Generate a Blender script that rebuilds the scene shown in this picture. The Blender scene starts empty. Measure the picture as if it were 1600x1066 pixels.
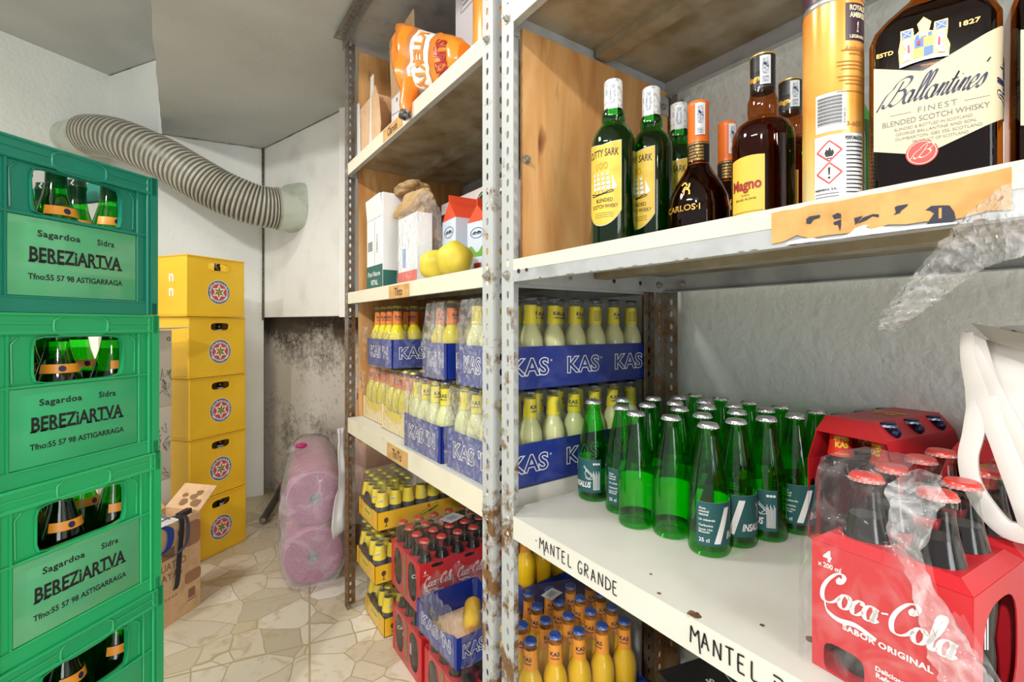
import bpy, bmesh, math, random
from math import sin, cos, pi, radians, sqrt, atan2, hypot
from mathutils import Vector, Matrix, noise
random.seed(7)
SC = bpy.context.scene
COL = SC.collection

# ---------------------------------------------------------------- camera, world, lights, exposure
# world axes: +Y runs along the shelving (away from the viewer), +X runs into the shelving, floor at Z = 0
YAW = radians(35)
cd = bpy.data.cameras.new('camera'); camera = bpy.data.objects.new('camera', cd); COL.objects.link(camera)
camera.location = (0, 0, 1.108); camera.rotation_euler = (pi / 2, 0, -YAW)
cd.sensor_width = 36; cd.lens = 745 / 1600 * 36; cd.shift_y = -25 / 1600; cd.clip_start = .02
SC.camera = camera
W = bpy.data.worlds.new('room_light'); SC.world = W; W.use_nodes = True
bgn = W.node_tree.nodes['Background']; bgn.inputs[0].default_value = (.97, .98, 1.0, 1); bgn.inputs[1].default_value = .88

def area_light(name, loc, sx, sy, watts, color=(1, 1, 1), rot=(0, 0, 0)):
    l = bpy.data.lights.new(name, 'AREA'); l.shape = 'RECTANGLE'; l.size = sx; l.size_y = sy; l.energy = watts; l.color = color
    o = bpy.data.objects.new(name, l); o.location = loc; o.rotation_euler = rot; COL.objects.link(o)
    return o
area_light('ceiling_fluorescent_light', (-1.55, .55, 2.66), .12, .9, 24, (1, .97, .93), (0, radians(-28), 0))
area_light('ceiling_lamp_light', (-1.70, -.65, 2.64), .16, .16, 72, (1, .97, .93), (radians(18), radians(-36), 0))
area_light('passage_lamp_light', (.20, -1.55, 2.20), .45, .3, 20, (1, .97, .93), (radians(28), 0, 0))
area_light('front_fill_light', (-.25, -2.35, 1.15), .9, 1.9, 44, (.96, .98, 1), (radians(90), 0, radians(-8)))  # added soft fill from behind the viewpoint, lifts shelves and crate fronts
area_light('far_fill_light', (-.62, 1.75, 2.66), .5, .3, 36, (1, .98, .95), (radians(-20), radians(-18), 0))  # added fill that brightens the dim far left end, no lamp seen there
SC.view_settings.view_transform = 'Standard'; SC.view_settings.look = 'None'
SC.view_settings.gamma = 1; SC.view_settings.use_curve_mapping = False
SC.view_settings.exposure = -.24
SC.cycles.use_denoising = True
SC.cycles.max_bounces = 10; SC.cycles.diffuse_bounces = 4; SC.cycles.glossy_bounces = 3
SC.cycles.transparent_max_bounces = 40; SC.cycles.transmission_bounces = 6
SC.cycles.caustics_reflective = False; SC.cycles.caustics_refractive = False
SC.cycles.use_adaptive_sampling = True; SC.cycles.adaptive_threshold = .02

# ---------------------------------------------------------------- helpers
def lin(h):
    h = h.lstrip('#'); o = []
    for i in (0, 2, 4):
        v = int(h[i:i + 2], 16) / 255
        o.append(v / 12.92 if v <= .04045 else ((v + .055) / 1.055) ** 2.4)
    return tuple(o) + (1,)

def room(r, a):
    """ground position r metres to the right of and a metres ahead of the doorway viewpoint"""
    return (sin(YAW) * a + cos(YAW) * r, cos(YAW) * a - sin(YAW) * r)

def empty(name, loc=(0, 0, 0), rz=0, parent=None):
    o = bpy.data.objects.new(name, None); COL.objects.link(o); o.location = loc; o.rotation_euler = (0, 0, rz)
    o.empty_display_size = .05
    if parent: o.parent = parent
    return o

def tag(o, label, cat, group=None):
    o['label'] = label; o['category'] = cat
    if group: o['group'] = group
    return o

def thing(name, label, cat, loc=(0, 0, 0), rz=0, group=None):
    return tag(empty(name, loc, rz), label, cat, group)

def obj(name, bm, mat, parent=None, smooth=True, loc=None):
    if smooth:
        for f in bm.faces: f.smooth = True
    me = bpy.data.meshes.new(name); bm.to_mesh(me); bm.free()
    for m in (mat if isinstance(mat, (list, tuple)) else [mat]): me.materials.append(m)
    if smooth and hasattr(me, 'set_sharp_from_angle'): me.set_sharp_from_angle(angle=radians(38))
    o = bpy.data.objects.new(name, me); COL.objects.link(o)
    if parent: o.parent = parent
    if loc: o.location = loc
    return o

def struct(name, bm, mat, smooth=False):
    o = obj(name, bm, mat, None, smooth); o['kind'] = 'structure'
    return o

def dup(root, loc, rz=0, label=None, group=None, cat=None, tilt=None):
    r = root.copy(); COL.objects.link(r); r.location = loc; r.rotation_euler = tilt or (0, 0, rz)
    if label: r['label'] = label
    if group: r['group'] = group
    if cat: r['category'] = cat
    for ch in list(root.children):
        c_ = ch.copy(); COL.objects.link(c_); c_.parent = r
        for g in list(ch.children):
            d_ = g.copy(); COL.objects.link(d_); d_.parent = c_
    return r

class Kind:
    """a countable thing: the first placing uses the original, later ones copy it with its parts"""
    def __init__(self, root, cat): self.root = root; self.cat = cat; self.used = False
    def put(self, loc, rz, label, group=None, tilt=None):
        if not self.used:
            self.used = True; r = self.root; r.location = loc; r.rotation_euler = tilt or (0, 0, rz)
            tag(r, label, self.cat, group); return r
        return dup(self.root, loc, rz, label, group, self.cat, tilt)

def B(): return bmesh.new()

def box(bm, x0, x1, y0, y1, z0, z1, bevel=0):
    r = bmesh.ops.create_cube(bm, size=1)
    for v in r['verts']:
        v.co = Vector(((x0 + x1) / 2 + v.co.x * (x1 - x0), (y0 + y1) / 2 + v.co.y * (y1 - y0), (z0 + z1) / 2 + v.co.z * (z1 - z0)))
    if bevel:
        es = set()
        for v in r['verts']: es.update(v.link_edges)
        bmesh.ops.bevel(bm, geom=list(es), offset=bevel, segments=2, affect='EDGES', profile=.5)
    return bm

def bx(*a, bevel=0): return box(B(), *a, bevel=bevel)

def lathe(bm, prof, n=24, cap0=True, cap1=True, sq=0):
    rings = []
    for (r, z) in prof:
        rings.append([bm.verts.new((r * cos(2 * pi * k / n), r * sin(2 * pi * k / n), z)) for k in range(n)])
    for a, b in zip(rings, rings[1:]):
        for k in range(n): bm.faces.new((a[k], a[(k + 1) % n], b[(k + 1) % n], b[k]))
    if cap0: bm.faces.new(list(reversed(rings[0])))
    if cap1: bm.faces.new(rings[-1])
    return bm

def crown(bm, z, r=.0148, h=.0065, flutes=21):
    n = flutes * 2
    prof = [(0.55, 1.0, 0), (.86, .97, 0), (.95, .8, 0), (1.0, .5, .3), (1.06, 0, 1)]
    rings = []
    for f, t, w in prof:
        rings.append([bm.verts.new(((r * f * (1 + (.06 if k % 2 else -.06) * w)) * cos(2 * pi * k / n), (r * f * (1 + (.06 if k % 2 else -.06) * w)) * sin(2 * pi * k / n), z + t * h)) for k in range(n)])
    bm.faces.new(rings[0])
    for a, b in zip(rings, rings[1:]):
        for k in range(n):
            fc = bm.faces.new((b[k], b[(k + 1) % n], a[(k + 1) % n], a[k]))
            if b is rings[-1]: fc.material_index = 1
    return bm

def prism(bm, pts, frame, t):
    """pts 2-D outline, frame (origin, ux, uy), thickness t along ux x uy"""
    o, ux, uy = (Vector(q) for q in frame); n = ux.cross(uy).normalized()
    a = [bm.verts.new(o + ux * p[0] + uy * p[1]) for p in pts]
    b = [bm.verts.new(o + ux * p[0] + uy * p[1] + n * t) for p in pts]
    bm.faces.new(list(reversed(a))); bm.faces.new(b); m = len(pts)
    for k in range(m): bm.faces.new((a[k], a[(k + 1) % m], b[(k + 1) % m], b[k]))
    return bm

def cr(pts, n=8, closed=False):
    """smooth curve through points (Catmull-Rom), any dimension"""
    P = [tuple(p) for p in pts]; m = len(P); out = []
    rng = range(m if closed else m - 1)
    for i in rng:
        p0 = P[(i - 1) % m] if closed or i > 0 else P[0]; p1 = P[i]; p2 = P[(i + 1) % m]
        p3 = P[(i + 2) % m] if closed or i + 2 < m else P[-1]
        for k in range(n):
            t = k / n
            out.append(tuple(.5 * (2 * b + (c - a) * t + (2 * a - 5 * b + 4 * c - d) * t * t + (3 * b - a - 3 * c + d) * t ** 3) for a, b, c, d in zip(p0, p1, p2, p3)))
    if not closed: out.append(P[-1])
    return out

def tube(bm, pts, r, n=8, caps=True):
    pts = [Vector(p) for p in pts]; rings = []; up = Vector((0, 0, 1)); prev = None
    for i, p in enumerate(pts):
        d = (pts[min(i + 1, len(pts) - 1)] - pts[max(i - 1, 0)]).normalized()
        if prev is None:
            a = d.cross(up); a = a.normalized() if a.length > 1e-3 else Vector((1, 0, 0))
        else:
            a = (prev - d * prev.dot(d)).normalized()
        prev = a; b = d.cross(a); rr = r[i] if isinstance(r, (list, tuple)) else r
        rings.append([bm.verts.new(p + (a * cos(2 * pi * k / n) + b * sin(2 * pi * k / n)) * rr) for k in range(n)])
    for q, w in zip(rings, rings[1:]):
        for k in range(n): bm.faces.new((q[k], q[(k + 1) % n], w[(k + 1) % n], w[k]))
    if caps: bm.faces.new(list(reversed(rings[0]))); bm.faces.new(rings[-1])
    return bm

def plane_map(o, ux, uy, off=.0006):
    o, ux, uy = Vector(o), Vector(ux), Vector(uy); n = ux.cross(uy).normalized()
    return lambda x, y, z=0: o + ux * x + uy * y + n * (off + z)

def cyl_map(r, a0, z0, off=.0005):
    """wraps x round an upright cylinder (r may be a function of height); x = 0 at angle a0"""
    rf = r if callable(r) else (lambda z: r)
    r0 = rf(z0)
    def f(x, y, z=0):
        rr = rf(z0 + y) + off + z; a = a0 + x / r0
        return Vector((rr * cos(a), rr * sin(a), z0 + y))
    return f

def poly(bm, pts, f):
    return bm.faces.new([bm.verts.new(f(*p)) for p in pts])

def rect(bm, f, x0, x1, y0, y1, nx=1, ny=1):
    g = [[bm.verts.new(f(x0 + (x1 - x0) * i / nx, y0 + (y1 - y0) * j / ny)) for i in range(nx + 1)] for j in range(ny + 1)]
    for j in range(ny):
        for i in range(nx): bm.faces.new((g[j][i], g[j][i + 1], g[j + 1][i + 1], g[j + 1][i]))
    return bm

def disc(bm, f, cx, cy, rx, ry=None, n=28, hole=0):
    ry = ry or rx
    o = [bm.verts.new(f(cx + rx * cos(2 * pi * k / n), cy + ry * sin(2 * pi * k / n))) for k in range(n)]
    if not hole: bm.faces.new(o); return bm
    i = [bm.verts.new(f(cx + rx * hole * cos(2 * pi * k / n), cy + ry * hole * sin(2 * pi * k / n))) for k in range(n)]
    for k in range(n): bm.faces.new((o[k], o[(k + 1) % n], i[(k + 1) % n], i[k]))
    return bm

def stroke(bm, pts, w, f, smooth=6, nib=None, wmin=.25):
    """a pen line of width w; with nib (angle) the width follows the direction like a broad pen"""
    P = cr(pts, smooth) if smooth else [tuple(p) for p in pts]
    L = []
    for i, p in enumerate(P):
        a = P[max(i - 1, 0)]; b = P[min(i + 1, len(P) - 1)]
        d = Vector((b[0] - a[0], b[1] - a[1])); d = d.normalized() if d.length > 1e-9 else Vector((1, 0))
        ww = w
        if nib is not None: ww = w * max(wmin, abs(d.x * sin(nib) - d.y * cos(nib)))
        n = Vector((-d.y, d.x)) * ww / 2
        L.append((bm.verts.new(f(p[0] + n.x, p[1] + n.y)), bm.verts.new(f(p[0] - n.x, p[1] - n.y))))
    for a, b in zip(L, L[1:]): bm.faces.new((a[1], b[1], b[0], a[0]))
    return bm

_tc = {}
def glyphs(s, bold=0, shear=0, outline=0, spacing=1.0):
    """outline of a line of type as (verts, faces, width), height of capitals about 0.7"""
    k = (s, bold, shear, outline, spacing)
    if k in _tc: return _tc[k]
    cu = bpy.data.curves.new('type', 'FONT'); cu.body = s; cu.size = 1; cu.resolution_u = 3; cu.shear = shear; cu.space_character = spacing
    cu.align_x = 'LEFT'; cu.offset = bold
    if outline: cu.fill_mode = 'NONE'; cu.bevel_depth = outline; cu.bevel_resolution = 0
    o = bpy.data.objects.new('type', cu); me = o.to_mesh()
    V = [tuple(v.co) for v in me.vertices]; Fc = [tuple(p.vertices) for p in me.polygons]
    o.to_mesh_clear(); bpy.data.objects.remove(o); bpy.data.curves.remove(cu)
    xs = [v[0] for v in V] or [0]
    x0, x1 = min(xs), max(xs)
    _tc[k] = ([(v[0] - x0, v[1], v[2]) for v in V], Fc, x1 - x0)
    return _tc[k]

def write(bm, s, f, cx, y, h, bold=0, shear=0, outline=0, spacing=1.0, align='C', width=None, vert=False, sx=1.0):
    """sets a line of type on the surface f; h = capital height, cx = centre (or left edge) in x"""
    V, Fc, w = glyphs(s, bold, shear, outline, spacing)
    k = h / .7; kx = k * sx
    if width: kx = width / w
    x0 = cx - (w * kx / 2 if align == 'C' else 0)
    vs = []
    for v in V:
        px, py = v[0] * kx, v[1] * k
        if vert: p = f(cx - py, y + px, 0)
        else: p = f(x0 + px, y + py, v[2] * k * .2 if outline else 0)
        vs.append(bm.verts.new(p))
    for q in Fc:
        try: bm.faces.new([vs[i] for i in q])
        except ValueError: pass
    return bm

def holed(bm, f, x0, x1, y0, y1, hole, n=24):
    """a rectangle with one star-shaped hole: hole(angle) gives the point relative to the centre"""
    cx, cy = (x0 + x1) / 2, (y0 + y1) / 2; hx, hy = (x1 - x0) / 2, (y1 - y0) / 2
    ang = sorted(set([2 * pi * k / n for k in range(n)] + [atan2(sy * hy, sx * hx) % (2 * pi) for sx in (1, -1) for sy in (1, -1)]))
    o, i = [], []
    for a in ang:
        c_, s_ = cos(a), sin(a)
        t = min(hx / abs(c_) if abs(c_) > 1e-9 else 1e9, hy / abs(s_) if abs(s_) > 1e-9 else 1e9)
        o.append(bm.verts.new(f(cx + c_ * t, cy + s_ * t))); h = hole(a)
        i.append(bm.verts.new(f(cx + h[0], cy + h[1])))
    m = len(ang)
    for k in range(m): bm.faces.new((o[k], o[(k + 1) % m], i[(k + 1) % m], i[k]))
    return bm

def rr_hole(hx, hy, e=5.0, dx=0, dy=0):
    def g(a):
        c_, s_ = cos(a), sin(a); t = (abs(c_ / hx) ** e + abs(s_ / hy) ** e) ** (-1 / e)
        return (c_ * t + dx, s_ * t + dy)
    return g

def el_hole(rx, ry, dx=0, dy=0): return lambda a: (rx * cos(a) + dx, ry * sin(a) + dy)

def solid(o, t, off=-1):
    m = o.modifiers.new('thickness', 'SOLIDIFY'); m.thickness = t; m.offset = off
    return o

def nz(p, s=1.0, seed=0): return noise.noise(Vector((p[0] * s + seed * 13.7, p[1] * s - seed * 7.1, p[2] * s + seed * 3.3)))
# ---------------------------------------------------------------- materials
def base_mat(name):
    m = bpy.data.materials.new(name); m.use_nodes = True
    nt = m.node_tree; return m, nt, nt.nodes['Principled BSDF'], nt.nodes, nt.links

def M(name, c, rough=.5, metal=0, c2=None, scale=20, lo=.4, hi=.6, bump=0, bscale=60, detail=4, spec=None, coords='Object', stretch=None):
    """plain paint/paper/metal with an optional second colour in noise patches and a fine bump"""
    m, nt, p, N, L = base_mat(name)
    c = lin(c) if isinstance(c, str) else c
    p.inputs['Base Color'].default_value = c; p.inputs['Roughness'].default_value = rough; p.inputs['Metallic'].default_value = metal
    if spec is not None: p.inputs['Specular IOR Level'].default_value = spec
    tc = N.new('ShaderNodeTexCoord'); src = tc.outputs[coords]
    if stretch:
        mp = N.new('ShaderNodeMapping'); mp.inputs['Scale'].default_value = stretch; L.new(src, mp.inputs[0]); src = mp.outputs[0]
    if c2:
        c2 = lin(c2) if isinstance(c2, str) else c2
        t = N.new('ShaderNodeTexNoise'); t.inputs['Scale'].default_value = scale; t.inputs['Detail'].default_value = detail; L.new(src, t.inputs['Vector'])
        r = N.new('ShaderNodeMapRange'); r.inputs[1].default_value = lo; r.inputs[2].default_value = hi; L.new(t.outputs[0], r.inputs[0])
        x = N.new('ShaderNodeMix'); x.data_type = 'RGBA'; x.inputs[6].default_value = c; x.inputs[7].default_value = c2
        L.new(r.outputs[0], x.inputs[0]); L.new(x.outputs[2], p.inputs['Base Color'])
    if bump:
        t2 = N.new('ShaderNodeTexNoise'); t2.inputs['Scale'].default_value = bscale; t2.inputs['Detail'].default_value = 5; L.new(src, t2.inputs['Vector'])
        b = N.new('ShaderNodeBump'); b.inputs['Strength'].default_value = bump; b.inputs['Distance'].default_value = .01
        L.new(t2.outputs[0], b.inputs['Height']); L.new(b.outputs[0], p.inputs['Normal'])
    return m

def thin_fresnel(N, L, ior, normal=None):
    """reflectance of a thin pane: the same from its front and its back"""
    g = N.new('ShaderNodeNewGeometry'); mr = N.new('ShaderNodeMapRange'); mr.inputs[3].default_value = ior; mr.inputs[4].default_value = 1 / ior
    L.new(g.outputs['Backfacing'], mr.inputs[0]); fr = N.new('ShaderNodeFresnel'); L.new(mr.outputs[0], fr.inputs[0])
    if normal is not None: L.new(normal, fr.inputs['Normal'])
    return fr

def glass(name, tint, refl=1.45, rough=.03, body=None, bodyfac=0.0):
    """thin-walled glass: tinted see-through wall with mirror reflections; body = a little scattering colour"""
    m, nt, p, N, L = base_mat(name); out = N['Material Output']; N.remove(p)
    t = N.new('ShaderNodeBsdfTransparent'); t.inputs[0].default_value = lin(tint) if isinstance(tint, str) else tint
    g = N.new('ShaderNodeBsdfGlossy'); g.inputs['Roughness'].default_value = rough
    fr = thin_fresnel(N, L, refl)
    x = N.new('ShaderNodeMixShader'); L.new(fr.outputs[0], x.inputs[0])
    last = t.outputs[0]
    if body:
        d = N.new('ShaderNodeBsdfDiffuse'); d.inputs[0].default_value = lin(body)
        y = N.new('ShaderNodeMixShader'); y.inputs[0].default_value = bodyfac; L.new(last, y.inputs[1]); L.new(d.outputs[0], y.inputs[2]); last = y.outputs[0]
    L.new(last, x.inputs[1]); L.new(g.outputs[0], x.inputs[2]); L.new(x.outputs[0], out.inputs[0])
    return m

def film(name, milk=.10, wr=.5, scale=30, tint=(1, 1, 1, 1), rough=.12, milkcol=(.9, .9, .92, 1), lo=.5, hi=2.2):
    """clear wrapping film: see-through, slightly milky, with glinting wrinkles"""
    m, nt, p, N, L = base_mat(name); out = N['Material Output']; N.remove(p)
    tc = N.new('ShaderNodeTexCoord')
    n = N.new('ShaderNodeTexNoise'); n.inputs['Scale'].default_value = scale; n.inputs['Detail'].default_value = 3; n.inputs['Distortion'].default_value = 1.5
    L.new(tc.outputs['Object'], n.inputs['Vector'])
    b = N.new('ShaderNodeBump'); b.inputs['Strength'].default_value = wr; b.inputs['Distance'].default_value = .02; L.new(n.outputs[0], b.inputs['Height'])
    t = N.new('ShaderNodeBsdfTransparent'); t.inputs[0].default_value = tint
    g = N.new('ShaderNodeBsdfGlossy'); g.inputs['Roughness'].default_value = rough; L.new(b.outputs[0], g.inputs['Normal'])
    d = N.new('ShaderNodeBsdfDiffuse'); d.inputs[0].default_value = milkcol; L.new(b.outputs[0], d.inputs['Normal'])
    fr = thin_fresnel(N, L, 1.28, b.outputs[0])
    r = N.new('ShaderNodeMapRange'); r.inputs[1].default_value = .45; r.inputs[2].default_value = .75; r.inputs[3].default_value = milk * lo; r.inputs[4].default_value = milk * hi
    L.new(n.outputs[0], r.inputs[0])
    y = N.new('ShaderNodeMixShader'); L.new(r.outputs[0], y.inputs[0]); L.new(t.outputs[0], y.inputs[1]); L.new(d.outputs[0], y.inputs[2])
    x = N.new('ShaderNodeMixShader'); L.new(fr.outputs[0], x.inputs[0]); L.new(y.outputs[0], x.inputs[1]); L.new(g.outputs[0], x.inputs[2])
    L.new(x.outputs[0], out.inputs[0])
    return m

def plaster(name, c, c2, bs=45, bump=.45):
    return M(name, c, .9, 0, c2, 2.2, .35, .75, bump, bs, spec=.2)

def rusty(name, c, lo=.52, hi=.62, scale=16, grime='#6f675a'):
    """galvanised steel with brown rust blotches that grow towards the foot of the upright"""
    m, nt, p, N, L = base_mat(name)
    tc = N.new('ShaderNodeTexCoord')
    n = N.new('ShaderNodeTexNoise'); n.inputs['Scale'].default_value = scale; n.inputs['Detail'].default_value = 7; n.inputs['Roughness'].default_value = .68; L.new(tc.outputs['Object'], n.inputs['Vector'])
    r = N.new('ShaderNodeMapRange'); r.inputs[1].default_value = lo; r.inputs[2].default_value = hi
    sp = N.new('ShaderNodeSeparateXYZ'); L.new(tc.outputs['Object'], sp.inputs[0])
    h = N.new('ShaderNodeMapRange'); h.inputs[1].default_value = .3; h.inputs[2].default_value = 1.5; h.inputs[3].default_value = .09; h.inputs[4].default_value = -.10
    L.new(sp.outputs[2], h.inputs[0])
    ad = N.new('ShaderNodeMath'); ad.operation = 'ADD'; L.new(n.outputs[0], ad.inputs[0]); L.new(h.outputs[0], ad.inputs[1]); L.new(ad.outputs[0], r.inputs[0])
    n2 = N.new('ShaderNodeTexNoise'); n2.inputs['Scale'].default_value = 90; L.new(tc.outputs['Object'], n2.inputs['Vector'])
    rc = N.new('ShaderNodeMix'); rc.data_type = 'RGBA'; rc.inputs[6].default_value = lin('#5a3b22'); rc.inputs[7].default_value = lin('#8f6a3c'); L.new(n2.outputs[0], rc.inputs[0])
    x = N.new('ShaderNodeMix'); x.data_type = 'RGBA'; x.inputs[6].default_value = lin(c); L.new(r.outputs[0], x.inputs[0]); L.new(rc.outputs[2], x.inputs[7])
    L.new(x.outputs[2], p.inputs['Base Color'])
    p.inputs['Metallic'].default_value = .15; p.inputs['Roughness'].default_value = .5
    return m

def crazy_paving(name):
    m, nt, p, N, L = base_mat(name)
    tc = N.new('ShaderNodeTexCoord')
    dn = N.new('ShaderNodeTexNoise'); dn.inputs['Scale'].default_value = 5; L.new(tc.outputs['Object'], dn.inputs['Vector'])
    dm = N.new('ShaderNodeMix'); dm.data_type = 'RGBA'; dm.blend_type = 'LINEAR_LIGHT'; dm.inputs[0].default_value = .02
    L.new(tc.outputs['Object'], dm.inputs[6]); L.new(dn.outputs[1], dm.inputs[7])
    v1 = N.new('ShaderNodeTexVoronoi'); v1.feature = 'DISTANCE_TO_EDGE'; v1.inputs['Scale'].default_value = 7.2; L.new(dm.outputs[2], v1.inputs['Vector'])
    v2 = N.new('ShaderNodeTexVoronoi'); v2.inputs['Scale'].default_value = 7.2; L.new(dm.outputs[2], v2.inputs['Vector'])
    cr_ = N.new('ShaderNodeValToRGB'); e = cr_.color_ramp.elements
    e[0].position = 0; e[0].color = lin('#c6baa0'); e[1].position = 1; e[1].color = lin('#ede6d6')
    for q, c in ((.3, '#d3c9b2'), (.55, '#e3dac6'), (.75, '#d0c2a4')): k = e.new(q); k.color = lin(c)
    sp = N.new('ShaderNodeSeparateColor'); L.new(v2.outputs['Color'], sp.inputs[0]); L.new(sp.outputs[0], cr_.inputs[0])
    n = N.new('ShaderNodeTexNoise'); n.inputs['Scale'].default_value = 14; n.inputs['Detail'].default_value = 8; n.inputs['Distortion'].default_value = 1.2; L.new(tc.outputs['Object'], n.inputs['Vector'])
    nr = N.new('ShaderNodeMapRange'); nr.inputs[1].default_value = .54; nr.inputs[2].default_value = .85; L.new(n.outputs[0], nr.inputs[0])
    st = N.new('ShaderNodeMix'); st.data_type = 'RGBA'; st.inputs[7].default_value = lin('#b89a6a'); L.new(cr_.outputs[0], st.inputs[6]); L.new(nr.outputs[0], st.inputs[0])
    gr = N.new('ShaderNodeMapRange'); gr.inputs[1].default_value = .006; gr.inputs[2].default_value = .020; L.new(v1.outputs['Distance'], gr.inputs[0])
    # straight joints of the square slabs
    mp = N.new('ShaderNodeMapping'); mp.inputs['Rotation'].default_value = (0, 0, radians(12)); L.new(tc.outputs['Object'], mp.inputs[0])
    bk = N.new('ShaderNodeTexBrick'); bk.offset = 0; bk.inputs['Scale'].default_value = 1; bk.inputs['Brick Width'].default_value = .6; bk.inputs['Row Height'].default_value = .6; bk.inputs['Mortar Size'].default_value = .004
    L.new(mp.outputs[0], bk.inputs['Vector'])
    mul = N.new('ShaderNodeMath'); mul.operation = 'SUBTRACT'; mul.use_clamp = True; L.new(gr.outputs[0], mul.inputs[0]); L.new(bk.outputs['Fac'], mul.inputs[1])
    x = N.new('ShaderNodeMix'); x.data_type = 'RGBA'; x.inputs[6].default_value = lin('#b9a880'); L.new(mul.outputs[0], x.inputs[0]); L.new(st.outputs[2], x.inputs[7])
    L.new(x.outputs[2], p.inputs['Base Color']); p.inputs['Roughness'].default_value = .38
    b = N.new('ShaderNodeBump'); b.inputs['Strength'].default_value = .15; b.inputs['Distance'].default_value = .004; L.new(mul.outputs[0], b.inputs['Height']); L.new(b.outputs[0], p.inputs['Normal'])
    return m

def mouldy(name):
    m, nt, p, N, L = base_mat(name)
    tc = N.new('ShaderNodeTexCoord')
    n = N.new('ShaderNodeTexNoise'); n.inputs['Scale'].default_value = 2.6; n.inputs['Detail'].default_value = 3; L.new(tc.outputs['Object'], n.inputs['Vector'])
    n2 = N.new('ShaderNodeTexNoise'); n2.inputs['Scale'].default_value = 34; n2.inputs['Detail'].default_value = 9; n2.inputs['Roughness'].default_value = .75; L.new(tc.outputs['Object'], n2.inputs['Vector'])
    sp = N.new('ShaderNodeSeparateXYZ'); L.new(tc.outputs['Object'], sp.inputs[0])
    hz = N.new('ShaderNodeMapRange'); hz.inputs[1].default_value = .78; hz.inputs[2].default_value = 1.12; hz.inputs[3].default_value = 0; hz.inputs[4].default_value = .30; L.new(sp.outputs[2], hz.inputs[0])
    a = N.new('ShaderNodeMath'); a.operation = 'ADD'; L.new(n.outputs[0], a.inputs[0]); L.new(hz.outputs[0], a.inputs[1])
    a2 = N.new('ShaderNodeMath'); a2.operation = 'MULTIPLY_ADD'; a2.inputs[1].default_value = .8; L.new(n2.outputs[0], a2.inputs[0]); L.new(a.outputs[0], a2.inputs[2])
    r = N.new('ShaderNodeMapRange'); r.inputs[1].default_value = .92; r.inputs[2].default_value = 1.20; L.new(a2.outputs[0], r.inputs[0])
    x = N.new('ShaderNodeMix'); x.data_type = 'RGBA'; x.inputs[6].default_value = lin('#cdc6bc'); x.inputs[7].default_value = lin('#4e443a'); L.new(r.outputs[0], x.inputs[0])
    L.new(x.outputs[2], p.inputs['Base Color']); p.inputs['Roughness'].default_value = .9
    b = N.new('ShaderNodeBump'); b.inputs['Strength'].default_value = .4; b.inputs['Distance'].default_value = .01; L.new(n2.outputs[0], b.inputs['Height']); L.new(b.outputs[0], p.inputs['Normal'])
    return m

def plywood(name):
    m, nt, p, N, L = base_mat(name)
    tc = N.new('ShaderNodeTexCoord')
    mp = N.new('ShaderNodeMapping'); mp.inputs['Scale'].default_value = (9, 9, 1.6); L.new(tc.outputs['Object'], mp.inputs[0])
    n = N.new('ShaderNodeTexNoise'); n.inputs['Scale'].default_value = 2.2; n.inputs['Detail'].default_value = 7; n.inputs['Distortion'].default_value = .8; L.new(mp.outputs[0], n.inputs['Vector'])
    c = N.new('ShaderNodeValToRGB'); e = c.color_ramp.elements
    e[0].position = .3; e[0].color = lin('#bb8048'); e[1].position = .72; e[1].color = lin('#e0b27a'); k = e.new(.5); k.color = lin('#d09a5e')
    L.new(n.outputs[0], c.inputs[0])
    mp2 = N.new('ShaderNodeMapping'); mp2.inputs['Scale'].default_value = (14, 14, 3.2); L.new(tc.outputs['Object'], mp2.inputs[0])
    n2 = N.new('ShaderNodeTexNoise'); n2.inputs['Scale'].default_value = 1.1; n2.inputs['Detail'].default_value = 3; L.new(mp2.outputs[0], n2.inputs['Vector'])
    r = N.new('ShaderNodeMapRange'); r.inputs[1].default_value = .68; r.inputs[2].default_value = .74; L.new(n2.outputs[0], r.inputs[0])
    x = N.new('ShaderNodeMix'); x.data_type = 'RGBA'; x.inputs[7].default_value = lin('#6e3a1c'); L.new(c.outputs[0], x.inputs[6]); L.new(r.outputs[0], x.inputs[0])
    L.new(x.outputs[2], p.inputs['Base Color']); p.inputs['Roughness'].default_value = .42
    return m

wall_white = plaster('wall_white', '#e8ebe7', '#dcdfd9')
ceiling_grey = plaster('ceiling_plaster', '#c4c6c4', '#b6b8b5', 25, .2)
panel_white = M('duct_panel', '#eeede8', .55, 0, '#dddbd2', 6, .5, .8, .05, 120)
floor_mat = crazy_paving('crazy_paving_marble')
mould_mat = mouldy('mouldy_plaster')
ply = plywood('plywood')
post_mat = rusty('galvanised_post', '#b9bcbb')
post_dark = rusty('rusted_post', '#7d7a74', .40, .56, 22)
shelf_cream = M('cream_shelf_paint', '#ded7c1', .42, 0, '#cfc5aa', 9, .55, .8, .04, 70)
shelf_white = M('white_shelf_paint', '#d3d1c7', .38, 0, '#c6c3b8', 7, .5, .8, .03, 60)
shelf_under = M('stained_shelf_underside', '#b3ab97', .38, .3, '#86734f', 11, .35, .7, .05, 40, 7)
shelf_grey = M('grey_primer', '#b2b6b8', .4, .15, '#9b9e9e', 14, .5, .7)
chip_rust = M('chipped_rust', '#7d5a3a', .85, 0, '#4e3726', 90, .4, .6)
bolt_mat = M('zinc_bolt', '#b4b1a8', .32, .8)
tag_paper = M('brown_paper_tag', '#cfa263', .75, 0, '#b98a4c', 40, .4, .7)
ink_black = M('black_ink', '#17171a', .55)
ink_dim = M('faded_ink', '#4a4038', .7)
ink_navy = M('navy_ink', '#1d2450', .5)
ink_white = M('white_ink', '#e6e6e4', .5)
ink_cream = M('cream_ink', '#e9dcb4', .5)
ink_gold = M('gold_ink', '#d8a548', .35, .4)
ink_red = M('red_ink', '#b5232a', .5)
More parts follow.
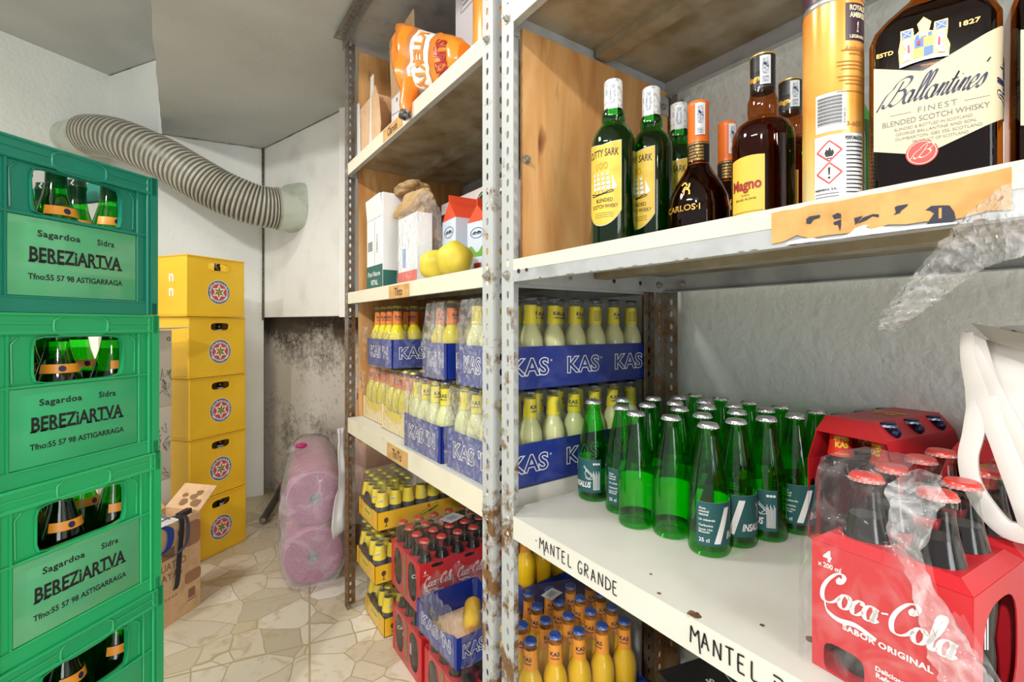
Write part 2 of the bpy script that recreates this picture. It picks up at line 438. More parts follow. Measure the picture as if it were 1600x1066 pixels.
ink_grey = M('grey_ink', '#77787c', .6)
ink_brown = M('brown_ink', '#6d4f33', .7)
green_teal = M('teal_green_plastic', '#0f7a63', .32, spec=.6)
green_a = M('green_plastic', '#1f9f61', .32, spec=.6)
green_b = M('bright_green_plastic', '#22a865', .3, spec=.6)
green_panel = M('glare_green_panel', '#58a878', .12, spec=.7)  # glare on the label panel is put into this paler green
green_panel_b = M('plain_green_panel', '#39a56c', .22, spec=.6)
yellow_crate = M('yellow_crate_plastic', '#f0c32a', .4, 0, '#e8b722', 5, .4, .7, spec=.5)
card = M('brown_cardboard', '#dcb78f', .85, 0, '#d0a97f', 30, .4, .7, .04, 200)
card_dark = M('dark_cardboard', '#8a6846', .9)
card_white = M('white_carton', '#dddbd9', .6)
card_red = M('red_carton', '#c4222c', .36, spec=.5)
card_blue = M('blue_carton', '#19318c', .34, spec=.5)
card_yellow = M('yellow_carton', '#f0b922', .4)
card_orange = M('orange_brown_carton', '#c27a3a', .6)
glass_green = glass('green_glass', (.15, .82, .15, 1), 1.62, .05)
glass_green_dark = glass('dark_green_glass', (.14, .66, .14, 1), 1.55, .05)
glass_clear = glass('clear_glass', (.93, .95, .94, 1))
glass_brown = glass('amber_glass', (.74, .36, .11, 1))
water_mat = glass('water', (.93, .98, .94, 1), 1.12)
whisky = glass('whisky', (.32, .10, .03, 1), 1.1, body='#1c0a05', bodyfac=.55)
whisky_green = glass('whisky_in_green_glass', (.42, .60, .10, 1), 1.1, body='#182410', bodyfac=.35)
lemon_liq = M('cloudy_lemon', '#e4e3a6', .35, spec=.2)
orange_liq = M('orange_soda', '#f9c41c', .35, spec=.2)
yellow_liq = M('yellow_soda', '#e6d024', .35, spec=.2)
grey_liq = glass('tonic_water', (.55, .58, .60, 1), 1.12, body='#777a80', bodyfac=.45)
cola_liq = M('cola', '#120805', .15, spec=.4)
bitter_liq = glass('bitter_liquid', (.35, .03, .02, 1), 1.12, body='#3a0503', bodyfac=.45)
cap_silver = M('silver_cap', '#c6c6c8', .28, .85)
cap_red = M('red_cap', '#d5342b', .3, spec=.7)
cap_blue = M('blue_cap', '#1f4fae', .3, .3, spec=.7)
cap_navy = M('navy_cap', '#20264a', .35, .3)
cap_gold = M('gold_cap', '#c9bc62', .35, .5)
cap_lime = M('lime_cap', '#b3b03a', .35, .3)
label_teal = M('teal_label', '#1f5658', .5)
label_back = M('white_label_back', '#e8eee4', .7)
label_yellow = M('yellow_label', '#e9cf2e', .45)
label_lemon = M('lemon_neck_label', '#e3d324', .4)
label_orange = M('orange_neck_label', '#ee9a2b', .4)
label_amber = M('amber_neck_label', '#d9792a', .4)
label_red = M('red_neck_label', '#dc3024', .4)
label_cream = M('cream_label', '#d2c4a2', .5)
stamp_paper = M('tax_stamp_paper', '#cfcfcc', .7, 0, '#a4a7ad', 160, .5, .6)
barcode_white = M('sticker_white', '#d8dadd', .5)
film_tight = film('shrink_film', .022, .2, 26)
film_loose = film('loose_film', .10, .45, 34)
film_milky = film('milky_film', .055, .22, 26)
film_front = film('wrinkled_front_film', .15, .4, 40)
film_bag = film('thin_white_bag', .26, .22, 9, lo=.85, hi=1.5, milkcol=(.95, .90, .93, 1))
film_strip = film('crinkled_strip', .12, .25, 60, rough=.18)
white_plastic = M('white_plastic', '#dcd8d4', .3, spec=.6)
pink_paper = M('pink_paper', '#c97a9e', .8, 0, '#b8658c', 60, .4, .7)
pink_edge = M('pink_roll_end', '#9a4472', .8, 0, '#b15c88', 140, .4, .6)
hose_mat = M('grey_hose', '#b4b1a2', .3, 0, '#9d9a8a', 18, .4, .7, spec=.6)
hose_groove_shade = M('hose_groove_shade', '#68655a', .35, spec=.5)  # darker tone paints shade into the grooves between the ribs
collar_mat = M('duct_collar', '#bfc6b8', .35, .2, '#a9ad9f', 12, .5, .7)
black_plastic = M('black_plastic', '#1c1b1e', .4)
orange_foil = M('orange_foil', '#e9701f', .38, spec=.5)
CAP_SKIRT = {'red_cap': M('red_cap_skirt', '#cf8a84', .3, .5), 'blue_cap': M('blue_cap_skirt', '#7f97c8', .3, .5), 'navy_cap': M('navy_cap_skirt', '#8a8da0', .3, .6)}
# ---------------------------------------------------------------- the room
V0 = (-3.34, 2.138); V1 = (-.361, 3.983); V2 = (-.096, 3.559); V3 = (.457, 3.477)
ZH, ZL = 2.708, 2.258          # main ceiling and lowered ceiling
b = B(); f = [b.verts.new(p) for p in ((-3.4, -2.6, 0), (1.10, -2.6, 0), (1.10, 4.1, 0), (-3.4, 4.1, 0))]; b.faces.new(f)
struct('floor', b, floor_mat)
def wall(name, pts, z0, z1, mat, t=.1):
    """upright wall along a line of ground points, thickness on its left"""
    b = B(); n = len(pts); nr = []
    for i, p in enumerate(pts):
        a = Vector(pts[max(i - 1, 0)]); c_ = Vector(pts[min(i + 1, n - 1)]); d = (c_ - a).normalized(); nr.append(Vector((-d.y, d.x)) * t)
    nz_ = 14
    for i in range(n - 1):
        nx = max(1, int(hypot(pts[i + 1][0] - pts[i][0], pts[i + 1][1] - pts[i][1]) / .12))
        rect(b, lambda u, v, p=pts[i], q=pts[i + 1]: Vector((p[0] + (q[0] - p[0]) * u, p[1] + (q[1] - p[1]) * u, v)), 0, 1, z0, z1, nx, nz_)
    q = [b.verts.new((p[0] + k.x, p[1] + k.y, z)) for p, k in zip(pts, nr) for z in (z0, z1)]
    for i in range(n - 1): b.faces.new((q[2 * i], q[2 * i + 1], q[2 * i + 3], q[2 * i + 2]))
    bmesh.ops.remove_doubles(b, verts=b.verts, dist=1e-5)
    return struct(name, b, mat, smooth=False)
wall('wall_left', [V0, V1], 0, ZH, wall_white)
wall('wall_end', [V1, V2], 0, ZH, wall_white)
wall('wall_back', [V2, V3, (.47, 3.63)], 0, ZH, wall_white)
wall('wall_rear', [(.47, 3.63), (1.10, 2.24)], 0, ZL, mould_mat)
wall('wall_right', [(1.10, 2.24), (1.10, -2.6)], 0, ZL + .1, wall_white)
b = B(); box(b, -3.4, -.08, -2.6, 4.2, ZH, ZH + .06); struct('ceiling', b, ceiling_grey)
b = B()
N_ = 60                                                # ragged plaster edge of the lowered ceiling
edge = [(-.08 + .006 * nz((0, k * .35, 0), 3) + .004 * nz((0, k * 1.7, 0), 1, 4), -2.6 + 6.25 * k / N_) for k in range(N_ + 1)]
lo = [b.verts.new((x, y, ZL + .004 * nz((x, y, 0), 6, 2))) for x, y in edge]; hi = [b.verts.new((x - .01, y, ZH)) for x, y in edge]; far = [b.verts.new((1.3, y, ZL)) for x, y in edge]
for k in range(N_):
    b.faces.new((lo[k], hi[k], hi[k + 1], lo[k + 1])); b.faces.new((lo[k], lo[k + 1], far[k + 1], far[k]))
struct('ceiling_lowered', b, ceiling_grey)
# boxed-in duct panel under the lowered ceiling
b = B(); P4 = [(.457, 3.474), (.468, 3.60), (.905, 2.64), (.735, 2.555)]
prism(b, P4[::-1], ((0, 0, 1.158), (1, 0, 0), (0, 1, 0)), ZL - 1.158)
bx_o = struct('wall_duct_boxing', b, panel_white)
b = B(); prism(b, [(.700, 2.597), (.742, 2.535), (.915, 2.62), (.90, 2.66)][::-1], ((0, 0, 1.15), (1, 0, 0), (0, 1, 0)), ZL - 1.15)
struct('trim_1', b, panel_white)

dark_gap = M('dark_gap', '#4b443b', .9, 0, '#6b6358', 60)
b = B(); pts_ = [(V2[0] + (V3[0] - V2[0]) * k / 24 + .004 * nz((k, 0, 0), .8), V2[1] + (V3[1] - V2[1]) * k / 24 - .004, ZL - .003 + .004 * nz((k, 2, 0), .9)) for k in range(25)]
tube(b, pts_, [.0012 + .004 * max(0, nz((k, 5, 0), .6)) for k in range(25)], 6); struct('trim_2', b, dark_gap)
b = B(); tube(b, [(.452, 3.468, 1.14), (.4525, 3.468, 1.6), (.452, 3.468, ZL)], [.008, .006, .009], 6); struct('trim_3', b, dark_gap)
b = B(); tube(b, [(.460 + .270 * k / 14, 3.462 - .905 * k / 14, ZL - .002) for k in range(15)], [.0015 + .005 * max(0, nz((k, 9, 0), .9)) for k in range(15)], 6); struct('trim_4', b, dark_gap)
b = B(); tube(b, [(V1[0] + (V2[0] - V1[0]) * k / 12, V1[1] + (V2[1] - V1[1]) * k / 12 - .003, ZH - .003) for k in range(13)], [.001 + .004 * max(0, nz((k, 3, 0), .9)) for k in range(13)], 6); struct('trim_5', b, dark_gap)

# ---------------------------------------------------------------- ventilation hose
hose = thing('ventilation_hose', 'grey corrugated ventilation hose running from white wall to boxed panel', 'hose', (0, 0, 0))
hp = [(*room(-2.618, 2.86), 2.225), (*room(-2.481, 2.80), 2.222), (*room(-2.222, 2.70), 2.158), (*room(-1.931, 2.62), 2.030), (*room(-1.704, 2.58), 1.903), (*room(-1.567, 2.60), 1.827), (*room(-1.425, 2.66), 1.776), (*room(-1.335, 2.73), 1.774), (*room(-1.285, 2.80), 1.784)]
path = cr([hp[0], hp[1], hp[2], hp[3], hp[4], hp[5], hp[6], hp[7]], 40)
b = B(); nr = 58; L_ = len(path); pts = []; rad = []
for k in range(nr * 4 + 1):
    s_ = k / (nr * 4) * (L_ - 1); i = min(int(s_), L_ - 2); t = s_ - i
    pts.append(tuple(a + (c_ - a) * t for a, c_ in zip(path[i], path[i + 1]))); rad.append((.114, .1165, .114, .107)[k % 4])
pts, rad = pts[34:], rad[34:]
tube(b, pts, rad, 32)
b.faces.ensure_lookup_table()
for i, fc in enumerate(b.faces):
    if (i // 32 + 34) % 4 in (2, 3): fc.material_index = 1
ho = obj('hose', b, [hose_mat, hose_groove_shade], hose)
b = B(); tube(b, [Vector(hp[0]) + (Vector(hp[0]) - Vector(hp[1])) * .9, hp[0], hp[1], pts[3]], [.106, .106, .108, .109], 32)
obj('wall_collar', b, collar_mat, hose)
b = B(); e0 = Vector(pts[-1]); e1 = Vector((*room(-1.285, 2.845), 1.80))
tube(b, [pts[-5], e0, e0.lerp(e1, .45), e1 + (e1 - e0) * .25], [.118, .118, .119, .150], 36)
ax = (e1 - e0).normalized()
for v in list(b.verts)[-36:]:                 # the far rim opens out square
    d = v.co - (e1 + (e1 - e0) * .25); zz = d.z; hh = (d - Vector((0, 0, zz))); hl = hh.length; hd = hh.normalized() if hl > 1e-6 else Vector((1, 0, 0)); a = atan2(zz, hl * (1 if hd.dot(Vector((.27, -.96, 0))) > 0 else -1))
    t = (abs(cos(a)) ** 7 + abs(sin(a)) ** 7) ** (-1 / 7); v.co = e1 + (e1 - e0) * .25 + hd * hl * t + Vector((0, 0, zz * t))
obj('panel_collar', b, collar_mat, hose)
b = B(); tube(b, [pts[-7], pts[-5]], [.1205, .1205], 32); obj('clamp_band', b, hose_mat, hose)
b = B(); p0 = Vector(pts[2]); bmesh.ops.create_uvsphere(b, u_segments=10, v_segments=6, radius=.012, matrix=Matrix.Translation(p0 + Vector((.05, -.085, -.085)))); obj('clamp_screw', b, chip_rust, hose)

# ---------------------------------------------------------------- the two shelving racks
XF, XB = .54, 1.06
def post(parent, x, y, dx, dy, z1, mat):
    b = B(); pit, fw = .032, .040; n = int(z1 / pit)
    for k in range(n):
        z0 = k * pit
        holed(b, lambda u, v: Vector((x, y + dy * u, v)), 0, fw, z0, z0 + pit, rr_hole(.0045, .0082, 2.6, .001, 0), 12)
        holed(b, lambda u, v: Vector((x + dx * u, y, v)), 0, fw, z0, z0 + pit, rr_hole(.0045, .0082, 2.6, .001, 0), 12)
    bmesh.ops.remove_doubles(b, verts=b.verts, dist=1e-5)
    bmesh.ops.recalc_face_normals(b, faces=b.faces)
    return solid(obj('post', b, mat, parent, smooth=False), .002, 0)

def bolt(parent, x, y, z, nx=-1, ny=0):
    b = B(); q = Matrix.Rotation(atan2(ny, nx), 4, 'Z') @ Matrix.Rotation(pi / 2, 4, 'Y')
    bmesh.ops.create_cone(b, cap_ends=True, segments=20, radius1=.0095, radius2=.0095, depth=.002, matrix=q @ Matrix.Translation((0, 0, .001)))
    bmesh.ops.create_cone(b, cap_ends=True, segments=6, radius1=.0066, radius2=.006, depth=.006, matrix=q @ Matrix.Translation((0, 0, .005)))
    bmesh.ops.create_cone(b, cap_ends=True, segments=12, radius1=.0034, radius2=.003, depth=.005, matrix=q @ Matrix.Translation((0, 0, .010)))
    return obj('bolt', b, bolt_mat, parent, smooth=False, loc=(x, y, z))

def shelf(parent, y0, y1, zt, lip, name='shelf', top=shelf_white, front=shelf_cream, under=shelf_under, two_tone=0, side=3):
    b = B(); t = .0016
    def bb(*a, mi):
        n0 = len(b.faces); box(b, *a); b.faces.ensure_lookup_table()
        for fc in b.faces[n0:]: fc.material_index = mi if not isinstance(mi, dict) else (mi['u'] if fc.normal.z < -.5 else mi['t'])
        for fc in b.faces[n0:]: fc.normal_update()
    n0 = 0
    box(b, XF + .002, XB - .004, y0, y1, zt - t, zt)
    b.normal_update(); b.faces.ensure_lookup_table()
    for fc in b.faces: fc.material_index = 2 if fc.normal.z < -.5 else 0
    if two_tone:
        bb(XF - .0005, XF + .0025, y0, y1, zt - two_tone, zt + .001, mi=1); bb(XF + .0002, XF + .0025, y0, y1, zt - lip, zt - two_tone, mi=3)
    else: bb(XF - .0005, XF + .0025, y0, y1, zt - lip, zt + .001, mi=1)
    bb(XF + .002, XF + .016, y0, y1, zt - lip, zt - lip + t, mi=3)
    bb(XB - .006, XB - .004, y0, y1, zt - lip, zt, mi=3); bb(XB - .020, XB - .006, y0, y1, zt - lip, zt - lip + t, mi=3)
    for yy in (y0, y1 - .002): bb(XF + .002, XB - .006, yy, yy + .002, zt - lip, zt - t, mi=side)
    bb(.79, .83, y0 + .01, y1 - .01, zt - .022, zt - t, mi=2)
    return obj(name, b, [top, front, under, shelf_grey], parent, smooth=False)

def paper_tag(parent, y0, y1, z0, z1, text, h, ink, off=.0007, edge=0.0, rot=0):
    b = B(); fm = plane_map((XF - .0006, (y0 + y1) / 2, (z0 + z1) / 2), (0, -1, 0), (0, 0, 1), off)
    w, hh = (y0 - y1) / 2, (z1 - z0) / 2; n = 14
    P = [(-w + 2 * w * k / n, hh + edge * nz((k * .9, 1, 0), 1)) for k in range(n + 1)] + [(w - 2 * w * k / n, -hh + edge * 2 * nz((k * .8, 5, 0), 1)) for k in range(n + 1)]
    b.faces.new([b.verts.new(fm(*p)) for p in P[::-1]])
    obj('paper_tag', b, tag_paper, parent, smooth=False)
    b = B(); write(b, text, plane_map((XF - .0006, (y0 + y1) / 2, (z0 + z1) / 2), (0, -1, 0), (0, 0, 1), off + .0003), 0, -h / 2, h, bold=.02, sx=.8)
    obj('tag_lettering', b, ink, parent, smooth=False)

HAND = {'M': [[(0, 0), (.05, 1)], [(.05, 1), (.3, .55), (.38, .62), (.6, .95)], [(.6, .95), (.62, .5), (.72, -.35)]],
        'A': [[(0, 0), (.22, .95)], [(.22, .95), (.5, .05)], [(.08, .38), (.34, .36)]], 'N': [[(.02, 0), (.05, .95)], [(.05, .95), (.5, .02)], [(.5, .02), (.52, .98)]],
        'T': [[(.28, 0), (.26, .95)], [(0, .93), (.55, 1.0)]], 'E': [[(.02, 1), (0, .5), (.02, 0)], [(.02, .97), (.4, 1.0)], [(.02, .52), (.33, .54)], [(.02, 0), (.42, .02)]],
        'L': [[(.03, 1), (.02, .4), (.06, .03), (.42, .05)]], 'G': [[(.5, .85), (.25, .98), (.03, .55), (.15, .05), (.45, .08), (.5, .4)], [(.28, .42), (.55, .42)]],
        'R': [[(.03, 0), (.05, .98)], [(.05, .98), (.4, .9), (.38, .6), (.08, .5)], [(.1, .5), (.48, 0)]], 'D': [[(.03, 0), (.04, .97)], [(.04, .97), (.5, .75), (.5, .25), (.03, .02)]],
        'P': [[(.12, -.35), (.1, .7)], [(0, .95), (.5, .9), (.5, .5), (.12, .4)]], 'O': [[(.25, 1), (.02, .5), (.25, 0), (.48, .5), (.25, 1)]], ' ': []}
def handwriting(b, s, f, x, y, h, w, k=.75, jit=.04):
    r = random.Random(len(s))
    for c_ in s:
        dy = r.uniform(-jit, jit)
        for st in HAND[c_]: stroke(b, [(x + p[0] * h * k, y + (p[1] + dy) * h) for p in st], w, f, 5)
        x += h * k * (.82 if c_ != ' ' else .45)
    return x

def make_rack(name, label, y0, y1, z1):
    r = thing(name, label, 'shelving rack', (0, 0, 0))
    return r
RL0, RL1 = .841, 1.921; RR0, RR1 = -.275, .806
rack = make_rack('shelving_rack', 'far slotted steel shelving rack with cream shelves, pink rolls beside its end post', RL0, RL1, 2.24)
post(rack, XF, RL0, 1, 1, 2.24, post_mat); post(rack, XF, RL1, 1, -1, 2.24, post_dark); post(rack, XB, RL0, -1, 1, 2.24, post_dark); post(rack, XB, RL1, -1, -1, 2.24, post_dark)
shA = shelf(rack, RL0 + .003, RL1 - .012, 1.733, .043); shB = shelf(rack, RL0 + .003, RL1 - .012, 1.232, .042); shC = shelf(rack, RL0 + .003, RL1 - .03, .748, .056, side=0)
b = B(); box(b, XF, XB, RL0, RL1, 2.226, 2.23); obj('top_panel', b, shelf_grey, rack, smooth=False)
b = B()                                                # slotted angle along the top front edge
for k in range(int(1.12 / .032)):
    y = RL0 - .02 + k * .032
    holed(b, lambda u, v: Vector((XF - .004, u, v)), y, y + .032, 2.20, 2.24, rr_hole(.0082, .0045, 2.6), 12)
    holed(b, lambda u, v: Vector((XF - .004 - v, u, 2.24)), y, y + .032, 0, .036, rr_hole(.0082, .0045, 2.6), 12)
bmesh.ops.remove_doubles(b, verts=b.verts, dist=1e-5); bmesh.ops.recalc_face_normals(b, faces=b.faces)
solid(obj('top_angle', b, post_dark, rack, smooth=False), .002, 0)
b = B(); box(b, XF + .045, XB - .004, RL1 - .028, RL1 - .021, .64, 2.19); obj('end_panel', b, ply, rack, smooth=False)
for z in (1.715, 1.212, .715):
    bolt(rack, XF - .001, RL0 + .020, z)
paper_tag(shA, 1.492, 1.330, 1.694, 1.731, 'Clarete', .024, ink_dim)
paper_tag(shB, 1.440, 1.280, 1.189, 1.228, 'Tinto', .024, ink_dim)
paper_tag(shC, 1.456, 1.292, .694, .740, 'TinTo', .026, ink_dim)
rack2 = make_rack('shelving_rack', 'near steel shelving rack with whisky, water and cola bottles on its shelves', RR0, RR1, 2.24)
post(rack2, XF, RR1, 1, -1, 2.24, post_mat); post(rack2, XF, RR0, 1, 1, 2.24, post_mat); post(rack2, XB, RR1, -1, -1, 2.24, post_dark); post(rack2, XB, RR0, -1, 1, 2.24, post_dark)
shF = shelf(rack2, RR0 + .003, RR1 - .004, 1.748, .043); shD = shelf(rack2, RR0 + .003, RR1 - .004, 1.236, .043, two_tone=.021); shE = shelf(rack2, RR0 + .003, RR1 - .004, .731, .043, front=shelf_white)
b = B(); box(b, XF + .041, XB - .006, RR1 - .014, RR1 - .007, 1.237, 1.72); obj('side_panel', b, ply, rack2, smooth=False)
b = B(); box(b, XB - .05, XB - .006, RR1 - .017, RR1 - .0145, 1.655, 1.70); obj('corner_plate', b, shelf_grey, rack2, smooth=False)
for z in (1.720, 1.208, .712): bolt(rack2, XF - .001, RR1 - .020, z)
bolt(rack2, XB - .011, RR1 - .058, 1.674); bolt(rack2, XB - .03, RR1 - .018, 1.674, 0, -1)
bolt(rack2, XB - .007, RR1 - .06, 1.212); bolt(rack2, XB - .035, RR1 - .008, 1.212, 0, -1)
bolt(rack2, XF + .05, RR1 - .015, 1.45, 0, -1)
# slots and rust on the grey lower edge of the bottle shelf
b = B(); fm = plane_map((XF - .0004, 0, 0), (0, -1, 0), (0, 0, 1), .0006)
disc(b, fm, -.748, 1.2125, .0045, .0045, 16); rect(b, fm, -.726, -.719, 1.2095, 1.2155)
obj('slot', b, black_plastic, shD, smooth=False)
b = B()
for k in range(60):
    y = -.70 + k * .0145; hh = .0035 * max(0, nz((k * .53, 0, 0), 1) + .1); w_ = .008 + .02 * abs(nz((k * .9, 3, 0), 1))
    if hh > .0004: poly(b, [(y, 1.1935), (y + w_, 1.1935), (y + w_ * .8, 1.1937 + hh * .5), (y + w_ * .55, 1.1935 + hh), (y + w_ * .25, 1.1936 + hh * .6)], fm)
obj('rust_edge', b, chip_rust, shD, smooth=False)['kind'] = 'stuff'
paper_tag(shD, .268, .082, 1.199, 1.232, '', .02, ink_black, edge=.0035)
b = B(); fm = plane_map((XF - .0006, 0, 0), (0, -1, 0), (0, 0, 1), .0011)
# what is left of the stencilled word: serif of the T, the i, the n, part of the t and the heavy o
for P in ([(-.232, 1.219), (-.229, 1.221), (-.219, 1.221), (-.219, 1.218), (-.225, 1.217), (-.228, 1.213), (-.232, 1.214)], [(-.208, 1.218), (-.203, 1.220), (-.2, 1.218), (-.2, 1.214), (-.206, 1.214)],
          [(-.207, 1.211), (-.2, 1.213), (-.2, 1.207), (-.201, 1.201), (-.203, 1.208), (-.206, 1.208)], [(-.189, 1.212), (-.182, 1.213), (-.185, 1.208), (-.188, 1.205)],
          [(-.182, 1.211), (-.174, 1.213), (-.169, 1.212), (-.169, 1.209), (-.174, 1.211), (-.179, 1.208), (-.186, 1.206)], [(-.157, 1.216), (-.155, 1.217), (-.147, 1.217), (-.148, 1.215), (-.152, 1.212), (-.153, 1.210), (-.158, 1.209), (-.156, 1.211)],
          [(-.135, 1.209), (-.131, 1.212), (-.124, 1.211), (-.119, 1.210), (-.116, 1.204), (-.115, 1.198), (-.118, 1.195), (-.124, 1.194), (-.131, 1.195), (-.135, 1.195), (-.132, 1.200), (-.129, 1.205), (-.132, 1.208)]):
    poly(b, P[::-1], fm)
obj('tag_lettering', b, M('worn_navy_ink', '#2c2c3c', .6), shD, smooth=False)
b = B(); poly(b, [(-.126, 1.2), (-.124, 1.2), (-.124, 1.209), (-.126, 1.209)], plane_map((XF - .0006, 0, 0), (0, -1, 0), (0, 0, 1), .0013)); obj('letter_counter', b, tag_paper, shD, smooth=False)
b = B()                                                # torn-off strip where the paper has flaked
fm2 = plane_map((XF - .0006, 0, 0), (0, -1, 0), (0, 0, 1), .0015)
poly(b, [(-.253, 1.1945), (-.114, 1.1935), (-.114, 1.1950), (-.137, 1.1965), (-.155, 1.197), (-.166, 1.2), (-.175, 1.199), (-.179, 1.201), (-.177, 1.203), (-.181, 1.204), (-.188, 1.202), (-.192, 1.198), (-.199, 1.1955), (-.212, 1.196), (-.219, 1.196), (-.225, 1.198), (-.236, 1.199), (-.25, 1.1975)], fm2)
obj('flaked_patch', b, M('bare_primer', '#c9ced4', .6, 0, '#dfe0e2', 60), shD, smooth=False)
# felt-pen writing on the front lip of the water shelf
b = B(); fm = plane_map((XF - .0006, 0, 0), (0, -1, 0), (0, 0, 1), .0009)
x = handwriting(b, 'MANTEL GRANDE', fm, -.682, .7015, .0205, .0020, .92); disc(b, fm, -.692, .712, .0014, .0014, 8)
obj('pen_lettering', b, ink_black, shE, smooth=False)
b = B(); handwriting(b, 'MANTEL P', fm, -.370, .7015, .0215, .0024, .90); obj('pen_lettering', b, ink_black, shE, smooth=False)
b = B(); ft = plane_map((0, 0, .7312), (1, 0, 0), (0, 1, 0), .0004)
def blob(b, f, cx, cy, r, seed, el=1.0, n=18):
    poly(b, [(cx + r * el * cos(2 * pi * k / n) * (1 + .35 * nz((cos(2 * pi * k / n), sin(2 * pi * k / n), 0), 1.4, seed)), cy + r * sin(2 * pi * k / n) * (1 + .35 * nz((cos(2 * pi * k / n), sin(2 * pi * k / n), 0), 1.4, seed))) for k in range(n)], f)
for a_ in ((.549, .372, .009, 1), (.62, .262, .006, 5), (.553, .43, .003, 8), (.60, .31, .003, 9), (.585, .47, .0022, 11)):
    b = B(); blob(b, ft, *a_); obj('rust_spot', b, chip_rust, shE, smooth=False)
# punched holes in the shelf's side lip, seen from inside
for x_, mt_ in ((.66, black_plastic), (.72, glass_green), (.86, black_plastic), (.955, black_plastic)):
    b = B(); disc(b, plane_map((x_, RR1 - .0062, 1.2135), (1, 0, 0), (0, 0, 1), .0006), 0, 0, .0055, n=14); obj('slot', b, mt_ if mt_ is black_plastic else bolt_mat, shD, smooth=False)
# ---------------------------------------------------------------- green cider crates
GW, GL, GH = .288, .388, .2815
def rib(b, pts, frame, r=.0022, n=6):
    o, ux, uy = (Vector(q) for q in frame); nn = ux.cross(uy).normalized()
    tube(b, [o + ux * p[0] + uy * p[1] + nn * .0005 for p in pts], r, n)
def crate_wall(b, o, ux, uy, w, h, win):
    """one crate side in its own plane: sheet with a window, rails, posts and ribs standing proud (z outwards)"""
    o, ux, uy = Vector(o), Vector(ux), Vector(uy); n = ux.cross(uy).normalized()
    f = lambda x, y, z=0: o + ux * x + uy * y + n * z
    wx0, wx1, wz0, wz1 = win
    def slab(x0, x1, y0, y1, z0, z1):
        vs = [b.verts.new(f(x, y, z)) for z in (z0, z1) for x, y in ((x0, y0), (x1, y0), (x1, y1), (x0, y1))]
        for q in ((3, 2, 1, 0), (4, 5, 6, 7), (0, 1, 5, 4), (1, 2, 6, 5), (2, 3, 7, 6), (3, 0, 4, 7)): b.faces.new([vs[i] for i in q])
    lo = .030; c_ = .024
    for z in (-.010, -.015):
        n0 = len(b.faces)
        holed(b, lambda x, y, z=z: f(x, y, z), .012, w - .012, wz0 - .006, wz1 + .004, rr_hole((wx1 - wx0) / 2, (wz1 - wz0) / 2, 9, (wx0 + wx1) / 2 - w / 2, -.001), 40)
    # reveal of the window
    hx, hz = (wx1 - wx0) / 2, (wz1 - wz0) / 2; g = rr_hole(hx, hz, 9); m = 40; cx, cz = (wx0 + wx1) / 2, (wz0 + wz1) / 2
    ring = [[b.verts.new(f(cx + g(2 * pi * k / m)[0] * s_, cz + g(2 * pi * k / m)[1] * s_, z)) for k in range(m)] for s_, z in ((1.035, -.009), (1.03, -.0055), (1.0, -.0055), (1.0, -.016))]
    for a, c2 in zip(ring, ring[1:]):
        for k in range(m): b.faces.new((a[k], a[(k + 1) % m], c2[(k + 1) % m], c2[k]))
    slab(.012, w - .012, .0, wz0 - .005, -.015, -.010)                       # lower sheet
    slab(0, w, wz1 + .003, h, -.014, -.0035)                                # top band
    slab(0, w, 0, .0235, -.014, -.0045)                                      # foot rail
    for x0, x1 in ((0, .022), (w - .022, w)): slab(x0, x1, 0, h, -.016, -.004)
    for x0, x1 in ((.022, .040), (w - .040, w - .022)): slab(x0, x1, .0235, wz1 + .003, -.014, -.0075)
    z = -.0035; fr = (o + n * z, ux, uy)
    for zz in (h - .003, wz1 + .006): rib(b, [(0.001, zz), (w - .001, zz)], fr, .0028)
    for zz in (h - .0175, h - .031):
        rib(b, [(.001, zz), (w / 2 - .048, zz)], fr, .0019); rib(b, [(w / 2 + .048, zz), (w - .001, zz)], fr, .0019)
    for x in (.0215, w - .0215, .002, w - .002): rib(b, [(x, .001), (x, h - .001)], fr, .0024)
    for x in (.0395, w - .0395): rib(b, [(x, .024), (x, wz1 + .004)], (o + n * -.0065, ux, uy), .0022)
    for zz in (.0245, wz0 - .0035): rib(b, [(.022, zz), (w - .022, zz)], (o + n * -.0065, ux, uy), .0026)
    ov = [(w / 2 + p[0], h - .0215 + p[1]) for p in [rr_hole(.0435, .0165, 4)(2 * pi * k / 32) for k in range(33)]]
    rib(b, ov, fr, .0022)                                                    # grip boss
    for s_ in (-1, 1):                                                       # rounded panels beside the window
        xa = cx + s_ * (hx + .005); xb = w / 2 + s_ * (w / 2 - .046)
        if abs(xb - xa) > .012: rib(b, [(xb - s_ * .001, wz0 + .004), (xb, wz1 - .012), (xb - s_ * .009, wz1 - .002)], (o + n * -.0095, ux, uy), .0018)

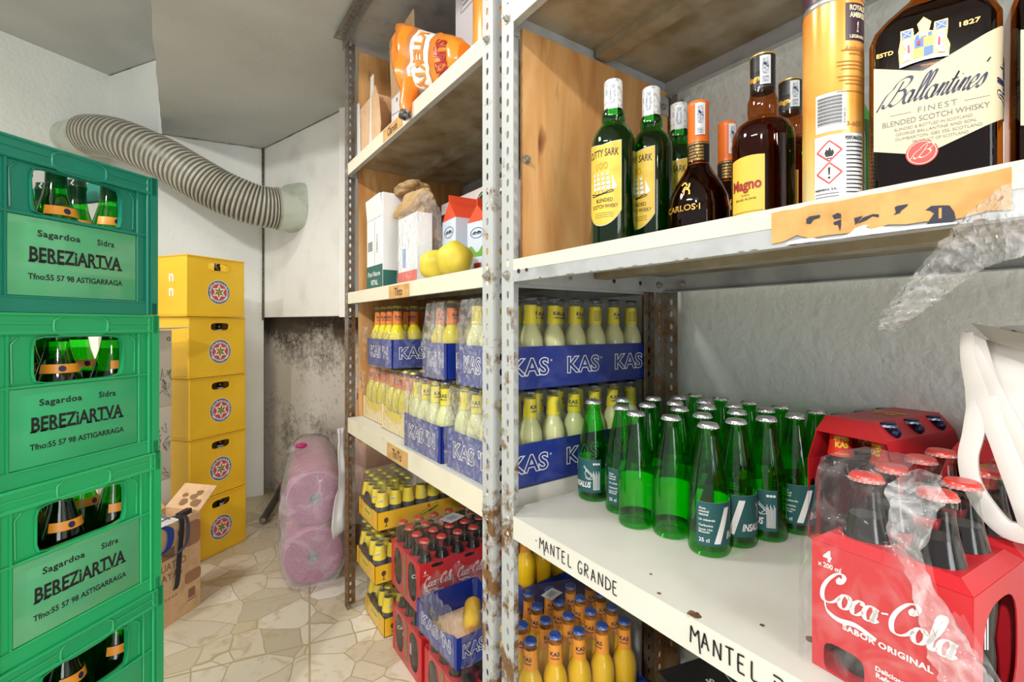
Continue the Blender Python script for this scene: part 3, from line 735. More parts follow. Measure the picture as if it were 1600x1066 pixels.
def make_green_crate(mat, panel):
    r = empty('cider_crate')
    b = B(); W_, L_, H_ = GW, GL, GH
    crate_wall(b, (0, 0, 0), (1, 0, 0), (0, 0, 1), W_, H_, (.0745, .2175, .164, .242))
    crate_wall(b, (W_, L_, 0), (-1, 0, 0), (0, 0, 1), W_, H_, (.0745, .2175, .164, .242))
    crate_wall(b, (W_, 0, 0), (0, 1, 0), (0, 0, 1), L_, H_, (.09, .302, .164, .242))
    crate_wall(b, (0, L_, 0), (0, -1, 0), (0, 0, 1), L_, H_, (.09, .302, .164, .242))
    box(b, .006, W_ - .006, .006, L_ - .006, .002, .007)
    obj('crate_body', b, mat, r)
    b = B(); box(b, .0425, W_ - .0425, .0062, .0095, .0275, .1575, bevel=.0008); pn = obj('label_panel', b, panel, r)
    fm = plane_map((W_ / 2, .0062, 0), (1, 0, 0), (0, 0, 1), .0005); b = B()
    write(b, 'Sagardoa', fm, -.030, .127, .0105, bold=.022, spacing=1.1, width=.064); write(b, 'Sidra', fm, .045, .127, .0105, bold=.022, spacing=1.1, width=.030)
    write(b, 'BEREZiARTVA', fm, 0, .085, .0235, bold=.028, width=.146); write(b, 'Tfno:55 57 98 ASTIGARRAGA', fm, 0, .055, .0095, bold=.02, width=.150)
    for k in range(11):                                                       # flared feet of the display letters
        x = -.070 + k * .014
        if k not in (4, 5): rect(b, fm, x - .0045, x + .0045, .083, .0862)
    obj('lettering', b, ink_black, pn, smooth=False)
    return r
def make_cider(cap):
    r = empty('cider_bottle')
    prof = [(.030, 0), (.037, .003), (.0385, .010), (.0385, .120), (.036, .150), (.027, .185), (.019, .215), (.0152, .240), (.0140, .258), (.0155, .262), (.0155, .268), (.0138, .270), (.0138, .2755)]
    prof = [(q[0], q[1] * .96) for q in prof]
    obj('glass_body', lathe(B(), prof, 20), glass_green, r)
    lq = [(.035, .004), (.0362, .012), (.0362, .120), (.0335, .150), (.0245, .185), (.0180, .208)]
    obj('cider', lathe(B(), lq, 16), water_mat if cap is None else glass('still_cider', (.55, .75, .25, 1), 1.1, body='#28380c', bodyfac=.12), r)
    rf = lambda z: .036 + (z - .15) * (-.24) if z > .15 else .0375
    b = B(); fm = cyl_map(lambda z: .0385 - max(0, z - .120) * .19, -pi / 2 - .1, .176, .002)
    rect(b, fm, -.030, .030, -.008, .008, 12, 1); obj('shoulder_label', b, label_orange, r)
    b = B(); disc(b, cyl_map(lambda z: .0385 - max(0, z - .120) * .19, -pi / 2 - .1, .176, .0026), 0, 0, .005, .0055, 12); obj('label_emblem', b, ink_navy, r)
    obj('capsule', lathe(B(), [(.0158, .224), (.0150, .248), (.0162, .2515), (.0162, .2575), (.0148, .2595), (.0146, .2668), (.012, .2675)], 16, cap0=False), glass('green_capsule', (.05, .30, .10, 1), 1.5, .2, '#0f3a1c', .5), r)
    return r
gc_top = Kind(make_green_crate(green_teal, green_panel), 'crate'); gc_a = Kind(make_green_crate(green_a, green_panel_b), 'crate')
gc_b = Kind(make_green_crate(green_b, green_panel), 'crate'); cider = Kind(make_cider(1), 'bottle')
ROTG = radians(41.4); ug = Vector((cos(ROTG), sin(ROTG), 0)); vg = Vector((-sin(ROTG), cos(ROTG), 0))
CR = Vector((-.033, 1.232, 0)) - ug * GW
zt = 1.411
names = ['teal green cider crate on top of the tall stack of green crates', 'green cider crate directly under the teal one in the stack', 'green cider crate third from the top, fogged shiny label panel', 'green cider crate fourth from the top of the green stack', 'green cider crate at the floor under the whole green stack']
kinds = [gc_top, gc_a, gc_b, gc_a, gc_a]
shifts = [(0, 0, 0), (.002, -.001, 0), (.005, -.004, .3), (.009, -.006, .4), (.009, -.006, .4)]
rnd = random.Random(3)
zb = 0.0; zs = [max(0, zt - .2822 * (k + 1)) for k in range(5)]
for k in range(5):
    dx, dy, rz = shifts[k]; o = CR + ug * dx + vg * dy; z = zs[k]
    kinds[k].put((o.x, o.y, z), ROTG + radians(rz), names[k], 'stacked green cider crates')
    if k == 4: continue
    for j in range(3 if k < 3 else 2):
        for i in range(3):
            if j == 2 and i == 1 and k != 1: continue
            p = o + ug * (.053 + .093 * i) + vg * (.064 + .088 * j)
            cider.put((p.x, p.y, z + .0075), ROTG + rnd.uniform(-.5, .5), 'green glass cider bottle with orange shoulder label inside the ' + ('teal top crate', 'second green crate', 'third green crate', 'fourth green crate')[k], 'cider bottles in the ' + ('teal crate', 'second green crate', 'third green crate', 'fourth green crate')[k])

# ---------------------------------------------------------------- yellow beer crates
YW, YL, YH = .298, .395, .285
def make_yellow_crate(letters):
    r = empty('beer_crate'); b = B()
    def side(o, ux, w, hole):
        o, ux = Vector(o), Vector(ux); uy = Vector((0, 0, 1)); n = ux.cross(uy).normalized()
        for z in (0, -.006):
            f = lambda x, y, z=z: o + ux * x + uy * y + n * z
            if hole:
                holed(b, f, .005, w - .005, .20, YH - .005, rr_hole(.049, .0175, 4, .008, .0), 32); rect(b, f, .005, w - .005, .0, .20)
            else: rect(b, f, .005, w - .005, 0, YH - .005)
        f = lambda x, y, z=0: o + ux * x + uy * y + n * z
        if hole:
            m = 32; g = rr_hole(.049, .0175, 4, .008, 0); cx, cz = w / 2, (.20 + YH - .005) / 2
            rg = [[b.verts.new(f(cx + g(2 * pi * k / m)[0] * s_, cz + g(2 * pi * k / m)[1] * s_, z)) for k in range(m)] for s_, z in ((1.09, .0002), (1.06, .0022), (1.0, .0015), (1.0, -.006))]
            for a, c_ in zip(rg, rg[1:]):
                for k in range(m): b.faces.new((a[k], a[(k + 1) % m], c_[(k + 1) % m], c_[k]))
        rib(b, [(.002, YH - .004), (w - .002, YH - .004)], (o, ux, uy), .0035); rib(b, [(.002, .006), (w - .002, .006)], (o, ux, uy), .003)
        rib(b, [(.002, .013), (w - .002, .013)], (o, ux, uy), .0015)
    side((0, 0, 0), (1, 0, 0), YW, True); side((YW, YL, 0), (-1, 0, 0), YW, True); side((YW, 0, 0), (0, 1, 0), YL, False); side((0, YL, 0), (0, -1, 0), YL, False)
    for x, y in ((.006, .006), (YW - .006, .006), (.006, YL - .006), (YW - .006, YL - .006)):
        bmesh.ops.create_cone(b, cap_ends=True, segments=16, radius1=.006, radius2=.006, depth=YH - .003, matrix=Matrix.Translation((x, y, YH / 2)))
    box(b, .004, YW - .004, .004, YL - .004, .001, .006)
    obj('crate_body', b, yellow_crate, r)
    fm = lambda k: plane_map((YW / 2 + .008, 0, .120), (1, 0, 0), (0, 0, 1), .0008 + k * .0004)
    R = .058
    b = B(); disc(b, fm(0), 0, 0, R, n=36); bd = obj('badge', b, ink_white, r, smooth=False)
    b = B(); disc(b, fm(1), 0, 0, R * .95, n=36, hole=.93); disc(b, fm(1), 0, 0, R * .70, n=36, hole=.95)
    for s_, a0, a1, flip in (('HIJOS DE RIVERA, S.A.U.', 205, -25, 1),):
        V, Fc, w = glyphs(s_, .02); rr = R * .76; k_ = (radians(a0 - a1) * rr) / w; vs = []
        for v in V:
            a = radians(a0) - v[0] * k_ / rr; q = rr + v[1] * .0095 / .7; vs.append(b.verts.new(fm(1)(cos(a) * q, sin(a) * q)))
        for q in Fc: b.faces.new([vs[i] for i in q])
    V, Fc, w = glyphs('EXPORTADORA', .02); rr = R * .90; k_ = (radians(84) * rr) / w; vs = []
    for v in V:
        a = radians(228) + v[0] * k_ / rr; q = rr - v[1] * .0090 / .7; q = R * .90 - .0095 + v[1] * .0; q = (R * .89) - (.7 - v[1]) * .0; q = rr * .86 + (0.7 - v[1]) * .0095 / .7 * 1.0
        vs.append(b.verts.new(fm(1)(cos(a) * q, sin(a) * q)))
    for q in Fc: b.faces.new([vs[i] for i in q])
    obj('badge_ring', b, ink_navy, bd, smooth=False)
    b = B(); disc(b, fm(2), 0, 0, R * .65, n=36); obj('badge_field', b, M('badge_red', '#d8413f', .45), bd, smooth=False)
    def star(b, f, r1, r2, half=None):
        for k in range(6):
            a = pi / 2 + k * pi / 3; t = f(cos(a) * r1, sin(a) * r1); c_ = f(0, 0)
            l = f(cos(a + pi / 6) * r2, sin(a + pi / 6) * r2); q = f(cos(a - pi / 6) * r2, sin(a - pi / 6) * r2)
            if half != 1: b.faces.new([b.verts.new(p) for p in (c_, t, l)])
            if half != 0: b.faces.new([b.verts.new(p) for p in (c_, q, t)])
    b = B(); star(b, fm(3), R * .66, R * .36); obj('white_star', b, ink_white, bd, smooth=False)
    b = B(); star(b, fm(4), R * .50, R * .22, 0); obj('gold_star', b, M('star_gold', '#c9bf57', .4), bd, smooth=False)
    b = B(); star(b, fm(4), R * .50, R * .22, 1); obj('star_shade', b, M('star_olive', '#3c3c1c', .4), bd, smooth=False)
    if letters:
        fl = plane_map((0, 0, 0), (0, -1, 0), (0, 0, 1), .0008); b = B()
        write(b, 'n', fl, -.100, .165, .050, bold=.03); write(b, 'n', fl, -.100, .098, .050, bold=.03); obj('lettering', b, ink_white, r, smooth=False)
    return r
def make_beer():
    r = empty('beer_bottle')
    prof = [(.025, 0), (.0295, .003), (.0295, .130), (.026, .150), (.016, .180), (.0133, .225), (.0145, .228), (.0142, .240), (.0128, .242), (.0128, .262)]
    obj('glass_body', lathe(B(), prof, 18), M('dark_amber_bottle', '#3b1f12', .08, spec=.8), r)
    b = B(); rect(b, cyl_map(.0295, -pi / 2, .05, .0006), -.04, .04, 0, .07, 16, 1); obj('label', b, ink_white, r)
    b = B(); rect(b, cyl_map(.0155, -pi / 2, .185, .0012), -.02, .02, 0, .035, 12, 1); obj('neck_label', b, M('neck_silver', '#c9cdd4', .4), r)
    b = B(); disc(b, cyl_map(.0155, -pi / 2, .185, .0018), 0, .022, .006, .008, 14); obj('neck_emblem', b, ink_navy, r)
    obj('crown_cap', crown(B(), .257, .0138, .0065), [cap_red, CAP_SKIRT.get(cap_red.name, cap_red)], r)
    return r
yc = Kind(make_yellow_crate(False), 'crate'); yc_l = Kind(make_yellow_crate(True), 'crate'); beer = Kind(make_beer(), 'bottle')
ROTY = radians(34.6); uy_ = Vector((cos(ROTY), sin(ROTY), 0)); vy_ = Vector((-sin(ROTY), cos(ROTY), 0)); CY = Vector((.044, 2.635, 0))
ylab = ['yellow beer crate on top of its stack, white letters on its side', 'yellow beer crate second from the top of its stack', 'yellow beer crate in the middle of its stack', 'yellow beer crate fourth from the top of its stack', 'yellow beer crate on the floor behind the cardboard box']
jit = [(-.024, -.010, -1.0), (-.012, -.006, 0), (-.005, -.003, .2), (-.002, 0, .3), (0, 0, .2)]
for k in range(5):
    z = .2862 * (4 - k) + .001; dx, dy, rz = jit[k]; o = CY + uy_ * dx + vy_ * dy
    (yc_l if k == 0 else yc).put((o.x, o.y, z), ROTY + radians(rz), ylab[k], 'stacked yellow beer crates')
    for i in range(4):
        p = o + uy_ * (.046 + .069 * i) + vy_ * .042
        beer.put((p.x, p.y, z + .007), ROTY + rnd.uniform(-.6, .6), 'brown beer bottle behind the handle slot of the ' + ('top', 'second', 'middle', 'fourth', 'bottom')[k] + ' yellow crate', 'beer bottles in the ' + ('top', 'second', 'middle', 'fourth', 'bottom')[k] + ' yellow crate')
# ---------------------------------------------------------------- small soda bottles and their shrink-wrapped trays
def soda(name, lab_mat, liq_mat, cap_mat, text, sub, ink, glassm=None, n=18, lettering=True):
    r = empty(name)
    prof = [(.025, 0), (.0288, .002), (.0295, .008), (.0295, .096), (.0286, .110), (.0250, .124), (.0190, .136), (.0160, .144), (.0150, .156), (.0140, .182), (.0128, .192), (.0142, .194), (.0142, .199), (.0128, .2005), (.0128, .206)]
    obj('glass_body', lathe(B(), prof, n), glassm or glass_clear, r)
    lq = [(.0255, .004), (.0281, .010), (.0281, .096), (.0272, .110), (.0236, .124), (.0176, .136), (.0146, .144), (.0136, .156), (.0130, .172)]
    obj('liquid', lathe(B(), lq, n), liq_mat, r)
    rf = lambda z: .0150 - max(0, z - .156) * .036 + max(0, .156 - z) * .085
    b = B(); fm = cyl_map(rf, 0, .1445, .0008); rect(b, fm, -.0160 * pi, .0160 * pi, 0, .0435, 22, 4); bmesh.ops.remove_doubles(b, verts=b.verts, dist=1e-5)
    lb = obj('neck_label', b, lab_mat, r)
    if lettering:
        b = B(); f2 = cyl_map(rf, -pi / 2, .148, .0013)
        write(b, text, f2, 0, .017, .0088, bold=.03, width=.023)
        if sub: write(b, sub, f2, 0, .0095, .0040, bold=.02, width=.022)
        f3 = cyl_map(rf, pi / 2, .148, .0013)
        for k in range(7): rect(b, f3, -.010, .010, .005 + k * .0038, .0062 + k * .0038, 4, 1)
        obj('label_lettering', b, ink, lb, smooth=False)
    obj('crown_cap', crown(B(), .2005, .0140, .0068, 18), [cap_mat, CAP_SKIRT.get(cap_mat.name, cap_mat)], r)
    return r
kas_lemon = Kind(soda('lemon_soda_bottle', label_lemon, lemon_liq, cap_navy, 'KAS', 'LIMON', ink_navy), 'bottle')
kas_orange = Kind(soda('orange_soda_bottle', label_orange, orange_liq, cap_blue, 'KAS', 'NARANJA', ink_navy), 'bottle')
kas_amber = Kind(soda('amber_soda_bottle', label_amber, yellow_liq, cap_gold, 'KAS', 'NARANJA', ink_navy), 'bottle')
def make_tonic():
    r = empty('tonic_bottle')
    prof = [(.021, 0), (.0242, .002), (.0246, .007), (.0246, .068), (.0235, .080), (.0185, .110), (.0145, .132), (.0130, .150), (.0140, .152), (.0140, .157), (.0126, .1585), (.0126, .164)]
    obj('glass_body', lathe(B(), prof, 16), glass_clear, r); obj('liquid', lathe(B(), [(.0205, .004), (.0232, .009), (.0232, .068), (.0221, .080), (.0172, .110), (.0150, .122)], 16), grey_liq, r)
    rf = lambda z: .0246 - max(0, z - .070) * .172
    b = B(); fm = cyl_map(rf, 0, .078, .0008); rect(b, fm, -.0232 * pi, .0232 * pi, 0, .048, 20, 3); bmesh.ops.remove_doubles(b, verts=b.verts, dist=1e-5); lb = obj('neck_label', b, label_yellow, r)
    b = B(); f2 = cyl_map(rf, -pi / 2, .078, .0014); f4 = lambda x, y: f2(x * .94 - y * .34, .022 + x * .34 + y * .94)
    rect(b, f4, -.013, .013, -.003, .003, 6, 1); obj('label_band', b, ink_white, lb, smooth=False)
    b = B(); f5 = cyl_map(rf, -pi / 2, .078, .0018); write(b, 'Schweppes', lambda x, y, z=0: f5(x * .94 - y * .34, .022 + x * .34 + y * .94), 0, -.0018, .0036, bold=.02, shear=.2, width=.024)
    obj('label_lettering', b, ink_black, lb, smooth=False)
    obj('crown_cap', crown(B(), .1585, .0138, .0066, 16), [cap_lime, CAP_SKIRT.get(cap_lime.name, cap_lime)], r)
    return r
tonic = Kind(make_tonic(), 'bottle')
def make_cola():
    r = empty('cola_bottle')
    prof = [(.024, 0), (.0272, .003), (.0278, .015), (.0262, .045), (.0250, .060), (.0272, .085), (.0278, .100), (.0262, .118), (.0215, .140), (.0165, .160), (.0140, .175), (.0130, .186), (.0145, .188), (.0145, .193), (.0128, .195), (.0128, .200)]
    prof = [(q[0] * 1.03, q[1] * 1.06) for q in prof]
    obj('glass_body', lathe(B(), prof, 22), glass_clear, r)
    lq = [(.0235, .004), (.0264, .012), (.0249, .045), (.0237, .060), (.0258, .085), (.0264, .100), (.0248, .118), (.0202, .140), (.0170, .152), (.0152, .160)]
    lq = [(q[0] * 1.03, q[1] * 1.06) for q in lq]; obj('cola', lathe(B(), lq, 22), cola_liq, r)
    b = B(); f2 = cyl_map(lambda z: .0272, -pi / 2, .076, .0012); write(b, 'Cola', f2, 0, .004, .012, bold=.01, shear=.3)
    for k in range(6): rect(b, f2, .020 + k * .0022, .0212 + k * .0022, -.02, .015, 1, 3)
    obj('bottle_print', b, ink_white, r, smooth=False)
    obj('crown_cap', crown(B(), .2065, .0152, .0072, 21), [cap_red, CAP_SKIRT.get(cap_red.name, cap_red)], r)
    return r
cola = Kind(make_cola(), 'bottle')

def tray_body(parent, mat, x0, x1, y0, y1, h, inner=card, t=.0016, cut=0):
    """open cardboard tray; cut lowers the middle of the front and end edges"""
    b = B(); n0 = 0
    for (ax, p, q, lo, hi) in (('x', x0, x0 + t, y0, y1), ('x', x1 - t, x1, y0, y1), ('y', y0, y0 + t, x0, x1), ('y', y1 - t, y1, x0, x1)):
        if cut and ax == 'x':
            n = 20; up = [(lo + (hi - lo) * k / n, h - cut * (sin(pi * k / n) ** 2 if .12 < k / n < .88 else 0)) for k in range(n + 1)]
            prism(b, [(lo, 0), (hi, 0)] + up[::-1], ((q, 0, 0), (0, 1, 0), (0, 0, 1)), -t)
        else:
            box(b, *((p, q, lo, hi) if ax == 'x' else (lo, hi, p, q)), 0, h)
    box(b, x0, x1, y0, y1, 0, t)
    return obj('cardboard_tray', b, mat, parent, smooth=False)

def film_hull(parent, x0, x1, y0, y1, h0, h1, mat, seed=0, inset=.02, name='film_wrap', amp=.004, z0=.001, top=True, ragged=0, lean=(0, 0)):
    """shrink film pulled over a pack: upright below h0, drawn in towards h1, wrinkled"""
    b = B(); n = 64; cx, cy = (x0 + x1) / 2, (y0 + y1) / 2; hx, hy = (x1 - x0) / 2, (y1 - y0) / 2
    lay = [(z0, 0), (h0 * .5, .0005), (h0, .001), (h0 + (h1 - h0) * .3, inset * .25), (h0 + (h1 - h0) * .6, inset * .6), (h0 + (h1 - h0) * .85, inset * .9), (h1, inset)]
    rings = []
    for li, (z, ins) in enumerate(lay):
        ring = []
        for k in range(n):
            a = 2 * pi * (k + .5) / n; e = 9; c_, s_ = cos(a), sin(a)
            t = (abs(c_ / (hx + .003 - ins)) ** e + abs(s_ / (hy + .003 - ins)) ** e) ** (-1 / e)
            p = Vector((cx + c_ * t + lean[0] * z / h1, cy + s_ * t + lean[1] * z / h1, z))
            d = amp * (nz(p, 22, seed) + .5 * nz(p, 60, seed)) * (1 if li > 2 else .35)
            p += Vector((c_, s_, 0)) * (abs(d) + .0006) + Vector((0, 0, (nz(p, 30, seed + 1) * amp * (.8 if li > 2 else 0))))
            if ragged and li == len(lay) - 1: p.z += ragged * nz((k * .5, seed, 0), 1)
            ring.append(b.verts.new(p))
        rings.append(ring)
    for a, c_ in zip(rings, rings[1:]):
        for k in range(n): b.faces.new((a[k], a[(k + 1) % n], c_[(k + 1) % n], c_[k]))
    if top:
        last = rings[-1]
        for s_ in (.7, .4, .15):
            ring = []
            for v in last if s_ == .7 else rings[-1]:
                q = Vector((cx + lean[0], cy + lean[1], 0)); base = rings[6][len(ring)].co
                p = q + (Vector((base.x, base.y, 0)) - q) * s_; p.z = h1 + .003 + amp * nz(p, 26, seed + 2); ring.append(b.verts.new(p))
            a = rings[-1]
            for k in range(n): b.faces.new((a[k], a[(k + 1) % n], ring[(k + 1) % n], ring[k]))
            rings.append(ring)
        b.faces.new(rings[-1])
    return obj(name, b, mat, parent)

def front_film(parent, w, h, seed):
    """the gathered film across the short front of a pack, hanging in folds"""
    b = B(); nu, nv = 26, 16; g = []
    for j in range(nv + 1):
        v = j / nv; lim0 = .04 * nz((v * 3, seed, 0), 1.3); row = []
        for i in range(nu + 1):
            u = i / nu; ins = .012 * max(0, v - .5) * 2
            row.append(b.verts.new((-.006 - .009 * abs(nz((u * 4, v * 2.5, seed), 1.5)) - .004 * abs(nz((u * 13, v * 4, seed), 1.5)) + .030 * max(0, v - .55) ** 1.5, w * (.0 + u) * (1 - .0) + (ins * (1 - 2 * u)), h * v)))
        g.append(row)
    for j in range(nv):
        for i in range(nu): b.faces.new((g[j][i + 1], g[j][i], g[j + 1][i], g[j + 1][i + 1]))
    return obj('front_film', b, film_front, parent)

def kas_text(parent, y0, x0, x1, y1, h, reps=3, front=True):
    b = B(); fm = plane_map((x0, y0, 0), (1, 0, 0), (0, 0, 1), .0007)
    w = (x1 - x0) / reps
    for k in range(reps):
        write(b, 'KAS', fm, w * (k + .5), h * .34, h * .38, bold=.03, outline=.022, width=w * .66); write(b, 'o', fm, w * (k + .5) + w * .37, h * .64, h * .07, outline=.03)
    if front:
        f2 = plane_map((x0, (y0 + y1) / 2, 0), (0, -1, 0), (0, 0, 1), .0007)
        write(b, "KAS 'N", f2, 0, h * .34, h * .38, bold=.03, outline=.022, width=(y1 - y0) * .72)
    return obj('lettering', b, ink_white, parent, smooth=False)

def kas_tray(label, where, x0, y0, z, nx, ny, kind, full, seed, wrap=film_tight, pitch=.060, rows=None, group=None, rz=0, ink=True, wrapped=True, L=None, px=None):
    """blue tray; full(i, j) says which bottles the photograph can show"""
    px = px or pitch; w = ny * pitch + .004; l = L or nx * px + .004
    t = thing('soda_tray', label, 'drinks tray', (x0, y0, z), rz, 'blue soda trays')
    tb = tray_body(t, card_blue, 0, l, 0, w, .096)
    if ink: kas_text(tb, 0, 0, l, w, .096, 3)
    if wrapped: film_hull(t, 0, l, 0, w, .10, .209, wrap, seed, .012); front_film(t, w, .205, seed)
    R = Matrix.Rotation(rz, 3, 'Z')
    for i in range(nx):
        for j in range(ny):
            if full(i, j):
                p = R @ Vector((.002 + px * (i + .5), .002 + pitch * (j + .5), 0)) + Vector((x0, y0, z + .002))
                kind.put(p, rz + rnd.uniform(-1.3, 1.3) + pi * .75 * (rnd.random() < .25), where, group)
    return t
ZC = .7485
front2 = lambda i, j: i < 2 or (j < 1 and i < 3)
# nearest column, seen from both sides: lower and upper lemon trays
kas_tray('blue lemon soda tray on shelf beside the middle posts, lower of two', 'small lemon soda bottle in the lower blue tray by the middle posts', .562, .848, ZC, 7, 4, kas_lemon, lambda i, j: i < 2 or j < 2, 1, group='lemon sodas in the lower near tray', px=.0685)
kas_tray('blue lemon soda tray stacked on top of another beside the middle posts', 'small lemon soda bottle in the upper blue tray by the middle posts', .562, .846, ZC + .2155, 7, 3, kas_lemon, lambda i, j: i < 2 or j < 2, 2, group='lemon sodas in the upper near tray', px=.0685)
kas_tray('blue lemon soda tray on white shelf under the yellow orange-soda tray', 'small lemon soda bottle in the wrapped tray beside the yellow cartons', .556, 1.114, ZC, 7, 4, kas_lemon, front2, 3, group='lemon sodas in the middle tray')
kas_tray('blue soda tray of yellow drinks with orange necks, upper middle', 'small yellow soda bottle with amber neck in the upper middle tray', .572, 1.112, ZC + .2155, 7, 2, kas_amber, lambda i, j: i < 3, 4, film_loose, pitch=.066, group='orange sodas in the upper middle tray')
kas_tray('blue soda tray at the far end, torn film at its left corner', 'small amber necked soda bottle in the far torn-open blue tray', .572, 1.500, ZC + .2155, 7, 4, kas_amber, lambda i, j: i < 4, 5, film_loose, pitch=.060, group='orange sodas in the far upper tray', wrapped=False)
# the torn film of that tray
tr = thing('torn_film', 'torn clear film hanging from the far blue soda tray', 'plastic film', (.572, 1.742, ZC + .2155))
b = B(); n = 16
for part_ in range(3):
    base = [(-.006, .004, .135), (-.012, .010, .06), (-.008, .022, -.03)][part_]; wd = [(.05, .055), (.03, .045), (.06, .07)][part_]
    g = [[b.verts.new(Vector(base) + Vector((-.012 * abs(nz((i * .4, j * .4, part_), 1)), (u := i / 7) * wd[0] - .02 + .008 * nz((i, j, 3), .7), -(j / 6) * wd[1] + .010 * nz((i, j, 9), .5)))) for i in range(8)] for j in range(7)]
    for j in range(6):
        for i in range(7): b.faces.new((g[j][i], g[j][i + 1], g[j + 1][i + 1], g[j + 1][i]))
obj('hanging_film', b, film_loose, tr)
film_hull(tr, -.004, .2, -.245, .004, .10, .122, film_loose, 8, .016, 'film_skirt', .005, top=False, ragged=.03)
# yellow cartons on the same shelf
def yellow_carton(label, where, x0, y0, w, nb, seed, group):
    t = thing('soda_carton', label, 'drinks carton', (x0, y0, ZC), 0, 'pale yellow soda cartons')
    tb = tray_body(t, M('pale_yellow_carton', '#efd79a', .55), 0, .20, 0, w, .082, cut=.022)
    b = B(); fm = plane_map((0, w / 2, 0), (0, -1, 0), (0, 0, 1), .0008)
    n = 16; P = [(w * .36 * cos(pi + pi * k / n), .070 + .03 * sin(pi + pi * k / n) * 1.1) for k in range(n + 1)]
    b.faces.new([b.verts.new(fm(*p)) for p in P]); obj('printed_patch', b, label_yellow, tb, smooth=False)
    film_hull(t, 0, .20, 0, w, .09, .205, film_front, seed, .02, amp=.006)
    for i in range(2):
        for j in range(nb): kas_amber.put((x0 + .031 + .06 * i, y0 + .03 + (w - .06) * j / max(1, nb - 1), ZC + .002), rnd.uniform(-1, 1), where, group)
yellow_carton('pale yellow soda carton in crumpled film nearest the far end post', 'amber necked soda bottle in the far pale yellow carton', .60, 1.637, .246, 4, 11, 'sodas in the far yellow carton')
yellow_carton('pale yellow soda carton in crumpled film beside the lemon soda tray', 'amber necked soda bottle in the pale yellow carton beside lemon sodas', .585, 1.391, .242, 4, 12, 'sodas in the nearer yellow carton')

# ---------------------------------------------------------------- tonic trays on the floor
def tonic_tray(label, lev, x0, y0, z, seed, nvis):
    t = thing('tonic_tray', label, 'drinks tray', (x0, y0, z), 0, 'yellow tonic trays')
    w, l = .206, .352
    tb = tray_body(t, card_yellow, 0, l, 0, w, .064, cut=.0)
    n = 20; b = B(); f2 = plane_map((0, w / 2, 0), (0, -1, 0), (0, 0, 1), .0012)
    b.faces.new([b.verts.new(f2(*p)) for p in [(-.05 + .1 * k / n, .062 + .052 * sin(pi * k / n) ** .7) for k in range(n + 1)]])
    obj('carry_hole', b, M('dark_brown_print', '#3b2a1c', .8), tb, smooth=False)
    b = B(); disc(b, f2, 0, .040, .050, .020, 30); obj('printed_patch', b, label_yellow, tb, smooth=False)
    b = B(); fm = plane_map((0, 0, 0), (1, 0, 0), (0, 0, 1), .0008)
    disc(b, fm, .032, .034, .0085, .0095, 16); rect(b, fm, .0305, .0335, .012, .026); rect(b, fm, .026, .038, .0115, .0135)
    write(b, 'Schweppes', f2, 0, .036, .010, bold=.02, shear=.2, width=.06); obj('goblet_print', b, M('dark_goblet', '#4a3414', .6), tb, smooth=False)
    b = B(); fr = lambda x, y, z=0: fm(.195 + x * .92 - y * .38 * .5, .034 + x * .36 + y * .95, z)
    rect(b, fr, -.042, .042, -.0095, .0095); o_ = obj('brand_band', b, M('brand_green', '#2f6b35', .5), tb, smooth=False)
    fm2 = plane_map((0, 0, 0), (1, 0, 0), (0, 0, 1), .0014); fq = lambda x, y, z=0: fm2(.195 + x * .92 - y * .19, .034 + x * .36 + y * .95, z)
    b = B(); rect(b, fq, -.040, .040, -.0078, .0078); obj('brand_field', b, label_yellow, tb, smooth=False)
    fm3 = plane_map((0, 0, 0), (1, 0, 0), (0, 0, 1), .002); fw = lambda x, y, z=0: fm3(.195 + x * .92 - y * .19, .034 + x * .36 + y * .95, z)
    b = B(); write(b, 'Schweppes', fw, 0, -.004, .0085, bold=.03, shear=.15, width=.074); obj('brand_lettering', b, ink_black, tb, smooth=False)
    b = B(); disc(b, fm3, .195, .053, .0055, n=16); obj('brand_dot', b, cap_red, tb, smooth=False)
    film_hull(t, 0, l, 0, w, .066, .168, film_tight, seed, .012)
    for i in range(7):
        for j in range(4):
            if i < 2 or j < 1 or (lev == 'top' and i < 3):
                tonic.put((x0 + .0265 + .0497 * i, y0 + .0275 + .0503 * j, z + .002), rnd.uniform(-2, 2), 'small tonic bottle with yellow shoulder label in the ' + lev + ' yellow tray', 'tonic bottles in the ' + lev + ' tray')
tonic_tray('yellow tonic tray on top of three, right under the white shelf', 'top', .572, 1.640, .382, 21, 3)
tonic_tray('yellow tonic tray between the other two of its stack', 'middle', .566, 1.648, .192, 22, 2)
tonic_tray('yellow tonic tray standing on the floor at the foot of its stack', 'bottom', .596, 1.638, .002, 23, 2)

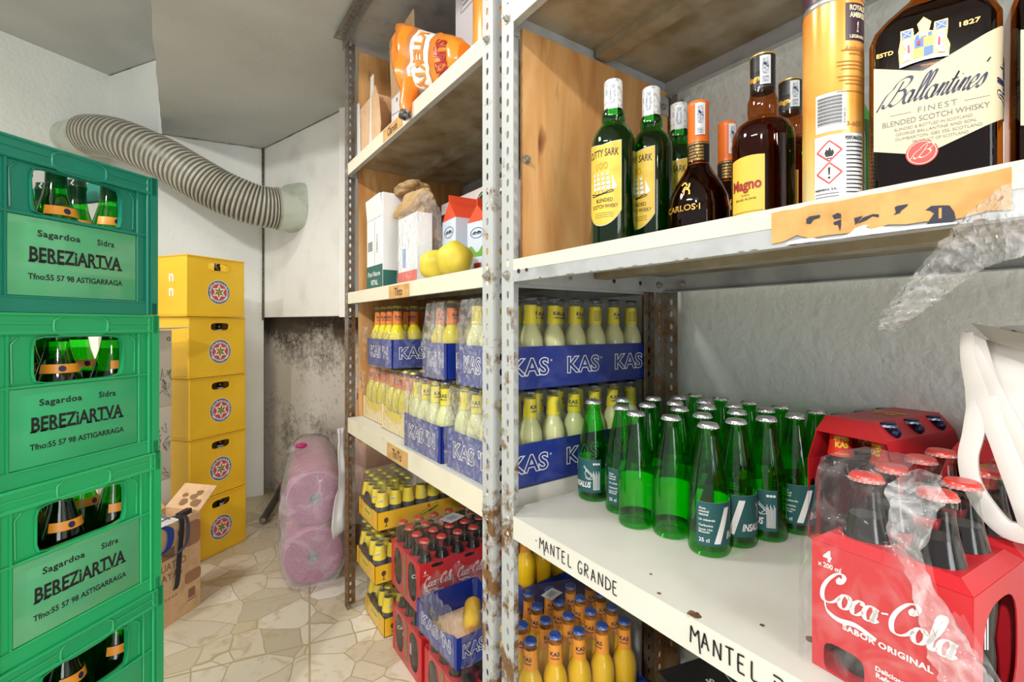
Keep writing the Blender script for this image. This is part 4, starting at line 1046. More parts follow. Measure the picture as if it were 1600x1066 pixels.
# ---------------------------------------------------------------- wrapped cola cases on the floor
OV = [(.34 + .27 * cos(pi / 2 + 2 * pi * k / 12), .36 + .36 * sin(pi / 2 + 2 * pi * k / 12)) for k in range(13)]
SCRIPT = {'C': ([[(1.00, 1.22), (1.06, 1.48), (.88, 1.62), (.58, 1.50), (.26, 1.05), (.14, .55), (.28, .10), (.60, .0), (.92, .18), (1.12, .48)], [(1.00, 1.22), (.88, 1.12), (.80, 1.24), (.88, 1.40)]], 1.08),
          'o': ([OV, [(.36, .72), (.50, .58), (.72, .56)]], .66),
          'c': ([[(.54, .54), (.50, .70), (.30, .70), (.10, .40), (.18, .04), (.42, .02), (.66, .30)]], .62),
          'a': ([OV, [(.62, .72), (.53, .26), (.60, .02), (.82, .20)]], .80),
          'l': ([[(.04, .20), (.34, .90), (.42, 1.50), (.28, 1.62), (.16, 1.30), (.16, .30), (.26, .02), (.48, .20)]], .42),
          'n': ([[(.02, .20), (.16, .66), (.22, .66), (.16, .02)], [(.16, .20), (.34, .62), (.50, .68), (.52, .50), (.46, .16), (.56, .0), (.74, .20)]], .66),
          't': ([[(.04, .20), (.22, .80), (.26, 1.22)], [(.26, 1.22), (.16, .24), (.26, .0), (.46, .20)], [(.02, .80), (.46, .84)]], .42),
          'i': ([[(.02, .20), (.16, .68), (.14, .20), (.24, .0), (.42, .20)], [(.22, .96), (.26, 1.02)]], .36),
          'e': ([[(.06, .28), (.40, .40), (.42, .66), (.26, .70), (.08, .36), (.18, .0), (.40, .06), (.58, .26)]], .52),
          's': ([[(.02, .14), (.24, .70), (.38, .50), (.40, .16), (.22, .0), (.08, .10)]], .46), "'": ([[(.10, 1.36), (.16, 1.60)]], .16), '-': ([[(.04, .62), (.34, .70)]], .42),
          'B': ([[(.46, 1.40), (.30, .60), (.06, .04), (-.22, -.02), (-.30, .18)], [(-.10, 1.02), (.10, 1.44), (.60, 1.62), (1.00, 1.50), (1.00, 1.16), (.70, .90), (.42, .82)], [(.42, .84), (.86, .84), (1.06, .52), (.86, .14), (.44, -.02), (.20, .12)], [(-.10, 1.02), (-.38, .72), (-.52, .22), (-.60, -.22)]], 1.10)}
def script(b, s, f, x, y, h, w, slant=.3, nib=radians(30), wmin=.22, kx=1.0):
    x0 = x
    for c_ in s:
        st, adv = SCRIPT[c_]
        for q in st: stroke(b, [(x + (p[0] * kx + p[1] * slant) * h, y + p[1] * h) for p in q], w, f, 6, nib, wmin)
        x += adv * h * kx
    return x
def cola_logo(b, f, x, y, h, w):
    e = script(b, 'Coca-Cola', f, x, y, h, w, .24, radians(8), .36, .80)
    stroke(b, [(x + .34 * h, y - .02 * h), (x + .45 * h, y - .42 * h), (x + .95 * h, y - .62 * h), (x + 1.7 * h, y - .50 * h), (x + 2.5 * h, y - .72 * h)], w * 1.1, f, 8, radians(100), .3)
    return e
def carrier_top(b, x0, x1, y0, y1, z, cells, r):
    nx, ny = cells
    for i in range(nx):
        for j in range(ny): holed(b, lambda u, v: Vector((u, v, z)), x0 + (x1 - x0) * i / nx, x0 + (x1 - x0) * (i + 1) / nx, y0 + (y1 - y0) * j / ny, y0 + (y1 - y0) * (j + 1) / ny, el_hole(r, r), 24)
def cola_case(label, lev, x0, y0, z, seed, vis):
    """24 bottles: six red 2 x 2 carriers under one film, ends with side openings"""
    w, l, h = .2345, .350, .150
    t = thing('cola_case', label, 'drinks case', (x0, y0, z), 0, 'wrapped cola cases')
    b = B(); f = lambda u, v: Vector((u, 0, v))
    for k in range(3):
        holed(b, f, l * k / 3, l * (k + 1) / 3, 0, .040, el_hole(.020, .015, -.010, -.003), 24); holed(b, f, l * k / 3, l * (k + 1) / 3, .132, h, rr_hole(.02, .006, 3), 24)
        rect(b, f, l * k / 3, l * (k + 1) / 3, .040, .132)
    fe = lambda u, v: Vector((0, w - u, v))
    for k in range(2): holed(b, fe, w * k / 2, w * (k + 1) / 2, .012, h - .004, rr_hole(.034, .060, 2.4), 28)
    rect(b, fe, 0, w, 0, .012); rect(b, fe, 0, w, h - .004, h); rect(b, lambda u, v: Vector((u, w, v)), 0, l, 0, h); rect(b, lambda u, v: Vector((l, u, v)), 0, w, 0, h)
    carrier_top(b, 0, l, 0, w, h, (6, 4), .0232); rect(b, lambda u, v: Vector((u, v, .001)), 0, l, 0, w)
    cs = solid(obj('carton', b, card_red, t, smooth=False), .0012, 0)
    fm = plane_map((0, 0, 0), (1, 0, 0), (0, 0, 1), .0012); b = B()
    for k in range(3):
        cola_logo(b, fm, l * k / 3 + .010, .080, .0195, .0042); write(b, '4', fm, l * k / 3 + .016, .122, .010, bold=.03); write(b, 'x 200 ml', fm, l * k / 3 + .018, .116, .0035, bold=.02)
        write(b, 'SABOR ORIGINAL', fm, l * k / 3 + .055, .060, .0045, bold=.03)
    obj('lettering', b, ink_white, cs, smooth=False)
    b = B(); fx = lambda u, v: Vector((-.0015, w - u, v))
    for k in range(1, 2): rect(b, fx, w * k / 2 - .010, w * k / 2 + .010, .012, h - .006)
    obj('end_strip', b, card_dark, cs, smooth=False)
    film_hull(t, 0, l, 0, w, .152, .2155, film_tight, seed, .008, amp=.002)
    if lev == 'upper':
        b = B(); fs = plane_map((0, 0, .2235), (.94, .34, 0), (-.34, .94, 0), 0); rect(b, fs, .16, .235, .02, .075); st = obj('barcode_sticker', b, barcode_white, t, smooth=False)
        b = B(); fs = plane_map((0, 0, .2240), (.94, .34, 0), (-.34, .94, 0), 0)
        for k in range(16): rect(b, fs, .178 + k * .0024, .178 + k * .0024 + (.0008, .0014)[k % 3 == 0], .034, .062)
        obj('barcode', b, ink_grey, st, smooth=False)
    for i in range(6):
        for j in range(4):
            if vis(i, j): cola.put((x0 + l * (i + .5) / 6, y0 + w * (j + .5) / 4, z + .002), rnd.uniform(-3, 3), 'cola bottle with red cap in the ' + lev + ' wrapped cola case', 'cola bottles in the ' + lev + ' case')
cola_case('red wrapped cola case with barcode sticker beside the tonic trays', 'upper', .604, 1.352, .2205, 31, lambda i, j: True)
cola_case('red wrapped cola case on the floor under the barcoded one', 'lower', .606, 1.345, .0, 32, lambda i, j: i < 1)
cola_case('red wrapped cola case on the floor under the opened blue tray', 'front', .602, 1.078, .0, 33, lambda i, j: i < 2 or j < 1)
# opened blue tray lying on that case, a bottle on its side in it
ot = thing('soda_tray', 'opened blue soda tray lying on the front cola case', 'drinks tray', (.585, 1.082, .2195), 0, 'blue soda trays')
ot.rotation_euler = (radians(0), radians(0), radians(2))
tb = tray_body(ot, card_blue, 0, .205, 0, .232, .082, cut=.028); kas_text(tb, 0, 0, .205, .232, .082, 2)
b = B(); rect(b, lambda u, v: Vector((u, v, .0028)), .004, .201, .004, .228); obj('tray_floor', b, card, tb, smooth=False)
film_hull(ot, 0, .205, 0, .232, .085, .135, film_loose, 35, .012, 'torn_film', .008, top=False, ragged=.05)
Rm = (radians(90), 0, radians(58))
o = kas_orange.put((.740, 1.262, .2195 + .034), 0, 'orange soda bottle lying on its side in the opened blue tray', None, (radians(86), radians(0), radians(-32)))
# ---------------------------------------------------------------- orange soda trays between the racks, low down
tg = thing('soda_tray', 'blue soda tray on the floor beneath the clear-wrapped orange sodas', 'drinks tray', (.613, .838, 0), radians(-17.6), 'blue soda trays')
tray_body(tg, card_blue, 0, .30, 0, .235, .188)
t = thing('soda_tray', 'blue tray of blue-capped orange sodas with barcode sticker, below the water shelf', 'drinks tray', (.613, .838, .190), radians(-17.6), 'blue soda trays')
tb = tray_body(t, card_blue, 0, .31, 0, .240, .075); kas_text(tb, 0, 0, .31, .240, .075, 3, False)
film_hull(t, 0, .31, 0, .240, .08, .210, film_tight, 41, .006, amp=.002)
b = B(); fs = plane_map((0, 0, .2165), (.85, .5, 0), (-.5, .85, 0), 0); rect(b, fs, .185, .235, .06, .095); st = obj('barcode_sticker', b, barcode_white, t, smooth=False)
b = B(); fs = plane_map((0, 0, .2170), (.85, .5, 0), (-.5, .85, 0), 0)
for k in range(12): rect(b, fs, .196 + k * .0024, .196 + k * .0024 + (.0008, .0014)[k % 3 == 0], .070, .090)
obj('barcode', b, ink_grey, st, smooth=False)
R = Matrix.Rotation(radians(-17.6), 3, 'Z')
for j in range(4):
    for i in range(5):
        p = R @ Vector((.031 + .060 * i + (.0 if j % 2 == 0 else .0), .031 + .0597 * j, 0)) + Vector((.613, .838, .192))
        kas_orange.put(p, rnd.uniform(-1.1, .5) - .5, 'orange soda bottle with blue cap in the wrapped tray below the water shelf', 'blue capped orange sodas in the low tray')
# taller stack behind it
t = thing('soda_tray', 'blue soda tray under the hindmost orange sodas, mostly hidden', 'drinks tray', (.800, 1.085, .2195), 0, 'blue soda trays')
tray_body(t, card_blue, 0, .25, 0, .14, .083); t = thing('soda_tray', 'blue tray of orange sodas behind the blue-capped ones, mostly hidden', 'drinks tray', (.800, 1.085, .3030), 0, 'blue soda trays')
tray_body(t, card_blue, 0, .25, 0, .14, .06)
for i in range(4):
    for j in range(1): kas_orange.put((.832 + .0605 * i, 1.120 + .06 * j, .3050), rnd.uniform(-1, 1), 'orange soda bottle at the back, above the blue-capped ones', 'orange sodas in the hidden back tray')
# black carton low in the near rack
bx0 = thing('black_carton', 'black printed carton on the floor under the water shelf', 'box', (.865, .43, 0), radians(-14))
b = B(); box(b, -.13, .13, -.15, .15, 0, .425, bevel=.002); bb_ = obj('carton', b, M('black_carton_card', '#17161a', .45), bx0)
b = B(); ft = plane_map((0, 0, .4252), (0, -1, 0), (1, 0, 0), .0006)
rect(b, ft, -.13, -.02, .03, .10); l_ = obj('label_frame', b, ink_grey, bb_, smooth=False)
b = B(); ft = plane_map((0, 0, .4252), (0, -1, 0), (1, 0, 0), .001); rect(b, ft, -.126, -.024, .034, .096); obj('label_field', b, M('label_dark', '#34352f', .6), l_, smooth=False)
b = B(); ft = plane_map((0, 0, .4252), (0, -1, 0), (1, 0, 0), .0014)
for k in range(4): rect(b, ft, -.11 + k * .004, -.05 + k * .006, .05 + k * .010, .053 + k * .010)
stroke(b, [(-.149, .01), (-.05, -.02), (.1, .02)], .003, ft, 4); write(b, 'selection', ft, -.045, -.06, .02, bold=.02, shear=.2)
obj('lettering', b, ink_white, bb_, smooth=False)

# ---------------------------------------------------------------- mineral water bottles, five rows of five
def make_water():
    r = empty('mineral_water_bottle'); n = 30
    prof = [(.026, .004), (.0295, 0), (.0325, .002), (.0342, .007), (.0342, .094), (.0336, .100), (.0300, .122), (.0245, .148), (.0190, .170), (.0152, .186), (.0142, .194), (.0152, .196), (.0152, .200), (.0136, .202), (.0136, .207)]
    prof = [(q[0] * .955, q[1] * 1.0245) for q in prof]
    obj('glass_body', lathe(B(), prof, n), glass_green, r)
    obj('water', lathe(B(), [(.027, .008), (.0308, .010), (.0308, .096), (.0302, .102), (.0281, .116)], n), water_mat, r)
    R_ = .0327; L0, L1, Z0, Z1 = -.056, .056, .020, .090
    b = B(); rect(b, cyl_map(R_, -pi / 2, 0, .0007), L0, L1, Z0, Z1, 26, 1); lb = obj('label', b, label_teal, r)
    b = B(); rect(b, cyl_map(R_, -pi / 2, 0, .0003), L0, L1, Z0, Z1, 26, 1); obj('label_back', b, label_back, lb)
    b = B(); f = cyl_map(R_, -pi / 2, 0, .0011)
    for k, (s_, h_, yy) in enumerate((('Agua', .0036, .0785), ('mineral', .0036, .0735), ('natural', .0036, .0685), ('Ur minerala', .0036, .0600), ('Carbonica', .0036, .0510), ('Desde 1926', .0030, .0445), ('Manantial', .0030, .0405), ('25 cl', .0060, .0260))):
        write(b, s_, f, -.052, yy, h_, bold=.02, align='L')
    n_ = 8; P0 = [(-.029, .024), (-.019, .024), (-.002, .082), (-.012, .082)]
    g = [[b.verts.new(f(P0[0][0] + (P0[3][0] - P0[0][0]) * j / n_ + (.010) * i / 3, .024 + .058 * j / n_)) for i in range(4)] for j in range(n_ + 1)]
    for j in range(n_):
        for i in range(3): b.faces.new((g[j][i], g[j][i + 1], g[j + 1][i + 1], g[j + 1][i]))
    write(b, 'INSALUS', f, .014, .031, .0115, bold=.03, shear=.25, width=.042)
    for q in ([(.018, .074), (.024, .068), (.022, .058), (.030, .050), (.036, .056)], [(.020, .076), (.028, .064), (.038, .056)], [(.024, .066), (.032, .060), (.040, .052), (.030, .048), (.023, .052)], [(.026, .070), (.034, .062), (.041, .058)]):
        stroke(b, q, .0010, f, 5)
    for k in range(8): rect(b, f, .0395 + k * .0018, .0404 + k * .0018, .026, .066 - .004 * (k % 3), 1, 3)
    for k in range(3): rect(b, f, .039 + k * .005, .043 + k * .005, .079, .083)
    obj('lettering', b, ink_white, lb, smooth=False)
    obj('crown_cap', crown(B(), .2055, .0160, .0072, 21), [cap_silver, CAP_SKIRT.get(cap_silver.name, cap_silver)], r)
    return r
water = Kind(make_water(), 'bottle')
rows = [[(.744, .753), (.741, .669), (.712, .607), (.732, .543), (.728, .466)], [(.818, .735), (.807, .657), (.823, .590), (.799, .523), (.797, .457)], [(.890, .707), (.876, .639), (.887, .570), (.883, .504), (.863, .438)],
        [(.952, .683), (.949, .617), (.952, .551), (.952, .485), (.934, .421)], [(1.018, .686), (1.018, .620), (1.018, .554), (1.018, .488), (1.018, .421)]]
yaws = [[-1.2, .8, 3.1, 3.2, 1.15], [.3, 1.0, 2.9, .1, .5], [.4, 2.2, .1, 1.2, -1.2], [0, 1.5, .7, 2.0, .95], [1.0, .3, 2.4, 0, 1.4]]
ordn = ['first', 'second', 'third', 'fourth', 'fifth']; rown = ['front row', 'second row', 'middle row', 'fourth row', 'back row']
for j, rw in enumerate(rows):
    for i, (x, y) in enumerate(rw):
        water.put((x, y, .7316), atan2(-y, -x) + pi / 2 + yaws[j][i], 'green glass water bottle with silver cap, ' + ordn[i] + ' from the left in the ' + rown[j], 'mineral water bottles on the white shelf')

# ---------------------------------------------------------------- bitter soda six-packs
def make_bitter():
    r = empty('bitter_soda_bottle')
    prof = [(.026, 0), (.0300, .003), (.0305, .010), (.0305, .112), (.0290, .126), (.0225, .146), (.0180, .156), (.0165, .166), (.0155, .196), (.0135, .204), (.0148, .206), (.0148, .211), (.0132, .213), (.0132, .218)]
    obj('glass_body', lathe(B(), prof, 22), glass_clear, r); obj('liquid', lathe(B(), [(.0255, .004), (.0290, .011), (.0290, .112), (.0275, .126), (.0210, .146), (.0165, .156), (.0152, .166), (.0145, .190)], 20), bitter_liq, r)
    rf = lambda z: .0165 - max(0, z - .166) * .030 + max(0, .166 - z) * .20
    b = B(); rect(b, cyl_map(rf, 0, .150, .0009), -.0185 * pi, .0185 * pi, 0, .044, 22, 3); bmesh.ops.remove_doubles(b, verts=b.verts, dist=1e-5); lb = obj('neck_label', b, label_red, r)
    b = B(); f = cyl_map(rf, -pi / 2, .150, .0014); write(b, 'BITTER', f, 0, .0270, .0060, bold=.03, width=.026); write(b, 'KAS', f, 0, .0155, .0090, bold=.04, width=.022); write(b, 'SIN ALCOHOL', f, 0, .004, .0022, bold=.02)
    obj('label_lettering', b, label_yellow, lb, smooth=False)
    obj('crown_cap', crown(B(), .2125, .0150, .0068, 18), [cap_navy, CAP_SKIRT.get(cap_navy.name, cap_navy)], r)
    return r
bitter = Kind(make_bitter(), 'bottle')
def six_pack(label, x, y, rz, where, group, seed):
    """red sleeve open at both ends, side walls leaning in, notches for the caps"""
    t = thing('soda_six_pack', label, 'drinks carton', (x, y, .7316), rz, 'red bitter soda six-packs')
    l, w, h = .204, .136, .222                                   # local x depth, y width
    prof = [(-.002, 0), (w + .002, 0), (w + .002, .140), (w - .014, .196), (w - .036, h), (.036, h), (.014, .196), (-.002, .140)]
    b = B(); tck = .0014; n = len(prof)
    ring = [[b.verts.new((xx, p[0], p[1])) for p in prof] for xx in (0, l)]
    for k in range(n): b.faces.new((ring[0][k], ring[0][(k + 1) % n], ring[1][(k + 1) % n], ring[1][k]))
    bmesh.ops.recalc_face_normals(b, faces=b.faces)
    body = solid(obj('sleeve', b, [card_red], t, smooth=False), tck, -1)
    b = B()                                                      # brown inside of the sleeve
    for k in range(n):
        p, q = prof[k], prof[(k + 1) % n]; c_ = Vector((w / 2, h * .45)); pp = [Vector(v) + (c_ - Vector(v)) * .012 for v in (p, q)]
        b.faces.new([b.verts.new(v) for v in ((.0003, *pp[0]), (.0003, *pp[1]), (l - .0003, *pp[1]), (l - .0003, *pp[0]))])
    obj('sleeve_lining', b, card_orange, body, smooth=False)
    b = B()                                                      # front flap: red valance across the opening, side cheek
    prism(b, [(.030, h), (w - .030, h), (w - .012, h - .030), (.012, h - .030)], ((-.001, 0, 0), (0, 1, 0), (0, 0, 1)), .001)
    obj('front_flap', b, card_red, body, smooth=False)
    b = B()
    for k in range(3):
        for s_ in (0, 1):
            fm = (lambda u, v, s_=s_: Vector((u, (.0125 + .0245 * v / .030) if s_ == 0 else (w - .0125 - .0245 * v / .030), .194 + v * .94)))
            disc(b, lambda u, v, s_=s_: fm(u, v) + Vector((0, -.0012 if s_ == 0 else .0012, .0012)), .034 + .068 * k, .015, .014, .011, 16)
    ch_ = obj('cap_hole', b, black_plastic, body, smooth=False)
    for k in range(3):
        for s_ in (0, 1):
            b = B(); c_ = Vector((.034 + .068 * k, .020 if s_ == 0 else w - .020, .205)); bmesh.ops.create_uvsphere(b, u_segments=12, v_segments=8, radius=.0100, matrix=Matrix.Translation(c_) @ Matrix.Diagonal((1, .8, .9, 1))); obj('cap_edge', b, cap_navy, body)
    b = B(); ftop = plane_map((0, 0, h), (0, -1, 0), (1, 0, 0), .0012); write(b, 'BITTER', ftop, -w / 2, .115, .011, bold=.03); write(b, 'KAS', ftop, -w / 2, .095, .013, bold=.03)
    obj('lettering', b, label_yellow, body, smooth=False)
    for i in range(3):
        for j in range(2):
            p = Matrix.Rotation(rz, 3, 'Z') @ Vector((.034 + .068 * i, .034 + .068 * j, 0)) + Vector((x, y, .733))
            bitter.put(p, atan2(-p.y, -p.x) + pi / 2 + (0.1 if j else -.9), where, group)
PK = radians(-10)
six_pack('red bitter soda six-pack right behind the wrapped cola, nearest the water bottles', .893, .257, PK, 'dark red bitter soda bottle in the six-pack beside the water bottles', 'bitter sodas in the left six-pack', 1)
six_pack('red bitter soda six-pack behind the white plastic holder', .872, .078, PK, 'dark red bitter soda bottle in the six-pack behind white plastic', 'bitter sodas in the right six-pack', 2)

# ---------------------------------------------------------------- wrapped cola four-packs in front
def four_pack(label, x, y, rz, where, group):
    t = thing('cola_four_pack', label, 'drinks carton', (x, y, .7316), rz, 'red cola four-packs')
    w, l, h = .134, .134, .147
    b = B()
    f = lambda u, v: Vector((0, w - u, v))                       # face towards the shelf edge
    holed(b, f, 0, .067, 0, .045, rr_hole(.0195, .0165, 4, -.002, -.006), 28); rect(b, f, .067, w, 0, .045); rect(b, f, 0, w, .045, .138)
    k0 = len(b.faces)
    fb = lambda u, v: Vector((l, u, v)); rect(b, fb, 0, w, 0, .138)
    for yy, sg in ((0, 1), (w, -1)):
        fs = lambda u, v: Vector((u, yy, v)); holed(b, fs, 0, l, .004, .138, rr_hole(.046, .052, 3.0, 0, -.004), 32); rect(b, fs, 0, l, 0, .004)
    # sloping shoulder and top with a hole round every bottle
    e = .012
    lo = [(0, 0), (l, 0), (l, w), (0, w)]; hi = [(e, e), (l - e, e), (l - e, w - e), (e, w - e)]
    for k in range(4):
        p, q, r_, s_ = lo[k], lo[(k + 1) % 4], hi[(k + 1) % 4], hi[k]
        b.faces.new([b.verts.new(v) for v in ((*p, .138), (*q, .138), (*r_, h), (*s_, h))])
    carrier_top(b, e, l - e, e, w - e, h, (2, 2), .0230)
    rect(b, lambda u, v: Vector((u, v, .0012)), 0, l, 0, w)
    bmesh.ops.recalc_face_normals(b, faces=b.faces)
    cs = solid(obj('carton', b, card_red, t, smooth=False), .0012, 0)
    b = B(); fm = plane_map((0, w, 0), (0, -1, 0), (0, 0, 1), .0012)
    cola_logo(b, fm, .006, .076, .0222, .0045)
    write(b, 'SABOR ORIGINAL', fm, .069, .055, .0056, bold=.04, width=.076, spacing=1.1)
    write(b, 'Delicioso y', fm, .076, .030, .0046, bold=.03, width=.030); write(b, 'Refrescante', fm, .078, .0235, .0046, bold=.03, width=.033)
    write(b, '4', fm, .016, .120, .0115, bold=.03); write(b, 'x 200 ml', fm, .018, .1125, .0052, bold=.02, width=.023)
    ft = plane_map((l, 0, h), (0, 1, 0), (-1, 0, 0), .0012); write(b, 'Coca-Cola', plane_map((0, e, .1385), (1, 0, 0), (0, .7, .7), .0012), l / 2, .002, .006, bold=.01, shear=.2)
    obj('lettering', b, ink_white, cs, smooth=False)
    for i in range(2):
        for j in range(2):
            p = Matrix.Rotation(rz, 3, 'Z') @ Vector((.0365 + .061 * i, .0365 + .061 * j, 0)) + Vector((x, y, .733))
            cola.put(p, rnd.uniform(-2, 2), where, group, None)
    return t
CK = radians(-5)
four_pack('red cola four-pack at the front of the white shelf', .568, .110, CK, 'red capped cola bottle in the front four-pack', 'cola bottles in the front four-pack')
four_pack('red cola four-pack hidden right behind the front one', .568 + .136 * cos(CK), .110 + .136 * sin(CK), CK, 'red capped cola bottle in the rear four-pack', 'cola bottles in the rear four-pack')
# half torn wrapping film over both packs
tw = thing('torn_film', 'torn shrink film half covering the red cola four-packs', 'plastic film', (.568, .110, .7316), CK)
b = B(); nu, nv = 30, 34
def skin(u, v):
    """v runs up the face, over the caps and back; u along the face from the far side"""
    y = .140 - .150 * u
    P = [(-.004, .0), (-.005, .07), (-.004, .140), (.014, .176), (.023, .212), (.032, .2225), (.09, .224), (.135, .222)]
    s_ = v * (len(P) - 1); i = min(int(s_), len(P) - 2); t = s_ - i
    x = P[i][0] + (P[i + 1][0] - P[i][0]) * t; z = P[i][1] + (P[i + 1][1] - P[i][1]) * t
    d = .0018 * nz((u * 3, v * 3, 0), 2.5, 5) + .0014 * nz((u * 14, v * 3, 0), 2, 6)
    return Vector((x - abs(d) - .0008, y, z + (abs(d) if v > .5 else 0)))
g = [[None] * (nu + 1) for _ in range(nv + 1)]
for j in range(nv + 1):
    v = j / nv; lim = (1.0 - .62 * max(0, (v - .02)) ** .8 + .05 * nz((v * 6, 0, 0), 1, 3)) if v < .75 else .46 + .08 * nz((v * 9, 0, 0), 1, 3)
    lim = max(.34, lim)
    for i in range(nu + 1): g[j][i] = b.verts.new(skin(lim * i / nu, v))
for j in range(nv):
    for i in range(nu): b.faces.new((g[j][i], g[j][i + 1], g[j + 1][i + 1], g[j + 1][i]))
obj('film_sheet', b, film_milky, tw)
b = B()                                                          # left end of the wrap, drawn in below the caps
f0 = [[b.verts.new((x_ + .0, .1425 - ins, z_)) for x_ in (-.005, .022, .050, .078, .106, .134)] for z_, ins in ((0, -.004), (.07, -.004), (.138, -.002), (.175, .012), (.21, .022), (.2225, .026))]
for j in range(5):
    for i in range(5): b.faces.new((f0[j][i], f0[j][i + 1], f0[j + 1][i + 1], f0[j + 1][i]))
obj('film_end', b, film_tight, tw)
b = B(); rng = random.Random(5)                                  # bunched rope of film along the tear
line = cr([(.03, .045, .228), (-.012, .040, .212), (-.022, .040, .172), (-.018, .030, .140), (-.020, .012, .105), (-.022, -.004, .070), (-.026, -.014, .035), (-.034, -.024, .006)], 8)
m = 18; rings = []
for k, p in enumerate(line):
    rr = .013 + .006 * sin(k * .21) + .004 * nz((k * .5, 0, 0), 1, 2); ring = []
    for q in range(m):
        a = 2 * pi * q / m; fr_ = 1 + .45 * nz((cos(a) * 1.3, sin(a) * 1.3, k * .13), 1.6, 8) + .25 * nz((cos(a) * 3, sin(a) * 3, k * .3), 1.2, 9)
        ring.append(b.verts.new(Vector(p) + Vector((sin(a) * rr * .55, cos(a) * rr, .3 * sin(a) * rr)) * fr_))
    rings.append(ring)
for a, c_ in zip(rings, rings[1:]):
    for q in range(m): b.faces.new((a[q], a[(q + 1) % m], c_[(q + 1) % m], c_[q]))
obj('film_roll', b, film_front, tw)
b = B(); gg = []                                                 # loose corner hanging down on the right
for j in range(12):
    gg.append([b.verts.new(Vector((-.014 - .006 * abs(nz((i * .7, j * .4, 0), 1, 4)), .02 - .034 * j / 11 * .9 - .060 * i / 9 * (.3 + .7 * j / 11), .125 - .122 * j / 11 + .006 * nz((i * .5, j * .5, 0), 1, 7)))) for i in range(10)])
for j in range(11):
    for i in range(9): b.faces.new((gg[j][i], gg[j][i + 1], gg[j + 1][i + 1], gg[j + 1][i]))
obj('film_corner', b, film_loose, tw)
# ---------------------------------------------------------------- spirits on the upper shelf of the near rack
ZD = 1.2375
def label_cols(b, f, x0, x1, top, bot, n=20):
    c_ = []
    for k in range(n + 1):
        x = x0 + (x1 - x0) * k / n; c_.append((b.verts.new(f(x, bot(x))), b.verts.new(f(x, top(x)))))
    for p, q in zip(c_, c_[1:]): b.faces.new((p[0], q[0], q[1], p[1]))
def stamp_strip(parent, r, z0, z1, ztop, a, w=.016, blue=False):
    """tax stamp: paper strip down the side of the cap and folded over its top"""
    b = B(); f = cyl_map(r, a, z0, .0016); rect(b, f, -w / 2, w / 2, 0, z1 - z0, 4, 1)
    p = f(0, 0); d = Vector((cos(a), sin(a), 0)); s_ = Vector((-sin(a), cos(a), 0))
    b.faces.new([b.verts.new(q) for q in (d * (r + .0016) + s_ * (w / 2) + Vector((0, 0, z1)), d * (r + .0016) - s_ * (w / 2) + Vector((0, 0, z1)), d * r * .2 - s_ * (w / 2) + Vector((0, 0, ztop + .001)), d * r * .2 + s_ * (w / 2) + Vector((0, 0, ztop + .001)))])
    st = obj('tax_stamp', b, barcode_white, parent, smooth=False)
    b = B(); f2 = cyl_map(r, a, z0, .0021); rect(b, f2, -w * .28, w * .28, .003, .012, 3, 1); h = z1 - z0
    poly(b, [(-w * .2, h * .35), (w * .2, h * .35), (w * .34, h * .55), (w * .2, h * .9), (-w * .2, h * .9), (-w * .34, h * .55)], f2)
    obj('stamp_print', b, M('stamp_grey', '#8b93a3', .6, 0, '#c3c8d0', 300, .4, .6), st, smooth=False)
    if blue:
        b = B(); f3 = cyl_map(r, a, z0, .0026); poly(b, [(-.003, h * .72), (-.001, h * .76), (.002, h * .66), (0, h * .63)], f3); poly(b, [(.002, h * .62), (.004, h * .60), (.0035, h * .57), (.0015, h * .59)], f3); obj('stamp_mark', b, ink_navy, st, smooth=False)
